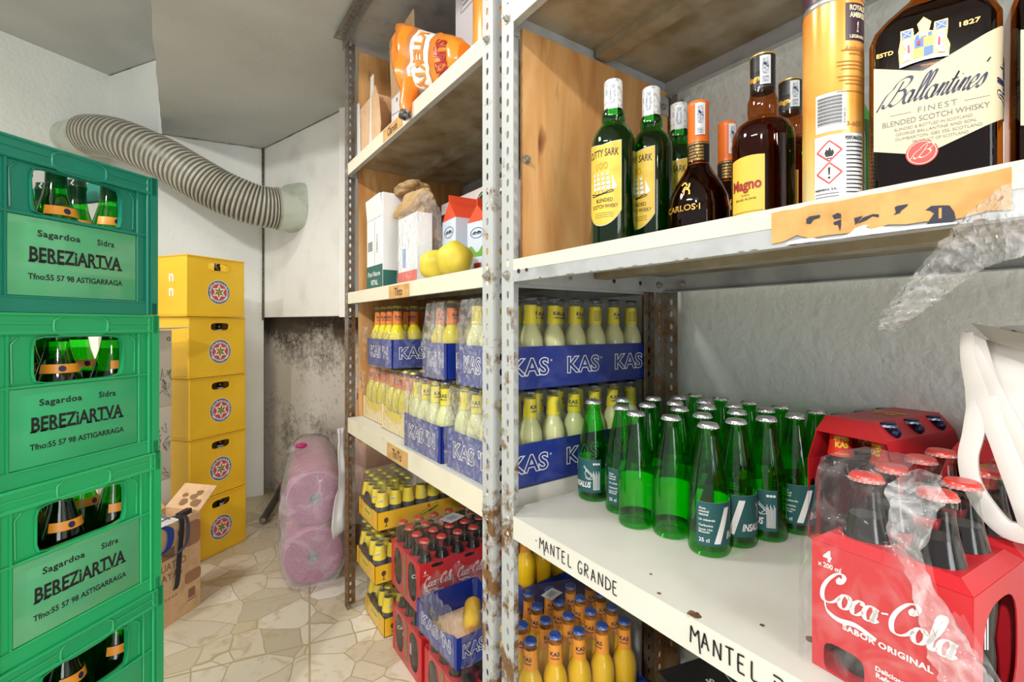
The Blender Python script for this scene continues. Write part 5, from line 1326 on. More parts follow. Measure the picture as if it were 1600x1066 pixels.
def make_scotch():
    r = empty('whisky_bottle'); n = 32
    prof = [(.033, .003), (.036, 0), (.0385, .006), (.0385, .186), (.0370, .200), (.0315, .214), (.0235, .224), (.0195, .230), (.0207, .236), (.0205, .246), (.0175, .253)]
    obj('glass_body', lathe(B(), prof, n), glass_green_dark, r)
    obj('whisky', lathe(B(), [(.033, .006), (.0362, .010), (.0362, .186), (.0345, .200), (.029, .212), (.022, .221)], n), whisky_green, r)
    R_ = .0385; f = cyl_map(R_, -pi / 2, 0, .0006); w = .034
    top = lambda x: .187 - .006 * (1 - abs(x) / w) - (.0 if abs(x) < w * .9 else .0); bot = lambda x: .070 - .026 * max(0, 1 - (abs(x) / w) ** 2.2)
    b = B(); label_cols(b, f, -w, w, lambda x: top(x) + .0015, lambda x: bot(x) - .0018, 24); lb = obj('label', b, label_cream, r)
    b = B(); f1 = cyl_map(R_, -pi / 2, 0, .0010); label_cols(b, f1, -w * .97, w * .97, top, bot, 24); lb2 = obj('label_field', b, M('mustard_label', '#dfbb42', .5, 0, '#d3aa35', 40, .4, .7), lb)
    f2 = cyl_map(R_, -pi / 2, 0, .0014); b = B()
    write(b, 'CUTTY SARK', f2, 0, .162, .0125, bold=.012, width=.058, shear=.1); write(b, 'BLENDED', f2, .004, .083, .0065, bold=.01, width=.030); write(b, 'SCOTCH WHISKY', f2, .004, .0725, .0065, bold=.01, width=.048)
    stroke(b, [(-.022, .101), (-.015, .098), (0, .0975), (.018, .103), (.016, .099), (-.018, .095), (-.022, .101)], .0016, f2, 4)
    for k in range(4): stroke(b, [(-.014 + .008 * k, .098), (-.014 + .008 * k, .138 - .003 * abs(k - 1.5))], .0005, f2, 0)
    for k in range(3): rect(b, f2, -.014, .020, .064 - k * .0035, .0646 - k * .0035, 6, 1)
    obj('label_lettering', b, ink_black, lb, smooth=False)
    b = B(); f3 = cyl_map(R_, -pi / 2, 0, .0018)
    for k in range(4):
        for j in range(4):
            x = -.017 + .0085 * k; z = .104 + .008 * j; ww = .0072 - .0011 * j; poly(b, [(x, z), (x + ww, z + .001), (x + ww * .9, z + .0066), (x + .001, z + .006)], f3)
    poly(b, [(.018, .103), (.026, .108), (.018, .128)], f3); obj('ship_sails', b, ink_white, lb, smooth=False)
    b = B(); write(b, '100', f3, .0, .140, .012, bold=-.008, outline=.02); obj('anniversary_mark', b, M('pale_gold_ink', '#c49a2e', .5), lb, smooth=False)
    b = B(); obj('cap', lathe(b, [(.0163, .252), (.0163, .296), (.0160, .304), (.0145, .306)], 24), stamp_paper, r)
    obj('cap_collar', lathe(B(), [(.0168, .2485), (.0168, .254)], 24, False, False), black_plastic, r)
    stamp_strip(r, .0163, .240, .300, .306, -pi / 2 + .45)
    return r
scotch = Kind(make_scotch(), 'whisky bottle')
face = lambda x, y: atan2(-y, -x) + pi / 2
scotch.put((.639, .596, ZD), face(.639, .596) - .52, 'green whisky bottle with yellow ship label nearest the plywood side', 'yellow labelled whisky bottles')
scotch.put((.716, .574, ZD), face(.716, .574) - .72, 'green whisky bottle with yellow ship label, middle of the three', 'yellow labelled whisky bottles')
scotch.put((.812, .583, ZD), face(.812, .583) - .45, 'green whisky bottle with ship label behind the orange-foiled brandy', 'yellow labelled whisky bottles')

def make_decanter():
    r = empty('brandy_bottle'); n = 32
    prof = [(.042, .003), (.045, 0), (.0495, .008), (.0495, .070), (.0470, .092), (.0370, .118), (.0255, .138), (.0188, .152), (.0172, .160), (.0168, .190)]
    obj('glass_body', lathe(B(), prof, n), glass_brown, r); obj('brandy', lathe(B(), [(.043, .006), (.0470, .012), (.0470, .070), (.0445, .092), (.0345, .118), (.023, .138), (.016, .154), (.0155, .166)], n), whisky, r)
    b = B(); lathe(b, [(.0176, .152), (.0176, .192)], 24, False, False); lb = obj('neck_band', b, ink_black, r)
    b = B(); f = cyl_map(.0176, -pi / 2, 0, .0006)
    for zz in (.1535, .1895): rect(b, cyl_map(.0176, 0, 0, .0006), -.0176 * pi, .0176 * pi, zz - .0006, zz + .0006, 24, 1)
    for k, s_ in enumerate(('SOLERA', 'GRAN RESERVA', 'BRANDY DE JEREZ', 'DESDE 1889', 'PEDRO DOMECQ')): write(b, s_, f, 0, .182 - k * .0058, .0032, bold=.02, width=.026)
    obj('band_lettering', b, ink_gold, lb, smooth=False)
    b = B(); prof = []
    for k in range(9): prof += [(.0172, .192 + k * .0085), (.0168, .192 + k * .0085 + .007)]
    prof += [(.0158, .2685)]; obj('foil_cap', lathe(b, prof, 26), orange_foil, r)
    stamp_strip(r, .0172, .204, .262, .2685, -pi / 2 + .42, .015, True)
    b = B(); rr = lambda z: .0495 - max(0, z - .07) * .10; f = cyl_map(rr, -pi / 2, 0, .0008)
    write(b, 'CARLOS·I', f, -.016, .062, .0105, bold=.01, width=.062)
    for q in ([(-.014, .096), (-.010, .104), (-.004, .102), (-.002, .110)], [(-.012, .090), (-.010, .100), (-.003, .098), (-.002, .090)], [(-.016, .108), (-.010, .112), (-.006, .106)]): stroke(b, q, .0026, f, 5)
    obj('gold_lettering', b, ink_gold, r, smooth=False)
    return r
decanter = Kind(make_decanter(), 'brandy bottle')
dc1 = decanter.put((.727, .484, ZD), face(.727, .484) - .25, 'dark brandy bottle with orange foil cap in front of the ship labels', 'orange foiled brandy bottles')
dc2 = decanter.put((.918, .546, ZD), face(.918, .546) + .2, 'orange capped brandy bottle at the back against the white wall', 'orange foiled brandy bottles')

dc1.scale = (1, 1, .925); dc2.scale = (1, 1, 1.05)

def make_magno():
    r = empty('brandy_bottle'); n = 32
    prof = [(.038, .003), (.041, 0), (.0440, .007), (.0440, .150), (.0425, .165), (.0365, .178), (.0275, .185), (.0208, .190), (.0216, .202), (.0212, .216), (.0182, .225), (.0170, .232), (.0170, .236)]
    obj('glass_body', lathe(B(), prof, n), glass_brown, r); obj('brandy', lathe(B(), [(.039, .006), (.0415, .012), (.0415, .150), (.0400, .164), (.034, .176), (.025, .183)], n), glass('brandy_light', (.62, .24, .06, 1), 1.1, body='#2a0d04', bodyfac=.45), r)
    f = cyl_map(.0440, -pi / 2, 0, .0008); b = B(); label_cols(b, f, -.027, .027, lambda x: .124 - .002 * (x / .027) ** 2, lambda x: .030, 16); lb = obj('label', b, M('golden_label', '#e8c548', .5), r)
    b = B(); f2 = cyl_map(.0440, -pi / 2, 0, .0013); write(b, 'Magno', f2, 0, .074, .0155, bold=.035, width=.046); obj('label_lettering', b, M('dark_red_ink', '#9c2a25', .5), lb, smooth=False)
    b = B(); write(b, 'Brandy de Jerez', f2, 0, .058, .0035, bold=.01); write(b, 'Solera', f2, 0, .064, .0035)
    for zz in (.040, .036): rect(b, f2, -.025, .025, zz, zz + .0006, 12, 1)
    obj('label_small_print', b, ink_brown, lb, smooth=False)
    b = B(); prof = [(.0176, .2325), (.0176, .258)]
    for k in range(4): prof += [(.0172, .259 + k * .0055), (.0178, .2615 + k * .0055)]
    prof += [(.0176, .284), (.0165, .2865)]; cp = obj('cap', lathe(b, prof, 26), black_plastic, r)
    b = B(); f3 = cyl_map(.0176, -pi / 2, 0, .0007); write(b, 'Magno', f3, -.002, .244, .0085, bold=.035, width=.026); write(b, 'Magno', cyl_map(.0176, -pi / 2 - 2.1, 0, .0007), 0, .244, .0085, bold=.035, width=.026)
    obj('cap_lettering', b, ink_gold, cp, smooth=False)
    b = B(); lathe(b, [(.0178, .2835), (.0178, .2855)], 26, False, False); obj('cap_rim', b, ink_gold, cp)
    stamp_strip(r, .0178, .236, .280, .2865, -pi / 2 + .75, .014, True)
    b = B(); lathe(b, [(.0186, .2255), (.0184, .234)], 26, False, False); obj('clear_collar', b, glass_clear, r)
    return r
magno = Kind(make_magno(), 'brandy bottle')
magno.put((.743, .383, ZD), face(.743, .383) - .55, 'dark brandy bottle with square yellow label between orange foil and spray can', 'black capped brandy bottles')
magno.put((.857, .395, ZD + .0), face(.857, .395) - .35, 'black capped brandy bottle half hidden behind the orange spray can', 'black capped brandy bottles')
# plain green bottle behind the spray can
t = thing('whisky_bottle', 'bright green bottle mostly hidden behind the orange spray can', 'whisky bottle', (.800, .300, ZD), face(.8, .3))
obj('glass_body', lathe(B(), [(.038, .002), (.0425, 0), (.0440, .006), (.0440, .130), (.0400, .165), (.026, .200), (.016, .225), (.0145, .270)], 28), glass_green, t)
obj('whisky', lathe(B(), [(.040, .005), (.0415, .010), (.0415, .130), (.038, .160)], 24), whisky_green, t)
b = B(); f = cyl_map(.0440, -pi / 2, 0, .0008)
for a in (-.052, .048): stroke(b, [(a, .07), (a + .008, .10), (a - .002, .115), (a + .006, .075), (a + .012, .11)], .0018, f, 6)
obj('white_script', b, ink_white, t, smooth=False); obj('cap', lathe(B(), [(.0152, .262), (.0152, .286), (.014, .288)], 20), black_plastic, t)

# ---------------------------------------------------------------- air freshener can
t = thing('air_freshener_can', 'tall orange and yellow air freshener spray can with hazard diamonds', 'spray can', (.635, .245, ZD), face(.635, .245))
m, nt, p, N, L = base_mat('amber_can_print')
tc = N.new('ShaderNodeTexCoord'); sp = N.new('ShaderNodeSeparateXYZ'); L.new(tc.outputs['Object'], sp.inputs[0])
nn = N.new('ShaderNodeTexNoise'); nn.inputs['Scale'].default_value = 14; nn.inputs['Distortion'].default_value = 1.5; L.new(tc.outputs['Object'], nn.inputs['Vector'])
ma = N.new('ShaderNodeMath'); ma.operation = 'MULTIPLY_ADD'; ma.inputs[1].default_value = .07; L.new(nn.outputs[0], ma.inputs[0]); L.new(sp.outputs[2], ma.inputs[2])
mr = N.new('ShaderNodeMapRange'); mr.inputs[1].default_value = .02; mr.inputs[2].default_value = .29; L.new(ma.outputs[0], mr.inputs[0])
rp = N.new('ShaderNodeValToRGB'); e = rp.color_ramp.elements; e[0].position = 0; e[0].color = lin('#f3e6b8'); e[1].position = 1; e[1].color = lin('#f0923c')
for q, c in ((.28, '#f3cf7a'), (.5, '#f0a548'), (.68, '#f3b65a')): k = e.new(q); k.color = lin(c)
L.new(mr.outputs[0], rp.inputs[0]); L.new(rp.outputs[0], p.inputs['Base Color']); p.inputs['Roughness'].default_value = .22; p.inputs['Metallic'].default_value = .25
can_mat = m; R_ = .0305
cb = obj('can_body', lathe(B(), [(.0290, .001), (.0305, .003), (.0305, .240)], 40), can_mat, t)
obj('shoulder_ring', lathe(B(), [(.0308, .237), (.0314, .239), (.0314, .243), (.029, .247), (.0245, .250)], 40, False), M('tinplate', '#c9c7c2', .25, .9), t)
obj('cap', lathe(B(), [(.0300, .244), (.0300, .290), (.0285, .296), (.022, .298)], 36), M('plum_cap', '#4a3140', .35), t)
f1 = cyl_map(R_, -pi / 2, 0, .0005); f2 = cyl_map(R_, -pi / 2, 0, .0009); f3 = cyl_map(R_, -pi / 2, 0, .0013)
b = B(); rect(b, f1, -.0165, .0135, .090, .134, 8, 1); s1 = obj('barcode_panel', b, barcode_white, cb, smooth=False)
b = B()
for k in range(24):
    z = .098 + k * .00135; rect(b, f2, -.0145, .009, z, z + (.0004, .0008, .0006)[k % 3], 6, 1)
write(b, '8 413660 231', f2, .0125, .098, .0022, vert=True); obj('barcode', b, ink_black, cb, smooth=False)
b = B(); rect(b, f1, -.0175, .034, .006, .086, 14, 1); s2 = obj('hazard_panel', b, M('panel_grey', '#dedddd', .4), cb, smooth=False)
b = B()
for zc in (.068, .043):
    o_ = [(0, .0118), (.0118, 0), (0, -.0118), (-.0118, 0)]
    for k in range(4):
        p, q = o_[k], o_[(k + 1) % 4]; stroke(b, [(-.003 + p[0] + (q[0] - p[0]) * s_ / 8, zc + p[1] + (q[1] - p[1]) * s_ / 8) for s_ in range(9)], .0016, f2, 0)
obj('hazard_diamond', b, M('hazard_red', '#d8433c', .45), cb, smooth=False)
b = B()
poly(b, [(-.003 + q[0] * .0062, .066 + q[1] * .0085) for q in ((-.5, -.5), (.5, -.5), (.75, 0), (.45, .45), (.35, .15), (.05, .85), (-.15, .3), (-.45, .5), (-.72, 0))], f2); rect(b, f2, -.0075, .0015, .0592, .0602, 3, 1)
poly(b, [(-.0042, .0495), (-.0018, .0495), (-.0024, .0408), (-.0036, .0408)], f2); disc(b, f2, -.003, .0378, .0013, n=10)
write(b, 'PERFUMADOR', f2, .0225, .0785, .0042, bold=.03, width=.021)
for k in range(14): rect(b, f2, .013, .033 - .002 * (k % 4 == 3), .0745 - k * .0046, .0752 - k * .0046 + .0006, 6, 1)
write(b, 'MERMAX, S.A.', f2, -.0165, .0235, .0024, bold=.03, align='L')
for k in range(3): rect(b, f2, -.0165, .006, .0195 - k * .0035, .0202 - k * .0035, 5, 1)
obj('panel_lettering', b, ink_black, cb, smooth=False)
b = B(); rect(b, f1, .0125, .040, .190, .232, 10, 1); s3 = obj('brand_panel', b, M('plum_panel', '#3a2233', .35), cb, smooth=False)
b = B(); write(b, 'ROYALE', f2, .0165, .2235, .0058, bold=.03, align='L', width=.021); write(b, 'AMBREE', f2, .0165, .2155, .0058, bold=.03, align='L', width=.021); write(b, '&', f2, .026, .1990, .0035); write(b, 'LEGRAIN', f2, .026, .1925, .0034, bold=.03, width=.019)
stroke(b, [(.026, .203), (.0268, .211), (.0255, .207)], .001, f2, 4); obj('brand_lettering', b, ink_cream, cb, smooth=False)
b = B(); write(b, 'Ambiente', f2, .024, .178, .007, shear=.35, bold=-.005, width=.026)
for k, w in enumerate((.026, .018, 0, .030, .030, .026, 0, .030, .028, .022, 0, .03)):
    if w: rect(b, f2, .034 - w, .034, .1785 - k * .0042, .1785 - k * .0042 + .0010, 6, 1)
write(b, '3-607', f2, .022, .094, .0052, bold=.01); obj('can_small_print', b, M('can_ink', '#a5642a', .6), cb, smooth=False)

# ---------------------------------------------------------------- big square whisky bottles
def make_ballantine():
    r = empty('whisky_bottle'); w, d = .105, .066
    def ring(b, z, ins, rad, n=12):
        pts = []
        hx, hy = w / 2 - ins, d / 2 - ins * .75; rad = min(rad, hx, hy)
        for cx, cy, a0 in ((hx - rad, hy - rad, 0), (-hx + rad, hy - rad, pi / 2), (-hx + rad, -hy + rad, pi), (hx - rad, -hy + rad, 1.5 * pi)):
            for k in range(n + 1): a = a0 + pi / 2 * k / n; pts.append(b.verts.new((w / 2 + cx + rad * cos(a), d / 2 + cy + rad * sin(a), z)))
        return pts
    lay = [(.002, .006, .014), (0, .010, .012), (.006, .001, .016), (.012, 0, .016), (.178, 0, .016), (.192, .004, .018), (.204, .012, .02), (.214, .022, .022), (.222, .032, .02), (.229, .0385, .0165), (.240, .0395, .0155), (.262, .0395, .0155)]
    def body(shrink, lay, mat, nm):
        b = B(); R = [ring(b, z, i + shrink, max(.004, rr - shrink * .5)) for z, i, rr in lay]
        for p, q in zip(R, R[1:]):
            m = len(p)
            for k in range(m): b.faces.new((p[k], p[(k + 1) % m], q[(k + 1) % m], q[k]))
        b.faces.new(list(reversed(R[0]))); b.faces.new(R[-1])
        return obj(nm, b, mat, r)
    body(0, lay, glass_brown, 'glass_body')
    body(.004, [(.006, .004, .016), (.012, 0, .016), (.178, 0, .016), (.192, .004, .018), (.204, .012, .02), (.212, .020, .022)], glass('dark_whisky', (.28, .07, .02, 1), 1.1, body='#120503', bodyfac=.72), 'whisky')
    obj('cap', lathe(B(), [(.0172, .255), (.0172, .298), (.016, .301)], 26), black_plastic, r).location = (w / 2, d / 2, 0)
    rad = .016
    def wrap(off):
        def f(x, y, z=0):
            o = off + z
            if x < 0: return Vector((-o if x < -rad else rad * 0 + x * 0, 0, y))
            if x <= w - rad: return Vector((x, -o, y))
            s_ = x - (w - rad); arc = rad * pi / 2
            if s_ <= arc: a = s_ / rad; return Vector((w - rad + (rad + o) * sin(a), rad - (rad + o) * cos(a), y))
            return Vector((w + o, rad + s_ - arc, y))
        return f
    f0, f1, f2 = wrap(.0006), wrap(.0010), wrap(.0015)
    top = lambda x: .148 - .0155 * min(1, max(0, (x - .005) / .040)) if x < .045 else .1325 + .0275 * min(1, (x - .045) / .060) - (max(0, x - .120) * .35)
    bot = lambda x: .0595 - .012 * min(1, x / .040) if x < .040 else .0475 + .0225 * min(1, max(0, (x - .050)) / .056) + 0 * x
    b = B(); label_cols(b, f0, .0045, .148, top, bot, 60); lb = obj('label', b, label_cream, r)
    b = B(); script(b, 'Ballantine', f1, .0150, .1035, .0165, .0030, .42, radians(35), .18, .665)
    xe = script(B(), 'Ballantine', f1, .0150, .1035, .0165, .0030, .42, radians(35), .18, .665); script(b, "'s", f1, xe - .001, .1035, .0165, .0030, .42, radians(35), .18, .665)
    fv = lambda x, y, z=0: f1(.1120 - y, .086 + x)
    script(b, 'Ballantine', fv, 0, 0, .0075, .0012, .42, radians(10), .3, .9)
    obj('script_lettering', b, ink_navy, lb, smooth=False)
    b = B(); write(b, 'FINEST', f1, .056, .0905, .0058, bold=-.004, width=.030, spacing=1.2)
    rect(b, f1, .018, .036, .0925, .0930, 4, 1); rect(b, f1, .076, .094, .0925, .0930, 4, 1)
    write(b, 'BLENDED SCOTCH WHISKY', f1, .053, .0815, .0056, bold=.004, width=.082)
    for k, (s_, w_) in enumerate((('BLENDED & BOTTLED IN SCOTLAND', .060), ('GEORGE BALLANTINE AND SON,', .062), ('DUMBARTON, G82 2SS, SCOTLAND', .066), ('PRODUCT OF SCOTLAND', .042))): write(b, s_, f1, .052 + .002 * k, .0755 - k * .0052, .0030, width=w_)
    obj('label_small_print', b, ink_grey, lb, smooth=False)
    b = B(); disc(b, f1, .044, .0485, .0128, n=32); sl = obj('wax_seal', b, M('seal_red', '#c9363a', .4), lb, smooth=False)
    b = B(); script(b, 'B', f2, .040, .0435, .0085, .0016, .4, radians(40), .3); disc(b, f2, .044, .0485, .0116, n=32, hole=.95); obj('seal_monogram', b, ink_cream, lb, smooth=False)
    # printed coat of arms
    def cp(b, cols): pass
    C0 = (.0455, .1425)
    def shape(nm, mat, L, f=f1):
        b = B()
        for P in L: poly(b, [(C0[0] + q[0] * .00084, C0[1] + q[1] * .00084) for q in P], f)
        return obj(nm, b, mat, r, smooth=False)
    shape('crest_gold', ink_gold, [[(-23, 2), (23, 2), (24, 12), (21, 22), (22, 33), (22, 44), (10, 44), (9, 34), (5, 36), (7, 46), (0, 54), (-6, 47), (-4, 38), (-9, 34), (-10, 44), (-22, 44), (-22, 33), (-24, 20)]])
    shape('crest_flag', M('flag_blue', '#4a76c4', .45), [[(-21, 34), (-11, 34), (-11, 43), (-21, 43)], [(11, 34), (21, 34), (21, 43), (11, 43)], [(-9, 18), (0, 18), (0, 29), (-9, 29)], [(0, 5), (9, 7), (9, 17), (0, 17)], [(-8, 29.5), (-4, 29.5), (-4, 34), (-8, 34)], [(4, 29.5), (8, 29.5), (8, 34), (4, 34)]], f2)
    f4 = wrap(.0020)
    shape('crest_white', ink_white, [[(-20, 4), (-13, 6), (-11, 15), (-12, 24), (-14, 32), (-18, 31), (-20, 26), (-16, 18), (-20, 10)], [(20, 4), (13, 6), (11, 15), (12, 24), (14, 32), (18, 31), (20, 26), (16, 18), (20, 10)], [(-21, 34.3), (-20, 34.3), (-11, 42.7), (-12, 42.7)], [(-21, 42.7), (-20, 42.7), (-11, 34.3), (-12, 34.3)], [(21, 34.3), (20, 34.3), (11, 42.7), (12, 42.7)], [(21, 42.7), (20, 42.7), (11, 34.3), (12, 34.3)], [(-23, -2), (-12, 0), (0, 1), (12, 0), (23, -2), (23, 2), (12, 4), (0, 5), (-12, 4), (-23, 2)], [(-3, 30), (3, 30), (3, 35), (-3, 35)]], f4)
    shape('crest_shield', M('crest_yellow', '#e8cf5a', .45), [[(0, 18), (9, 18), (9, 29), (0, 29)], [(-9, 6), (0, 5), (0, 17), (-9, 17)]], f2)
    shape('crest_red', ink_red, [[(-6, 21), (-3, 21), (-3, 26), (-6, 26)], [(-15, 14), (-13, 14), (-13.5, 24), (-15, 24)], [(15, 14), (13, 14), (13.5, 24), (15, 24)]], wrap(.0025))
    b = B(); write(b, 'ESTD', f1, .014, .158, .0042, bold=.01, width=.014); obj('gold_print', b, ink_gold, r, smooth=False)
    b = B(); write(b, '1827', f1, .080, .167, .0046, bold=.01, width=.015); obj('gold_print', b, ink_gold, r, smooth=False)
    return r
ball = Kind(make_ballantine(), 'whisky bottle')
RB = atan2(-.960, .280)
ball.put((.617, .203, ZD), RB, 'big square whisky bottle with cream label and red seal beside the spray can', 'large cream labelled whisky bottles')
ball.put((.617 + .28 * .110, .203 - .96 * .110, ZD), RB, 'second big cream labelled whisky bottle, cut off at the picture edge', 'large cream labelled whisky bottles')
# ---------------------------------------------------------------- far rack, top shelf
ZA = 1.7345
def carton(name, label, cat, loc, rz, l, w, h, mat, group=None, lid=True, t=.003, openw=False):
    """cardboard carton; local x depth l, y width w"""
    r = thing(name, label, cat, loc, rz, group)
    b = B()
    if lid: box(b, 0, l, 0, w, 0, h, bevel=.0015)
    else:
        for a in ((0, t, 0, w), (l - t, l, 0, w), (t, l - t, 0, t), (t, l - t, w - t, w)): box(b, *a, 0, h)
        box(b, t, l - t, t, w - t, 0, t)
    return r, obj('carton', b, mat, r, smooth=False)
r, c_ = carton('wine_carton', 'open wine carton with torn front at the far end of the top shelf', 'box', (.582, 1.700, ZA), 0, .13, .19, .215, [card], lid=False)
b = B(); n = 14                                                  # torn white front panel
prism(b, [(0, 0), (.19, 0)] + [(.19 - .19 * k / n, (.03 if .18 < k / n < .80 else .24 + .04 * (k / n > .8)) + .012 * nz((k * .7, 0, 0), 1)) for k in range(n + 1)], ((-.002, 0, 0), (0, 1, 0), (0, 0, 1)), -.003)
obj('torn_front', b, card_white, r, smooth=False)
b = B(); prism(b, [(0, 0), (.12, 0), (.13, .06), (.10, .16), (.05, .22), (0, .20)], ((-.006, .004, 0), (-.10, -.98, 0), (0, .0, 1)), .003); obj('flap', b, card, r, smooth=False)
wb = empty('wine_bottle')
obj('glass_body', lathe(B(), [(.033, 0), (.037, .004), (.037, .11), (.034, .13), (.02, .155), (.0145, .17), (.0145, .205)], 20), M('dark_wine_glass', '#0f1410', .08, spec=.7), wb)
b = B(); rect(b, cyl_map(.037, -pi / 2, 0, .0006), -.035, .035, .02, .10, 12, 1); lb = obj('label', b, M('plum_label', '#3d3150', .5), wb)
b = B(); f = cyl_map(.037, -pi / 2, 0, .001); poly(b, [(-.035, .03), (-.01, .045), (.0, .10), (-.012, .10), (-.035, .06)], f); obj('label_stripe', b, ink_red, lb, smooth=False)
b = B(); write(b, 'TINTO', f, .012, .06, .009, vert=True); obj('label_lettering', b, ink_white, lb, smooth=False)
wine = Kind(wb, 'bottle')
for k, (x, y) in enumerate(((.640, 1.752), (.645, 1.838))): wine.put((x, y, ZA + .004), face(x, y) - .3 + .5 * k, ('dark wine bottle with red striped label standing in the torn carton' if k == 0 else 'dark wine bottle at the back of the torn carton by the end panel'), 'wine bottles in the torn carton')
r, c_ = carton('cardboard_box', 'tall brown cardboard box with upright flap behind the white carton', 'box', (.642, 1.478, ZA), 0, .22, .215, .20, card, lid=False)
b = B(); prism(b, [(0, 0), (.215, 0), (.225, .225), (.16, .235), (.12, .22), (.004, .23)], ((.001, 0, .195), (0, 1, 0), (-.02, 0, .99)), .003); obj('flap', b, card, r, smooth=False)
r, c_ = carton('printed_carton', 'white carton with pink band lying under the orange snack bag', 'box', (.602, 1.312, ZA), 0, .030, .273, .150, card_white)
b = B(); fm = plane_map((0, .1365, 0), (0, -1, 0), (0, 0, 1), .0008); poly(b, [(-.1365, 0), (.1365, 0), (.1365, .030), (-.05, .040), (-.1365, .060)], fm); obj('pink_band', b, M('pink_print', '#e27f88', .5), c_, smooth=False)
b = B(); stroke(b, [(-.138, .095), (-.06, .085), (.02, .072), (.1, .066)], .002, fm, 5); rect(b, fm, -.09, -.078, .125, .137); obj('carton_print', b, ink_grey, c_, smooth=False)
# orange snack bag, slumped over the white carton, its neck twisted on the left
t = thing('snack_bag', 'crumpled orange snack bag with white lettered band, slumped over the shelf edge', 'snack bag', (.592, 1.215, ZA + .117))
secs = [(.178, .165, .012, .026), (.165, .140, .016, .042), (.145, .105, .024, .070), (.115, .070, .032, .085), (.075, .040, .038, .090), (.025, .012, .042, .086), (-.035, -.014, .042, .078), (-.09, -.034, .040, .068), (-.14, -.050, .034, .052), (-.17, -.058, .02, .034)]
S = cr(secs, 5); m = 36
def bag_pt(k, a):
    y, zc, rx, rz = S[k]; e = 2.6
    c2, s2 = cos(a), sin(a); tt = (abs(c2) ** e + abs(s2) ** e) ** (-1 / e)
    cre = .16 * nz((a * 1.2, k * .16, 0), 1.3, 3) + .10 * nz((cos(a) * 2.5, sin(a) * 2.5, k * .3), 1.5, 7)
    p = Vector((-.004 + c2 * tt * rx * (1 + cre), y, zc + s2 * tt * rz * (1 + .5 * cre) - .012))
    if y > .03 and s2 < -.2: p += Vector((-.012, -.0 , -.34 * (y - .03) * max(0, -s2) )) 
    if y > .06: p.x -= .034 * min(1, (y - .06) / .03)
    return p
b = B(); R = [[b.verts.new(bag_pt(k, 2 * pi * q / m)) for q in range(m)] for k in range(len(S))]
for p, q in zip(R, R[1:]):
    for k in range(m): b.faces.new((p[k], p[(k + 1) % m], q[(k + 1) % m], q[k]))
b.faces.new(list(reversed(R[0]))); b.faces.new(R[-1])
for i, fc in enumerate(b.faces):
    k = i // m
    fc.material_index = 1 if 21 <= k <= 30 else (2 if k in (20, 31) else 0)
bag_o = M('orange_bag_foil', '#ea8a1e', .24, 0, '#e07414', 8, .4, .7, .12, 24, spec=.7)
bo = obj('bag_body', b, [bag_o, M('bag_band_white', '#efe6df', .3), M('bag_band_edge', '#b9743a', .35)], t)
b = B()                                                          # big outlined letters up the band
def bag_f(x, y, z=0):
    k = min(len(S) - 1.001, max(0, 25.5 + x)); i = int(k); a = pi + .0 - y; p = bag_pt(i, a).lerp(bag_pt(min(i + 1, len(S) - 1), a), k - i)
    c0 = Vector((-.004, p.y, S[i][1] - .012)); return p + (p - c0).normalized() * .002
write(b, 'YTEKIX', lambda x, y, z=0: bag_f(y, -x), 0, -3.2, 6.2, bold=.03, width=2.1); obj('band_lettering', b, M('bag_letter', '#e08a2c', .4), bo, smooth=False)
b = B(); write(b, 'SUPER', lambda x, y, z=0: bag_f(y, -x), 0.1, 9.0, 5.0, bold=.04, width=1.5); obj('bag_lettering', b, M('bag_letter_red', '#a8221c', .4), bo, smooth=False)
b = B()                                                          # tied lower corner showing the foil inside
fan = [Vector((-.040, .085, -.075)), Vector((-.036, .075, -.100)), Vector((-.046, .062, -.128)), Vector((-.050, .050, -.152)), Vector((-.036, .036, -.150)), Vector((-.030, .040, -.11)), Vector((-.028, .055, -.08))]
tube(b, [(-.044, .07, -.052), (-.054, .064, -.092), (-.066, .058, -.125), (-.070, .056, -.147)], [.030, .026, .019, .013], 12); fo = obj('bag_corner', b, bag_o, t)
b = B(); tube(b, [(-.069, .056, -.144), (-.072, .054, -.157), (-.070, .050, -.163)], [.0145, .017, .010], 11); obj('foil_lining', b, M('silver_foil', '#b9bcbd', .25, .8, '#4a4a4a', 90, .4, .6), fo)
r, c_ = carton('printed_carton', 'white carton with printed table standing behind the orange bag', 'box', (.690, 1.135, ZA), 0, .18, .150, .47, M('lilac_white_carton', '#dcd6da', .6))
b = B(); fm = plane_map((0, .075, 0), (0, -1, 0), (0, 0, 1), .0008)
for z0_, z1_ in ((.30, .302), (.43, .432)): rect(b, fm, -.04, .068, z0_, z1_)
rect(b, fm, -.04, -.0385, .30, .432)
for k in range(8): rect(b, fm, -.03, .03 + .03 * ((k * 7) % 5) / 5, .415 - k * .014, .419 - k * .014)
obj('carton_print', b, ink_grey, c_, smooth=False)
# orange jar
t = thing('food_jar', 'big orange food jar on the top shelf next to the middle post', 'jar', (.645, .985, ZA), face(.645, .985))
jb = obj('jar_body', lathe(B(), [(.05, .0), (.058, .004), (.060, .012), (.060, .26), (.05, .285), (.045, .29)], 36), M('jar_orange', '#eda23a', .25, 0, '#e48f2a', 12, .4, .7, spec=.6), t)
obj('jar_lid', lathe(B(), [(.052, .286), (.054, .289), (.054, .315), (.050, .318)], 36), M('jar_green', '#2c7c52', .4), t)
b = B(); f = cyl_map(.060, -pi / 2, 0, .0008); poly(b, [(-.05, .155), (.0, .185), (.038, .195), (.038, .245), (-.05, .235)], f); lb = obj('label_band', b, M('jar_label_green', '#2f8a58', .4), t, smooth=False)
b = B(); write(b, 'PICANTE', cyl_map(.060, -pi / 2, 0, .0013), -.004, .20, .022, bold=.03, width=.075); obj('label_lettering', b, ink_white, lb, smooth=False)
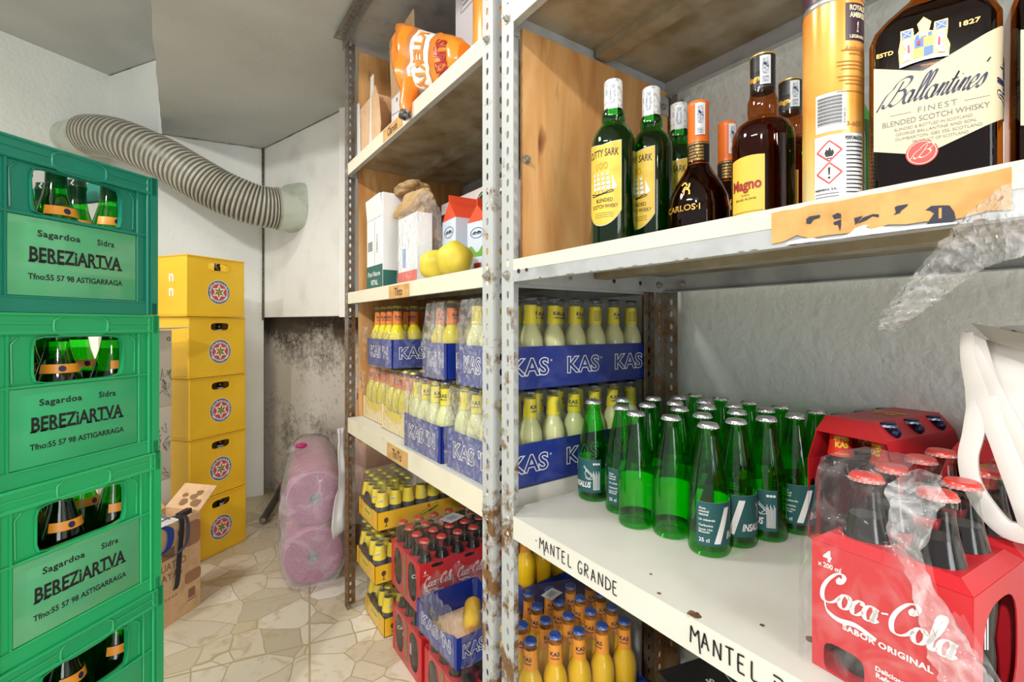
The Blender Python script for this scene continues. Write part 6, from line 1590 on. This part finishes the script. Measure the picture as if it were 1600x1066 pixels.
b = B(); f4 = cyl_map(.060, -pi / 2, 0, .0011); stroke(b, [(-.03, .10), (-.026, .15), (.0, .165), (.012, .14), (-.004, .10), (-.03, .07), (-.034, .10), (-.02, .13)], .006, f4, 6); obj('label_picture', b, M('jar_red', '#c8552f', .5), jb, smooth=False)

# ---------------------------------------------------------------- far rack, second shelf
ZB = 1.2335
def wine_box(label, loc, rz, l, w, h, mirrored=False):
    r, c_ = carton('wine_carton', label, 'box', loc, rz, l, w, h, M('grey_white_carton', '#e3e2e0', .55), 'white and green cartons')
    g = M('carton_green', '#2b6156', .5)
    b = B(); fx = plane_map((0, w / 2, 0), (0, -1, 0), (0, 0, 1), .0008); fy = plane_map((0, 0, 0), (1, 0, 0), (0, 0, 1), .0008)
    rect(b, fx, -w / 2, w / 2 - .002, .0, .088); rect(b, fy, 0, l, 0, .066); obj('green_base', b, g, c_, smooth=False)
    b = B(); fx2 = plane_map((0, w / 2, 0), (0, -1, 0), (0, 0, 1), .0013); write(b, 'Post Natura', fx2, -.005, .050, .017, bold=.01, shear=.2, width=w * .78); write(b, 'VITAL', fx2, 0, .018, .018, bold=.02, width=w * .45); obj('lettering', b, ink_white, c_, smooth=False)
    b = B(); write(b, 'FINE WINE', fx2, 0, .285, .022, bold=.0, width=w * .70)
    for k in range(5): rect(b, fx2, -w * .42, -w * .12, .145 + k * .007, .149 + k * .007)
    write(b, 'ABIERTO', fx2, w * .2, .13, .012, bold=.0, vert=True); stroke(b, [(l * .62, .18), (l * .68, .19), (l * .68, .215)], .003, fy, 4)
    rect(b, fx2, w * .02, w * .03, .09, .25); obj('carton_print', b, ink_grey, c_, smooth=False)
    b = B(); prism(b, [(-.012, -.075), (w - .02, -.075), (w - .016, 0), (0, .004)], ((-.003, .014, h - .004), (0, 1, 0), (-.06, 0, 1)), -.003); obj('flap', b, card_white, r, smooth=False)
    return r
wine_box('white wine carton with green base standing at the far end of the middle shelf', (.578, 1.602, ZB), 0, .16, .168, .335)
r, c_ = carton('wine_carton', 'white and green carton at the back, round dark emblem on its top', 'box', (.765, 1.13, ZB), 0, .25, .40, .300, M('pinkish_white_carton', '#e4dcd8', .55), 'white and green cartons')
fm = plane_map((0, .20, 0), (0, -1, 0), (0, 0, 1), .0008); b = B(); rect(b, fm, -.20, .20, .222, .262); gb = obj('green_band', b, M('band_green', '#26483c', .5), c_, smooth=False)
b = B(); disc(b, plane_map((0, .20, 0), (0, -1, 0), (0, 0, 1), .0014), .085, .245, .040, n=30); em = obj('emblem', b, M('emblem_green', '#1d3b30', .45), c_, smooth=False)
b = B(); f = plane_map((0, .20, 0), (0, -1, 0), (0, 0, 1), .002); disc(b, f, .085, .245, .034, n=28, hole=.93); stroke(b, [(.07, .235), (.085, .262), (.10, .238), (.08, .25)], .003, f, 5); obj('emblem_print', b, ink_cream, c_, smooth=False)
# crumpled brown paper on the cartons
def crumple(name, label, cat, loc, rx, ry, rz_, mat, seed, n=26, amp=.30, folds=1.5, part='sheet'):
    t = thing(name, label, cat, loc); b = B()
    bmesh.ops.create_icosphere(b, subdivisions=5, radius=1)
    for v in b.verts:
        d = v.co.normalized(); q = 1 + amp * nz(d, folds, seed) + amp * .5 * abs(nz(d, folds * 1.8, seed + 3)); v.co = Vector((d.x * rx, d.y * ry, max(-.9, d.z) * rz_)) * q
    obj(part, b, mat, t); return t
crumple('paper_bag', 'crumpled brown paper bag stuffed on top of the white cartons', 'paper bag', (.640, 1.475, ZB + .262), .045, .115, .050, M('kraft_paper', '#b9986a', .9, 0, '#a58557', 20, .4, .7), 3)
crumple('paper_bag', 'second piece of brown paper folded above the crumpled bag', 'paper bag', (.66, 1.55, ZB + .340), .05, .085, .024, M('kraft_paper_dark', '#a98a62', .9, 0, '#94754c', 20, .4, .7), 9)
# white carton in a clear bag
r, c_ = carton('printed_carton', 'white and red carton inside a clear plastic bag, behind the quinces', 'box', (.585, 1.330, ZB), 0, .050, .150, .215, M('bag_carton_white', '#ecebea', .45))
fm = plane_map((0, .075, 0), (0, -1, 0), (0, 0, 1), .0008); b = B(); rect(b, fm, -.075, .075, 0, .042); obj('red_band', b, M('coral_band', '#e0604c', .45), c_, smooth=False)
b = B(); rect(b, fm, -.035, -.012, .055, .115); obj('blue_panel', b, M('pale_blue', '#8fa9d8', .5), c_, smooth=False)
t = thing('plastic_bag', 'clear plastic bag round the white and red carton', 'plastic bag', (.585, 1.330, ZB))
film_hull(t, -.006, .056, -.055, .155, .20, .275, film_loose, 51, .03, 'bag_film', .009)
# milk cartons with gable tops
def milk(label, loc, rz, w, h, g):
    r = thing('milk_carton', label, 'milk carton', loc, rz, 'gabled milk cartons'); b = B()
    box(b, 0, w, 0, w, 0, h); cb_ = obj('carton', b, M('milk_blue_white', '#cdd8e8', .4), r, smooth=False)
    b = B(); a = [(0, 0, h), (w, 0, h), (w, w, h), (0, w, h)]; p = [(0, w / 2, h + g), (w, w / 2, h + g)]
    V = [b.verts.new(q) for q in a + p]
    for q in ((0, 1, 5, 4), (2, 3, 4, 5), (3, 0, 4), (1, 2, 5)): b.faces.new([V[i] for i in q])
    box(b, 0, w, w / 2 - .0015, w / 2 + .0015, h + g - .002, h + g + .018); gt = obj('gable_top', b, M('red_gable', '#e4512f', .4), r, smooth=False)
    for f in (plane_map((0, w / 2, 0), (0, -1, 0), (0, 0, 1), .0007), plane_map((w / 2, 0, 0), (1, 0, 0), (0, 0, 1), .0007)):
        b = B(); n = 12; poly(b, [(-w / 2, .06), (w / 2, .06), (w / 2, h * .52)] + [(w / 2 - w * k / n, h * .52 + .01 * sin(k * .8)) for k in range(1, n)] + [(-w / 2, h * .50)], f); obj('meadow_print', b, M('meadow_green', '#6fa53f', .45), cb_, smooth=False)
    b = B(); f = plane_map((0, w / 2, 0), (0, -1, 0), (0, 0, 1), .0011); disc(b, f, 0, h * .80, w * .33, w * .17, 24, .92); poly(b, [(-w * .22, h * .80), (-w * .1, h * .83), (0, h * .81), (w * .1, h * .835), (w * .22, h * .80), (0, h * .805)], f)
    write(b, 'LACTEOS', f, 0, h * .775, .006, bold=.03, width=w * .45); obj('lettering', b, ink_navy, cb_, smooth=False)
    b = B(); rect(b, f, -w * .15, w * .2, .03, .042); obj('red_tab', b, ink_red, cb_, smooth=False); return r
milk('red gabled milk carton behind the quinces in the clear bag', (.652, 1.212, ZB), radians(-4), .098, .185, .055)
milk('second milk carton right behind the quince next to the jar', (.668, 1.068, ZB), radians(8), .085, .155, .045)
# quinces
def quince(label, loc, r, seed, rot):
    t = thing('quince', label, 'quince', loc, rot, 'yellow quinces'); b = B(); bmesh.ops.create_uvsphere(b, u_segments=40, v_segments=24, radius=1)
    for v in b.verts:
        d = v.co.normalized(); a = atan2(d.y, d.z); lob = 1 + .05 * cos(5 * a) * (1 - abs(d.x)) + .05 * nz(d, 1.6, seed)
        dim = .30 * math.exp(-((1 - abs(d.x)) / .05) ** 2 * .5) if d.x > 0 else .12 * math.exp(-((1 - abs(d.x)) / .04))
        v.co = Vector((d.x * (1.12 - dim), d.y * lob, d.z * lob)) * r
    obj('fruit', b, M('quince_skin', '#d9c23e', .55, 0, '#b8ad3a', 30, .45, .75, .05, 80), t)
    b = B(); bmesh.ops.create_icosphere(b, subdivisions=2, radius=r * .14)
    for v in b.verts: v.co = Vector((v.co.x * .6 + r * .90, v.co.y * (1 + .5 * nz(v.co, 90, 2)), v.co.z))
    obj('calyx', b, M('quince_brown', '#6b5a34', .9), t)
    return t
quince('yellow quince with brown navel facing left, left of the two', (.590, 1.215, ZB + .0405), .043, 2, radians(150))
quince('bigger yellow quince with brown scar, next to the milk carton', (.594, 1.110, ZB + .0455), .048, 5, radians(60))
# glass jar
t = thing('food_jar', 'slim glass jar of yellow oil beside the middle post', 'jar', (.625, .965, ZB))
obj('glass_body', lathe(B(), [(.026, 0), (.030, .004), (.030, .13), (.022, .15), (.022, .16)], 26), glass_clear, t); obj('oil', lathe(B(), [(.025, .004), (.0285, .008), (.0285, .085)], 24), M('yellow_oil', '#dba534', .3), t); obj('jar_lid', lathe(B(), [(.0235, .155), (.0235, .175)], 24), card_white, t)
# ---------------------------------------------------------------- pink paper rolls in a thin bag on the floor
def roll(label, front, back, r, hole=True):
    t = thing('paper_roll', label, 'paper roll', (0, 0, 0), 0, 'pink paper rolls')
    a, c_ = Vector(front), Vector(back); d = (c_ - a).normalized(); q = d.to_track_quat('Z', 'Y').to_matrix()
    L_ = (c_ - a).length; b = B(); n = 48
    prof = [(.022, .004), (r * .96, .001), (r, .006), (r, L_ - .004), (r * .97, L_), (.022, L_ - .003)]
    lathe(b, prof, n, False, False)
    for v in b.verts: v.co = q @ v.co
    b.faces.ensure_lookup_table()
    for i, fc in enumerate(b.faces):
        if i < n: fc.material_index = 1
    t.location = a
    obj('paper', b, [pink_paper, pink_edge], t)
    b = B(); lathe(b, [(.0225, -.001), (.0225, L_), (.0165, L_), (.0165, -.001)], 26, False, False)
    for v in b.verts: v.co = q @ v.co
    b.faces.new([b.verts.new(q @ Vector((.0166 * cos(2 * pi * k / 20), .0166 * sin(2 * pi * k / 20), .05))) for k in range(20)])
    obj('cardboard_core', b, M('core_grey', '#aeb6b2', .7), t); return t
F1, F2 = (.472, 2.150, .121), (.486, 2.180, .356)
dv = Vector((.20, .98, 0)).normalized()
pt = lambda p, s_: tuple(Vector(p) + dv * s_)
roll('pink paper roll on the floor at the front of the bag, lower one', F1, pt(F1, .45), .118)
roll('pink paper roll on top of the lower one, its core hole showing', F2, pt(F2, .43), .1155)
roll('pink paper roll on the floor behind the front lower roll', pt(F1, .46), pt(F1, .82), .116)
roll('pink paper roll behind the upper front roll, top of the bag', pt(F2, .44), pt(F2, .79), .110)
t = thing('plastic_bag', 'thin whitish plastic bag wrapped round the stacked pink rolls', 'plastic bag', (.472, 2.150, 0))
b = B(); n = 56; sd = Vector((dv.y, -dv.x, 0)); layers = [(-.055, .04, .05, .12), (-.045, .10, .20, .24), (-.020, .132, .245, .24), (.02, .135, .248, .24), (.12, .136, .250, .24), (.30, .136, .250, .24), (.48, .132, .246, .24), (.66, .126, .240, .24), (.80, .122, .236, .24), (.85, .09, .17, .28)]
R = []
for li, (s_, hw, hh, zc) in enumerate(layers):
    ring = []
    for k in range(n):
        a = 2 * pi * k / n; e = 3.2; tt = (abs(cos(a)) ** e + abs(sin(a)) ** e) ** (-1 / e)
        x = cos(a) * tt * hw; z = max(.003, zc + sin(a) * tt * hh)
        pinch = 1 - .10 * math.exp(-((z - .238) / .035) ** 2)
        q = .012 * nz((x * 9, s_ * 3, z * 9), 1.6, 4) + .006 * nz((x * 9, s_ * 5, z * 9), 4, 6)
        p = dv * (s_ + (.010 * nz((x * 12, z * 12, li), 1, 3) if li < 2 else 0)) + sd * (x * pinch + cos(a) * abs(q)) + Vector((0, 0, z + max(0, sin(a)) * abs(q)))
        p.z = max(.003, p.z); ring.append(b.verts.new(p))
    R.append(ring)
for p, q in zip(R, R[1:]):
    for k in range(n): b.faces.new((p[k], p[(k + 1) % n], q[(k + 1) % n], q[k]))
b.faces.new(R[0][::-1]); obj('bag_film', b, film_bag, t)
b = B()                                                           # gathered knots on the front and the twisted handle on top
def tuft(b, c_, nrm, r, seed, k=9):
    c_, nrm = Vector(c_), Vector(nrm).normalized(); u = nrm.cross(Vector((0, 0, 1))).normalized(); v = u.cross(nrm)
    for i in range(k):
        a = 2 * pi * i / k + nz((i, seed, 0), 1.7) * .8; rr = r * (1 + .5 * nz((i * 1.3, 0, seed), 1.1)); d = u * cos(a) + v * sin(a); s2 = u * -sin(a) + v * cos(a)
        P = [c_ + nrm * .012, c_ + d * rr * .5 + s2 * rr * .16 + nrm * .02, c_ + d * rr + nrm * .002, c_ + d * rr * .5 - s2 * rr * .16 + nrm * .006]
        b.faces.new([b.verts.new(p) for p in P])
base_ = lambda s_, x, z: dv * s_ + sd * x + Vector((0, 0, z))
for a_ in ((base_(-.060, .015, .115), -dv, .085, 1, 11), (base_(-.052, -.01, .03), -dv, .05, 2), (base_(-.03, -.12, .27), -dv - sd, .06, 3), (base_(.42, -.05, .49), Vector((-.3, -.5, 1)), .07, 4)):
    b = B(); tuft(b, *a_); bmesh.ops.remove_doubles(b, verts=b.verts, dist=1e-5); obj('bag_knot', b, film_milky, t)
b = B(); bmesh.ops.create_uvsphere(b, u_segments=14, v_segments=8, radius=.024, matrix=Matrix.Translation(base_(.42, -.05, .502)) @ Matrix.Diagonal((1.2, 1, .5, 1))); obj('magenta_tip', b, M('magenta_paper', '#c22d72', .6), t)
# ---------------------------------------------------------------- dark handle leaning on the wall
t = thing('tool_handle', 'dark round tool handle with orange collar lying by the mouldy wall', 'tool', (0, 0, 0))
hA, hB_ = Vector((.385, 2.955, .026)), Vector((.570, 3.395, .072)); b = B(); tube(b, [hA, hA.lerp(hB_, .02), hB_], [.018, .021, .021], 18); obj('handle', b, M('dark_handle', '#3c3330', .4, 0, '#58493f', 20, .4, .7), t)
b = B(); tube(b, [hA - (hB_ - hA).normalized() * .001, hA + (hB_ - hA) * .001], [.0135, .0135], 14); obj('end_cap', b, M('handle_end', '#9b9188', .6), t)
b = B(); tube(b, [hA.lerp(hB_, .80), hA.lerp(hB_, .92)], [.029, .031], 18); obj('orange_collar', b, M('orange_rubber', '#d4552a', .5), t)
b = B(); tube(b, [hA.lerp(hB_, .70), hA.lerp(hB_, .80)], [.025, .027], 18); obj('blue_ring', b, M('blue_plastic', '#3f5f88', .5), t)

# ---------------------------------------------------------------- cardboard box with hanging straps
RC = radians(43); uc = Vector((cos(RC), sin(RC), 0)); vc = Vector((-sin(RC), cos(RC), 0)); OC = Vector((.072, 2.256, 0)) - uc * .30
r = thing('cardboard_box', 'brown cardboard wine box with open flaps on the floor before the yellow crates', 'box', OC, RC)
b = B(); w, l, h, tk = .30, .165, .372, .004
for a in ((0, w, 0, tk), (0, w, l - tk, l), (0, tk, tk, l - tk), (w - tk, w, tk, l - tk)): box(b, *a, 0, h)
box(b, tk, w - tk, tk, l - tk, 0, tk); cb_ = obj('carton', b, card, r, smooth=False)
b = B(); prism(b, [(0, 0), (l, 0), (l - .004, .112), (.004, .112)], ((w - .002, 0, h - .001), (0, 1, 0), (.80, 0, .62)), -.004); fl = obj('flap', b, card, r, smooth=False)
b = B(); ff = plane_map((w - .002, 0, h - .001), (0, 1, 0), (.80, 0, .62), .0); 
fo = lambda x, y, z=0: Vector((w - .002, 0, h - .001)) + Vector((0, 1, 0)) * x + Vector((.80, 0, .62)) * y + Vector((-.62, 0, .80)) * .0052
for (x, y, s_) in ((.04, .03, .03), (.07, .055, .022), (.10, .03, .025), (.055, .075, .02), (.115, .06, .018)): blob(b, fo, x, y, s_ * .6, int(x * 1000), 1.3)
obj('flap_print', b, card_dark, fl, smooth=False)
b = B(); prism(b, [(0, 0), (w - .01, 0), (w - .03, .09), (.03, .09)], ((.005, l - .002, h - .001), (1, 0, 0), (0, .55, .83)), .004); obj('flap', b, card, r, smooth=False)
b = B(); box(b, .04, w - .04, .03, l - .03, h - .05, h - .02); obj('paper_lining', b, card_white, r, smooth=False)
b = B(); fm = plane_map((0, 0, 0), (1, 0, 0), (0, 0, 1), .0008)
P = [rr_hole(.036, .046, 5)(2 * pi * k / 28) for k in range(28)]; tp_ = M('tape_brown', '#a5795a', .4); poly(b, [(w - .036 + p[0], .300 + p[1]) for p in P], fm); obj('brown_tape', b, tp_, cb_, smooth=False)
b = B(); poly(b, [(w - .034 + p[0], .135 + p[1] * .5) for p in P], fm); obj('brown_tape', b, tp_, cb_, smooth=False)
b = B(); write(b, 'CUATRO', fm, .172, .205, .026, bold=.01, width=.125); write(b, 'RAYAS', fm, .165, .168, .026, bold=.01, width=.105)
for k in range(4): disc(b, fm, .15 + .014 * k, .100, .0045, n=12, hole=.6)
rect(b, fm, .245, .275, .055, .090); rect(b, fm, .24, .28, .045, .049); rect(b, fm, .20, .205, .315, .335); rect(b, fm, .215, .219, .32, .33); rect(b, fm, .135, .185, .245, .285)
obj('lettering', b, M('carton_ink', '#8d6a55', .8), cb_, smooth=False)
# straps
t = thing('utility_strap', 'black and blue strap with buckle hung over the cardboard box edge', 'strap', (0, 0, 0))
X_ = lambda a, d, z: OC + uc * a + vc * d + Vector((0, 0, z))
def ribbon(b, pts, wd, side, th=.0025):
    P = [Vector(p) for p in cr(pts, 7)]; L_ = []
    s_ = Vector(side).normalized() * wd / 2; rings = []
    for i, p in enumerate(P):
        d = (P[min(i + 1, len(P) - 1)] - P[max(i - 1, 0)]).normalized(); nn_ = d.cross(s_).normalized() * th / 2
        rings.append([b.verts.new(p + q) for q in (s_ + nn_, -s_ + nn_, -s_ - nn_, s_ - nn_)])
    for a, c2 in zip(rings, rings[1:]):
        for k in range(4): b.faces.new((a[k], a[(k + 1) % 4], c2[(k + 1) % 4], c2[k]))
    b.faces.new(rings[0][::-1]); b.faces.new(rings[-1])
b = B(); ribbon(b, [X_(.215, .03, h + .01), X_(.21, -.006, h + .004), X_(.205, -.012, h - .05), X_(.195, -.012, h - .14), X_(.19, -.010, h - .22), X_(.18, -.011, h - .245)], .020, uc); obj('strap_tail', b, M('black_webbing', '#2a2a31', .7), t)
b = B(); ribbon(b, [X_(.14, .01, h + .02), X_(.17, -.015, h + .03), X_(.215, -.020, h + .012), X_(.222, -.024, h - .05), X_(.205, -.026, h - .095), X_(.16, -.022, h - .11), X_(.12, -.015, h - .09)], .014, (-vc + Vector((0, 0, .3)))); obj('strap_loop', b, M('grey_webbing', '#4a4a55', .6), t)
b = B(); ribbon(b, [X_(.13, -.008, h + .005), X_(.16, -.010, h - .02), X_(.155, -.012, h - .07), X_(.13, -.010, h - .09)], .026, uc); obj('blue_pad', b, M('blue_webbing', '#1d3f9c', .6), t)
b = B(); q = X_(.245, .02, h + .010); bmesh.ops.create_cube(b, size=1, matrix=Matrix.Translation(q) @ Matrix.Rotation(RC + .2, 4, 'Z') @ Matrix.Diagonal((.06, .022, .018, 1))); obj('buckle', b, black_plastic, t)
b = B(); ribbon(b, [X_(.11, .06, h + .055), X_(.14, .03, h + .05), X_(.165, .01, h + .02)], .03, vc); obj('grey_clip', b, M('clip_grey', '#8f9398', .5), t)

# ---------------------------------------------------------------- scribbled white cartons between the stacks
OS = Vector((-.024, 2.519, 0)); us = uc; vs = vc
for k, (z0_, z1_, dx) in enumerate(((0, .452, -.002), (.453, .763, 0), (.764, 1.086, .003))):
    nm = ('white carton on the floor hidden behind the cardboard box', 'scribbled white carton between the green and yellow crates, lower of two', 'scribbled white carton between the green and yellow crates, flap open on top')[k]
    o = OS - us * (.30 - dx) ; r = thing('white_carton', nm, 'box', (o.x, o.y, z0_), RC, 'white cartons behind the green crates'); b = B(); box(b, 0, .30, 0, .16, 0, z1_ - z0_, bevel=.002); c2 = obj('carton', b, M('aged_white_carton', '#e2ddd0', .7), r)
    if k:
        fm = plane_map((0, 0, 0), (1, 0, 0), (0, 0, 1), .0009); b = B(); rg = random.Random(k)
        for q in range(9):
            x, z = .235 + rg.random() * .05, .03 + rg.random() * .2 * (1 if k == 1 else .6); stroke(b, [(x + rg.uniform(-.018, .018), z + rg.uniform(-.025, .025)) for _ in range(5)], .0018, fm, 4)
        if k == 2: disc(b, fm, .284, .285, .009, n=18, hole=.6)
        obj('scribble', b, M('scribble_ink', '#5d6a5c', .7), c2, smooth=False)
    if k == 2:
        b = B(); prism(b, [(0, 0), (.30, 0), (.34, .06), (.02, .07)], ((0, 0, z1_ - z0_ + .001), (1, 0, .02), (0, -.96, .1)), .003); obj('flap', b, card_white, r, smooth=False)

# ---------------------------------------------------------------- boxes and sheets behind the far rack
for k, (z0_, z1_, dx) in enumerate(((0, .40, .02), (.401, .585, .02), (.586, .775, 0))):
    r = thing('brick_carton', 'dusty pink cardboard box behind the far end post, ' + ('at the floor', 'middle of the pile', 'topmost of the pile')[k], 'box', (.735 + dx, 2.33, z0_), radians(8), 'dusty pink boxes in the corner')
    b = B(); box(b, 0, .16, 0, .19, 0, z1_ - z0_, bevel=.002); c2 = obj('carton', b, M('dusty_pink_card', '#c9a690', .85, 0, '#b8927c', 12, .4, .7), r)
    if k: b = B(); prism(b, [(-.01, 0), (.06, .004), (.075, .03), (.03, .045), (-.012, .03)], ((-.004, .05, z1_ - z0_ - .03), (0, 1, 0), (-.1, 0, 1)), -.003); obj('torn_edge', b, M('torn_pink', '#d8b9a4', .9), r, smooth=False)
t = thing('plastic_sheet', 'white plastic sheet bunched against the foot of the far end post', 'plastic sheet', (.50, 1.965, .27)); b = B(); nu, nv = 10, 18
P = lambda u, v: Vector((.035 + .055 * u * (1.0 - .25 * v) - .035 * (1 - abs(2 * v - .25) if v < .4 else .25 * v) * (1 - u), .008 + .014 * nz((u * 2, v * 4, 0), 1.6, 4) + .012 * u, .42 * v + .05 * (u - .5) * (1 - v)))
g = [[b.verts.new(P(i / nu, j / nv)) for i in range(nu + 1)] for j in range(nv + 1)]
for j in range(nv):
    for i in range(nu): b.faces.new((g[j][i], g[j][i + 1], g[j + 1][i + 1], g[j + 1][i]))
solid(obj('sheet', b, M('white_sheet_plastic', '#e6e2e2', .35, spec=.5), t), .002)
t = thing('plastic_sheet', 'clear plastic sheet hanging beside the top tonic tray', 'plastic sheet', (.555, 1.885, .33)); b = B()
g = [[b.verts.new((.010 * nz((i, j, 0), .6, 3) + .035 * i / 8, -.028 * i / 8 + .006 * nz((i, j, 4), .7), .38 * j / 14)) for i in range(9)] for j in range(15)]
for j in range(14):
    for i in range(8): b.faces.new((g[j][i], g[j][i + 1], g[j + 1][i + 1], g[j + 1][i]))
obj('sheet', b, film_milky, t)

# ---------------------------------------------------------------- white plastic holder with a bag, on the cola packs
t = thing('plastic_holder', 'white moulded plastic holder with forked handle standing among the cola bottles', 'plastic holder', (.700, 0, 0))
def bar(b, pts, wd, th=.007):
    P = cr(pts, 6); W_ = cr([(w_, 0) for w_ in wd], 6); A, C_ = [], []
    for i, p in enumerate(P):
        d = Vector((P[min(i + 1, len(P) - 1)][0] - P[max(i - 1, 0)][0], P[min(i + 1, len(P) - 1)][1] - P[max(i - 1, 0)][1])).normalized(); nn_ = Vector((-d.y, d.x)) * W_[i][0] / 2
        A.append((p[0] + nn_.x, p[1] + nn_.y)); C_.append((p[0] - nn_.x, p[1] - nn_.y))
    rings = [[b.verts.new(q) for q in ((-th / 2 * .6, *a), (-th / 2, a[0] * .8 + c_[0] * .2, a[1] * .8 + c_[1] * .2), (-th / 2, a[0] * .2 + c_[0] * .8, a[1] * .2 + c_[1] * .8), (-th / 2 * .6, *c_), (th / 2, *c_), (th / 2, *a))] for a, c_ in zip(A, C_)]
    for p, q in zip(rings, rings[1:]):
        for k in range(6): b.faces.new((p[k], q[k], q[(k + 1) % 6], p[(k + 1) % 6]))
    b.faces.new(rings[0]); b.faces.new(rings[-1][::-1])
b = B()
bar(b, [(.1405, 1.100), (.1385, 1.072), (.132, 1.042), (.1275, 1.018), (.1262, 1.006)], [.010, .014, .020, .026, .020])
bar(b, [(.1300, 1.030), (.1355, .990), (.1395, .965), (.1365, .938), (.1265, .916), (.1120, .8985), (.096, .8975), (.080, .902)], [.019, .017, .016, .016, .018, .018, .020, .020], .0078)
bar(b, [(.1265, 1.032), (.1160, .993), (.1070, .962), (.0990, .935), (.0905, .902)], [.022, .018, .019, .020, .020], .0086)
bar(b, [(.1385, 1.085), (.126, 1.055), (.112, 1.020), (.098, .985), (.086, .950), (.080, .910)], [.014, .014, .014, .014, .016, .018], .0062)
prism(b, [(.1385, 1.052), (.1205, 1.050), (.1140, 1.016), (.1262, .998), (.1375, 1.016)], ((.0024, 0, 0), (0, 1, 0), (0, 0, 1)), -.0050)
prism(b, [(.1420, 1.102), (.126, 1.092), (.116, 1.05), (.1335, 1.040)], ((.0020, 0, 0), (0, 1, 0), (0, 0, 1)), -.0036)
hb = obj('forked_handle', b, white_plastic, t)
b = B(); prism(b, [(.139, 1.110), (.122, 1.106), (.096, 1.098), (.070, 1.09), (.070, 1.07), (.098, 1.081), (.124, 1.091)], ((.010, 0, 0), (0, 1, 0), (0, 0, 1)), .002)
obj('grey_flap', b, M('grey_flap', '#a9a39a', .5), t, smooth=False)
b = B(); nu, nv = 14, 20
g = [[b.verts.new(Vector((.012 + .030 * sin(pi * min(1, u * .9 + .1)) * (.4 + .6 * v) + .008 * nz((u * 3, v * 3, 0), 1.3, 5), (y0 := .131 - .034 * (1 - v)) - (y0 - .02) * u, .892 + .200 * v - .020 * u))) for u in [i / nu for i in range(nu + 1)]] for v in [j / nv for j in range(nv + 1)]]
for j in range(nv):
    for i in range(nu): b.faces.new((g[j][i], g[j][i + 1], g[j + 1][i + 1], g[j + 1][i]))
solid(obj('bag_side', b, M('white_bag_plastic', '#e4e2dd', .4), t), .0012)
b = B(); disc(b, plane_map((.016, .09, 1.095), (0, -.97, -.2), (.5, .0, .86), .001), .0, .0, .032, .012, 26); bl = obj('printed_panel', b, M('bag_panel', '#cfcfc8', .5), t, smooth=False)
b = B(); f = plane_map((.016, .09, 1.095), (0, -.97, -.2), (.5, .0, .86), .0018); stroke(b, [(-.025, -.002), (-.018, .003), (-.012, -.003), (-.006, .004), (0, -.002)], .0012, f, 5); disc(b, f, -.004, .001, .005, n=14, hole=.75); stroke(b, [(.004, -.006), (.014, -.003), (.026, -.005)], .004, f, 4); obj('panel_print', b, ink_navy, bl, smooth=False)

# ---------------------------------------------------------------- crinkled clear strip sticking out from the upper shelf
t = thing('plastic_strip', 'crinkled clear plastic strip sticking out below the upper bottle shelf', 'plastic strip', (.49, 0, 0))
up = cr([(.020, 1.238), (.069, 1.216), (.085, 1.203), (.102, 1.188), (.125, 1.156), (.148, 1.123), (.156, 1.106)], 8); lo_ = cr([(.02, 1.185), (.069, 1.159), (.080, 1.154), (.092, 1.148), (.110, 1.132), (.125, 1.118), (.142, 1.103)], 8); m = 14; b = B()
for sh in (0, 1):
    g = []
    for k in range(len(up)):
        row = []
        for i in range(m + 1):
            s_ = i / m; a, c_ = Vector(up[k]), Vector(lo_[k]); p = a.lerp(c_, s_); zig = .0035 * sin(k * 1.9 + i * .9 + sh * 2) + .003 * nz((k * .6, i * .6, sh), 1.2, 3)
            bow = .016 * sin(pi * s_) * (1 if sh else -1); row.append(b.verts.new((bow + zig + (.05 * max(0, (12 - k) / 12)), p.x + .0012 * sin(k * 2.3 + i), p.y + .0014 * nz((k, i, sh), .9, 6))))
        g.append(row)
    for k in range(len(up) - 1):
        for i in range(m): b.faces.new((g[k][i], g[k][i + 1], g[k + 1][i + 1], g[k + 1][i]))
obj('film', b, film_strip, t)
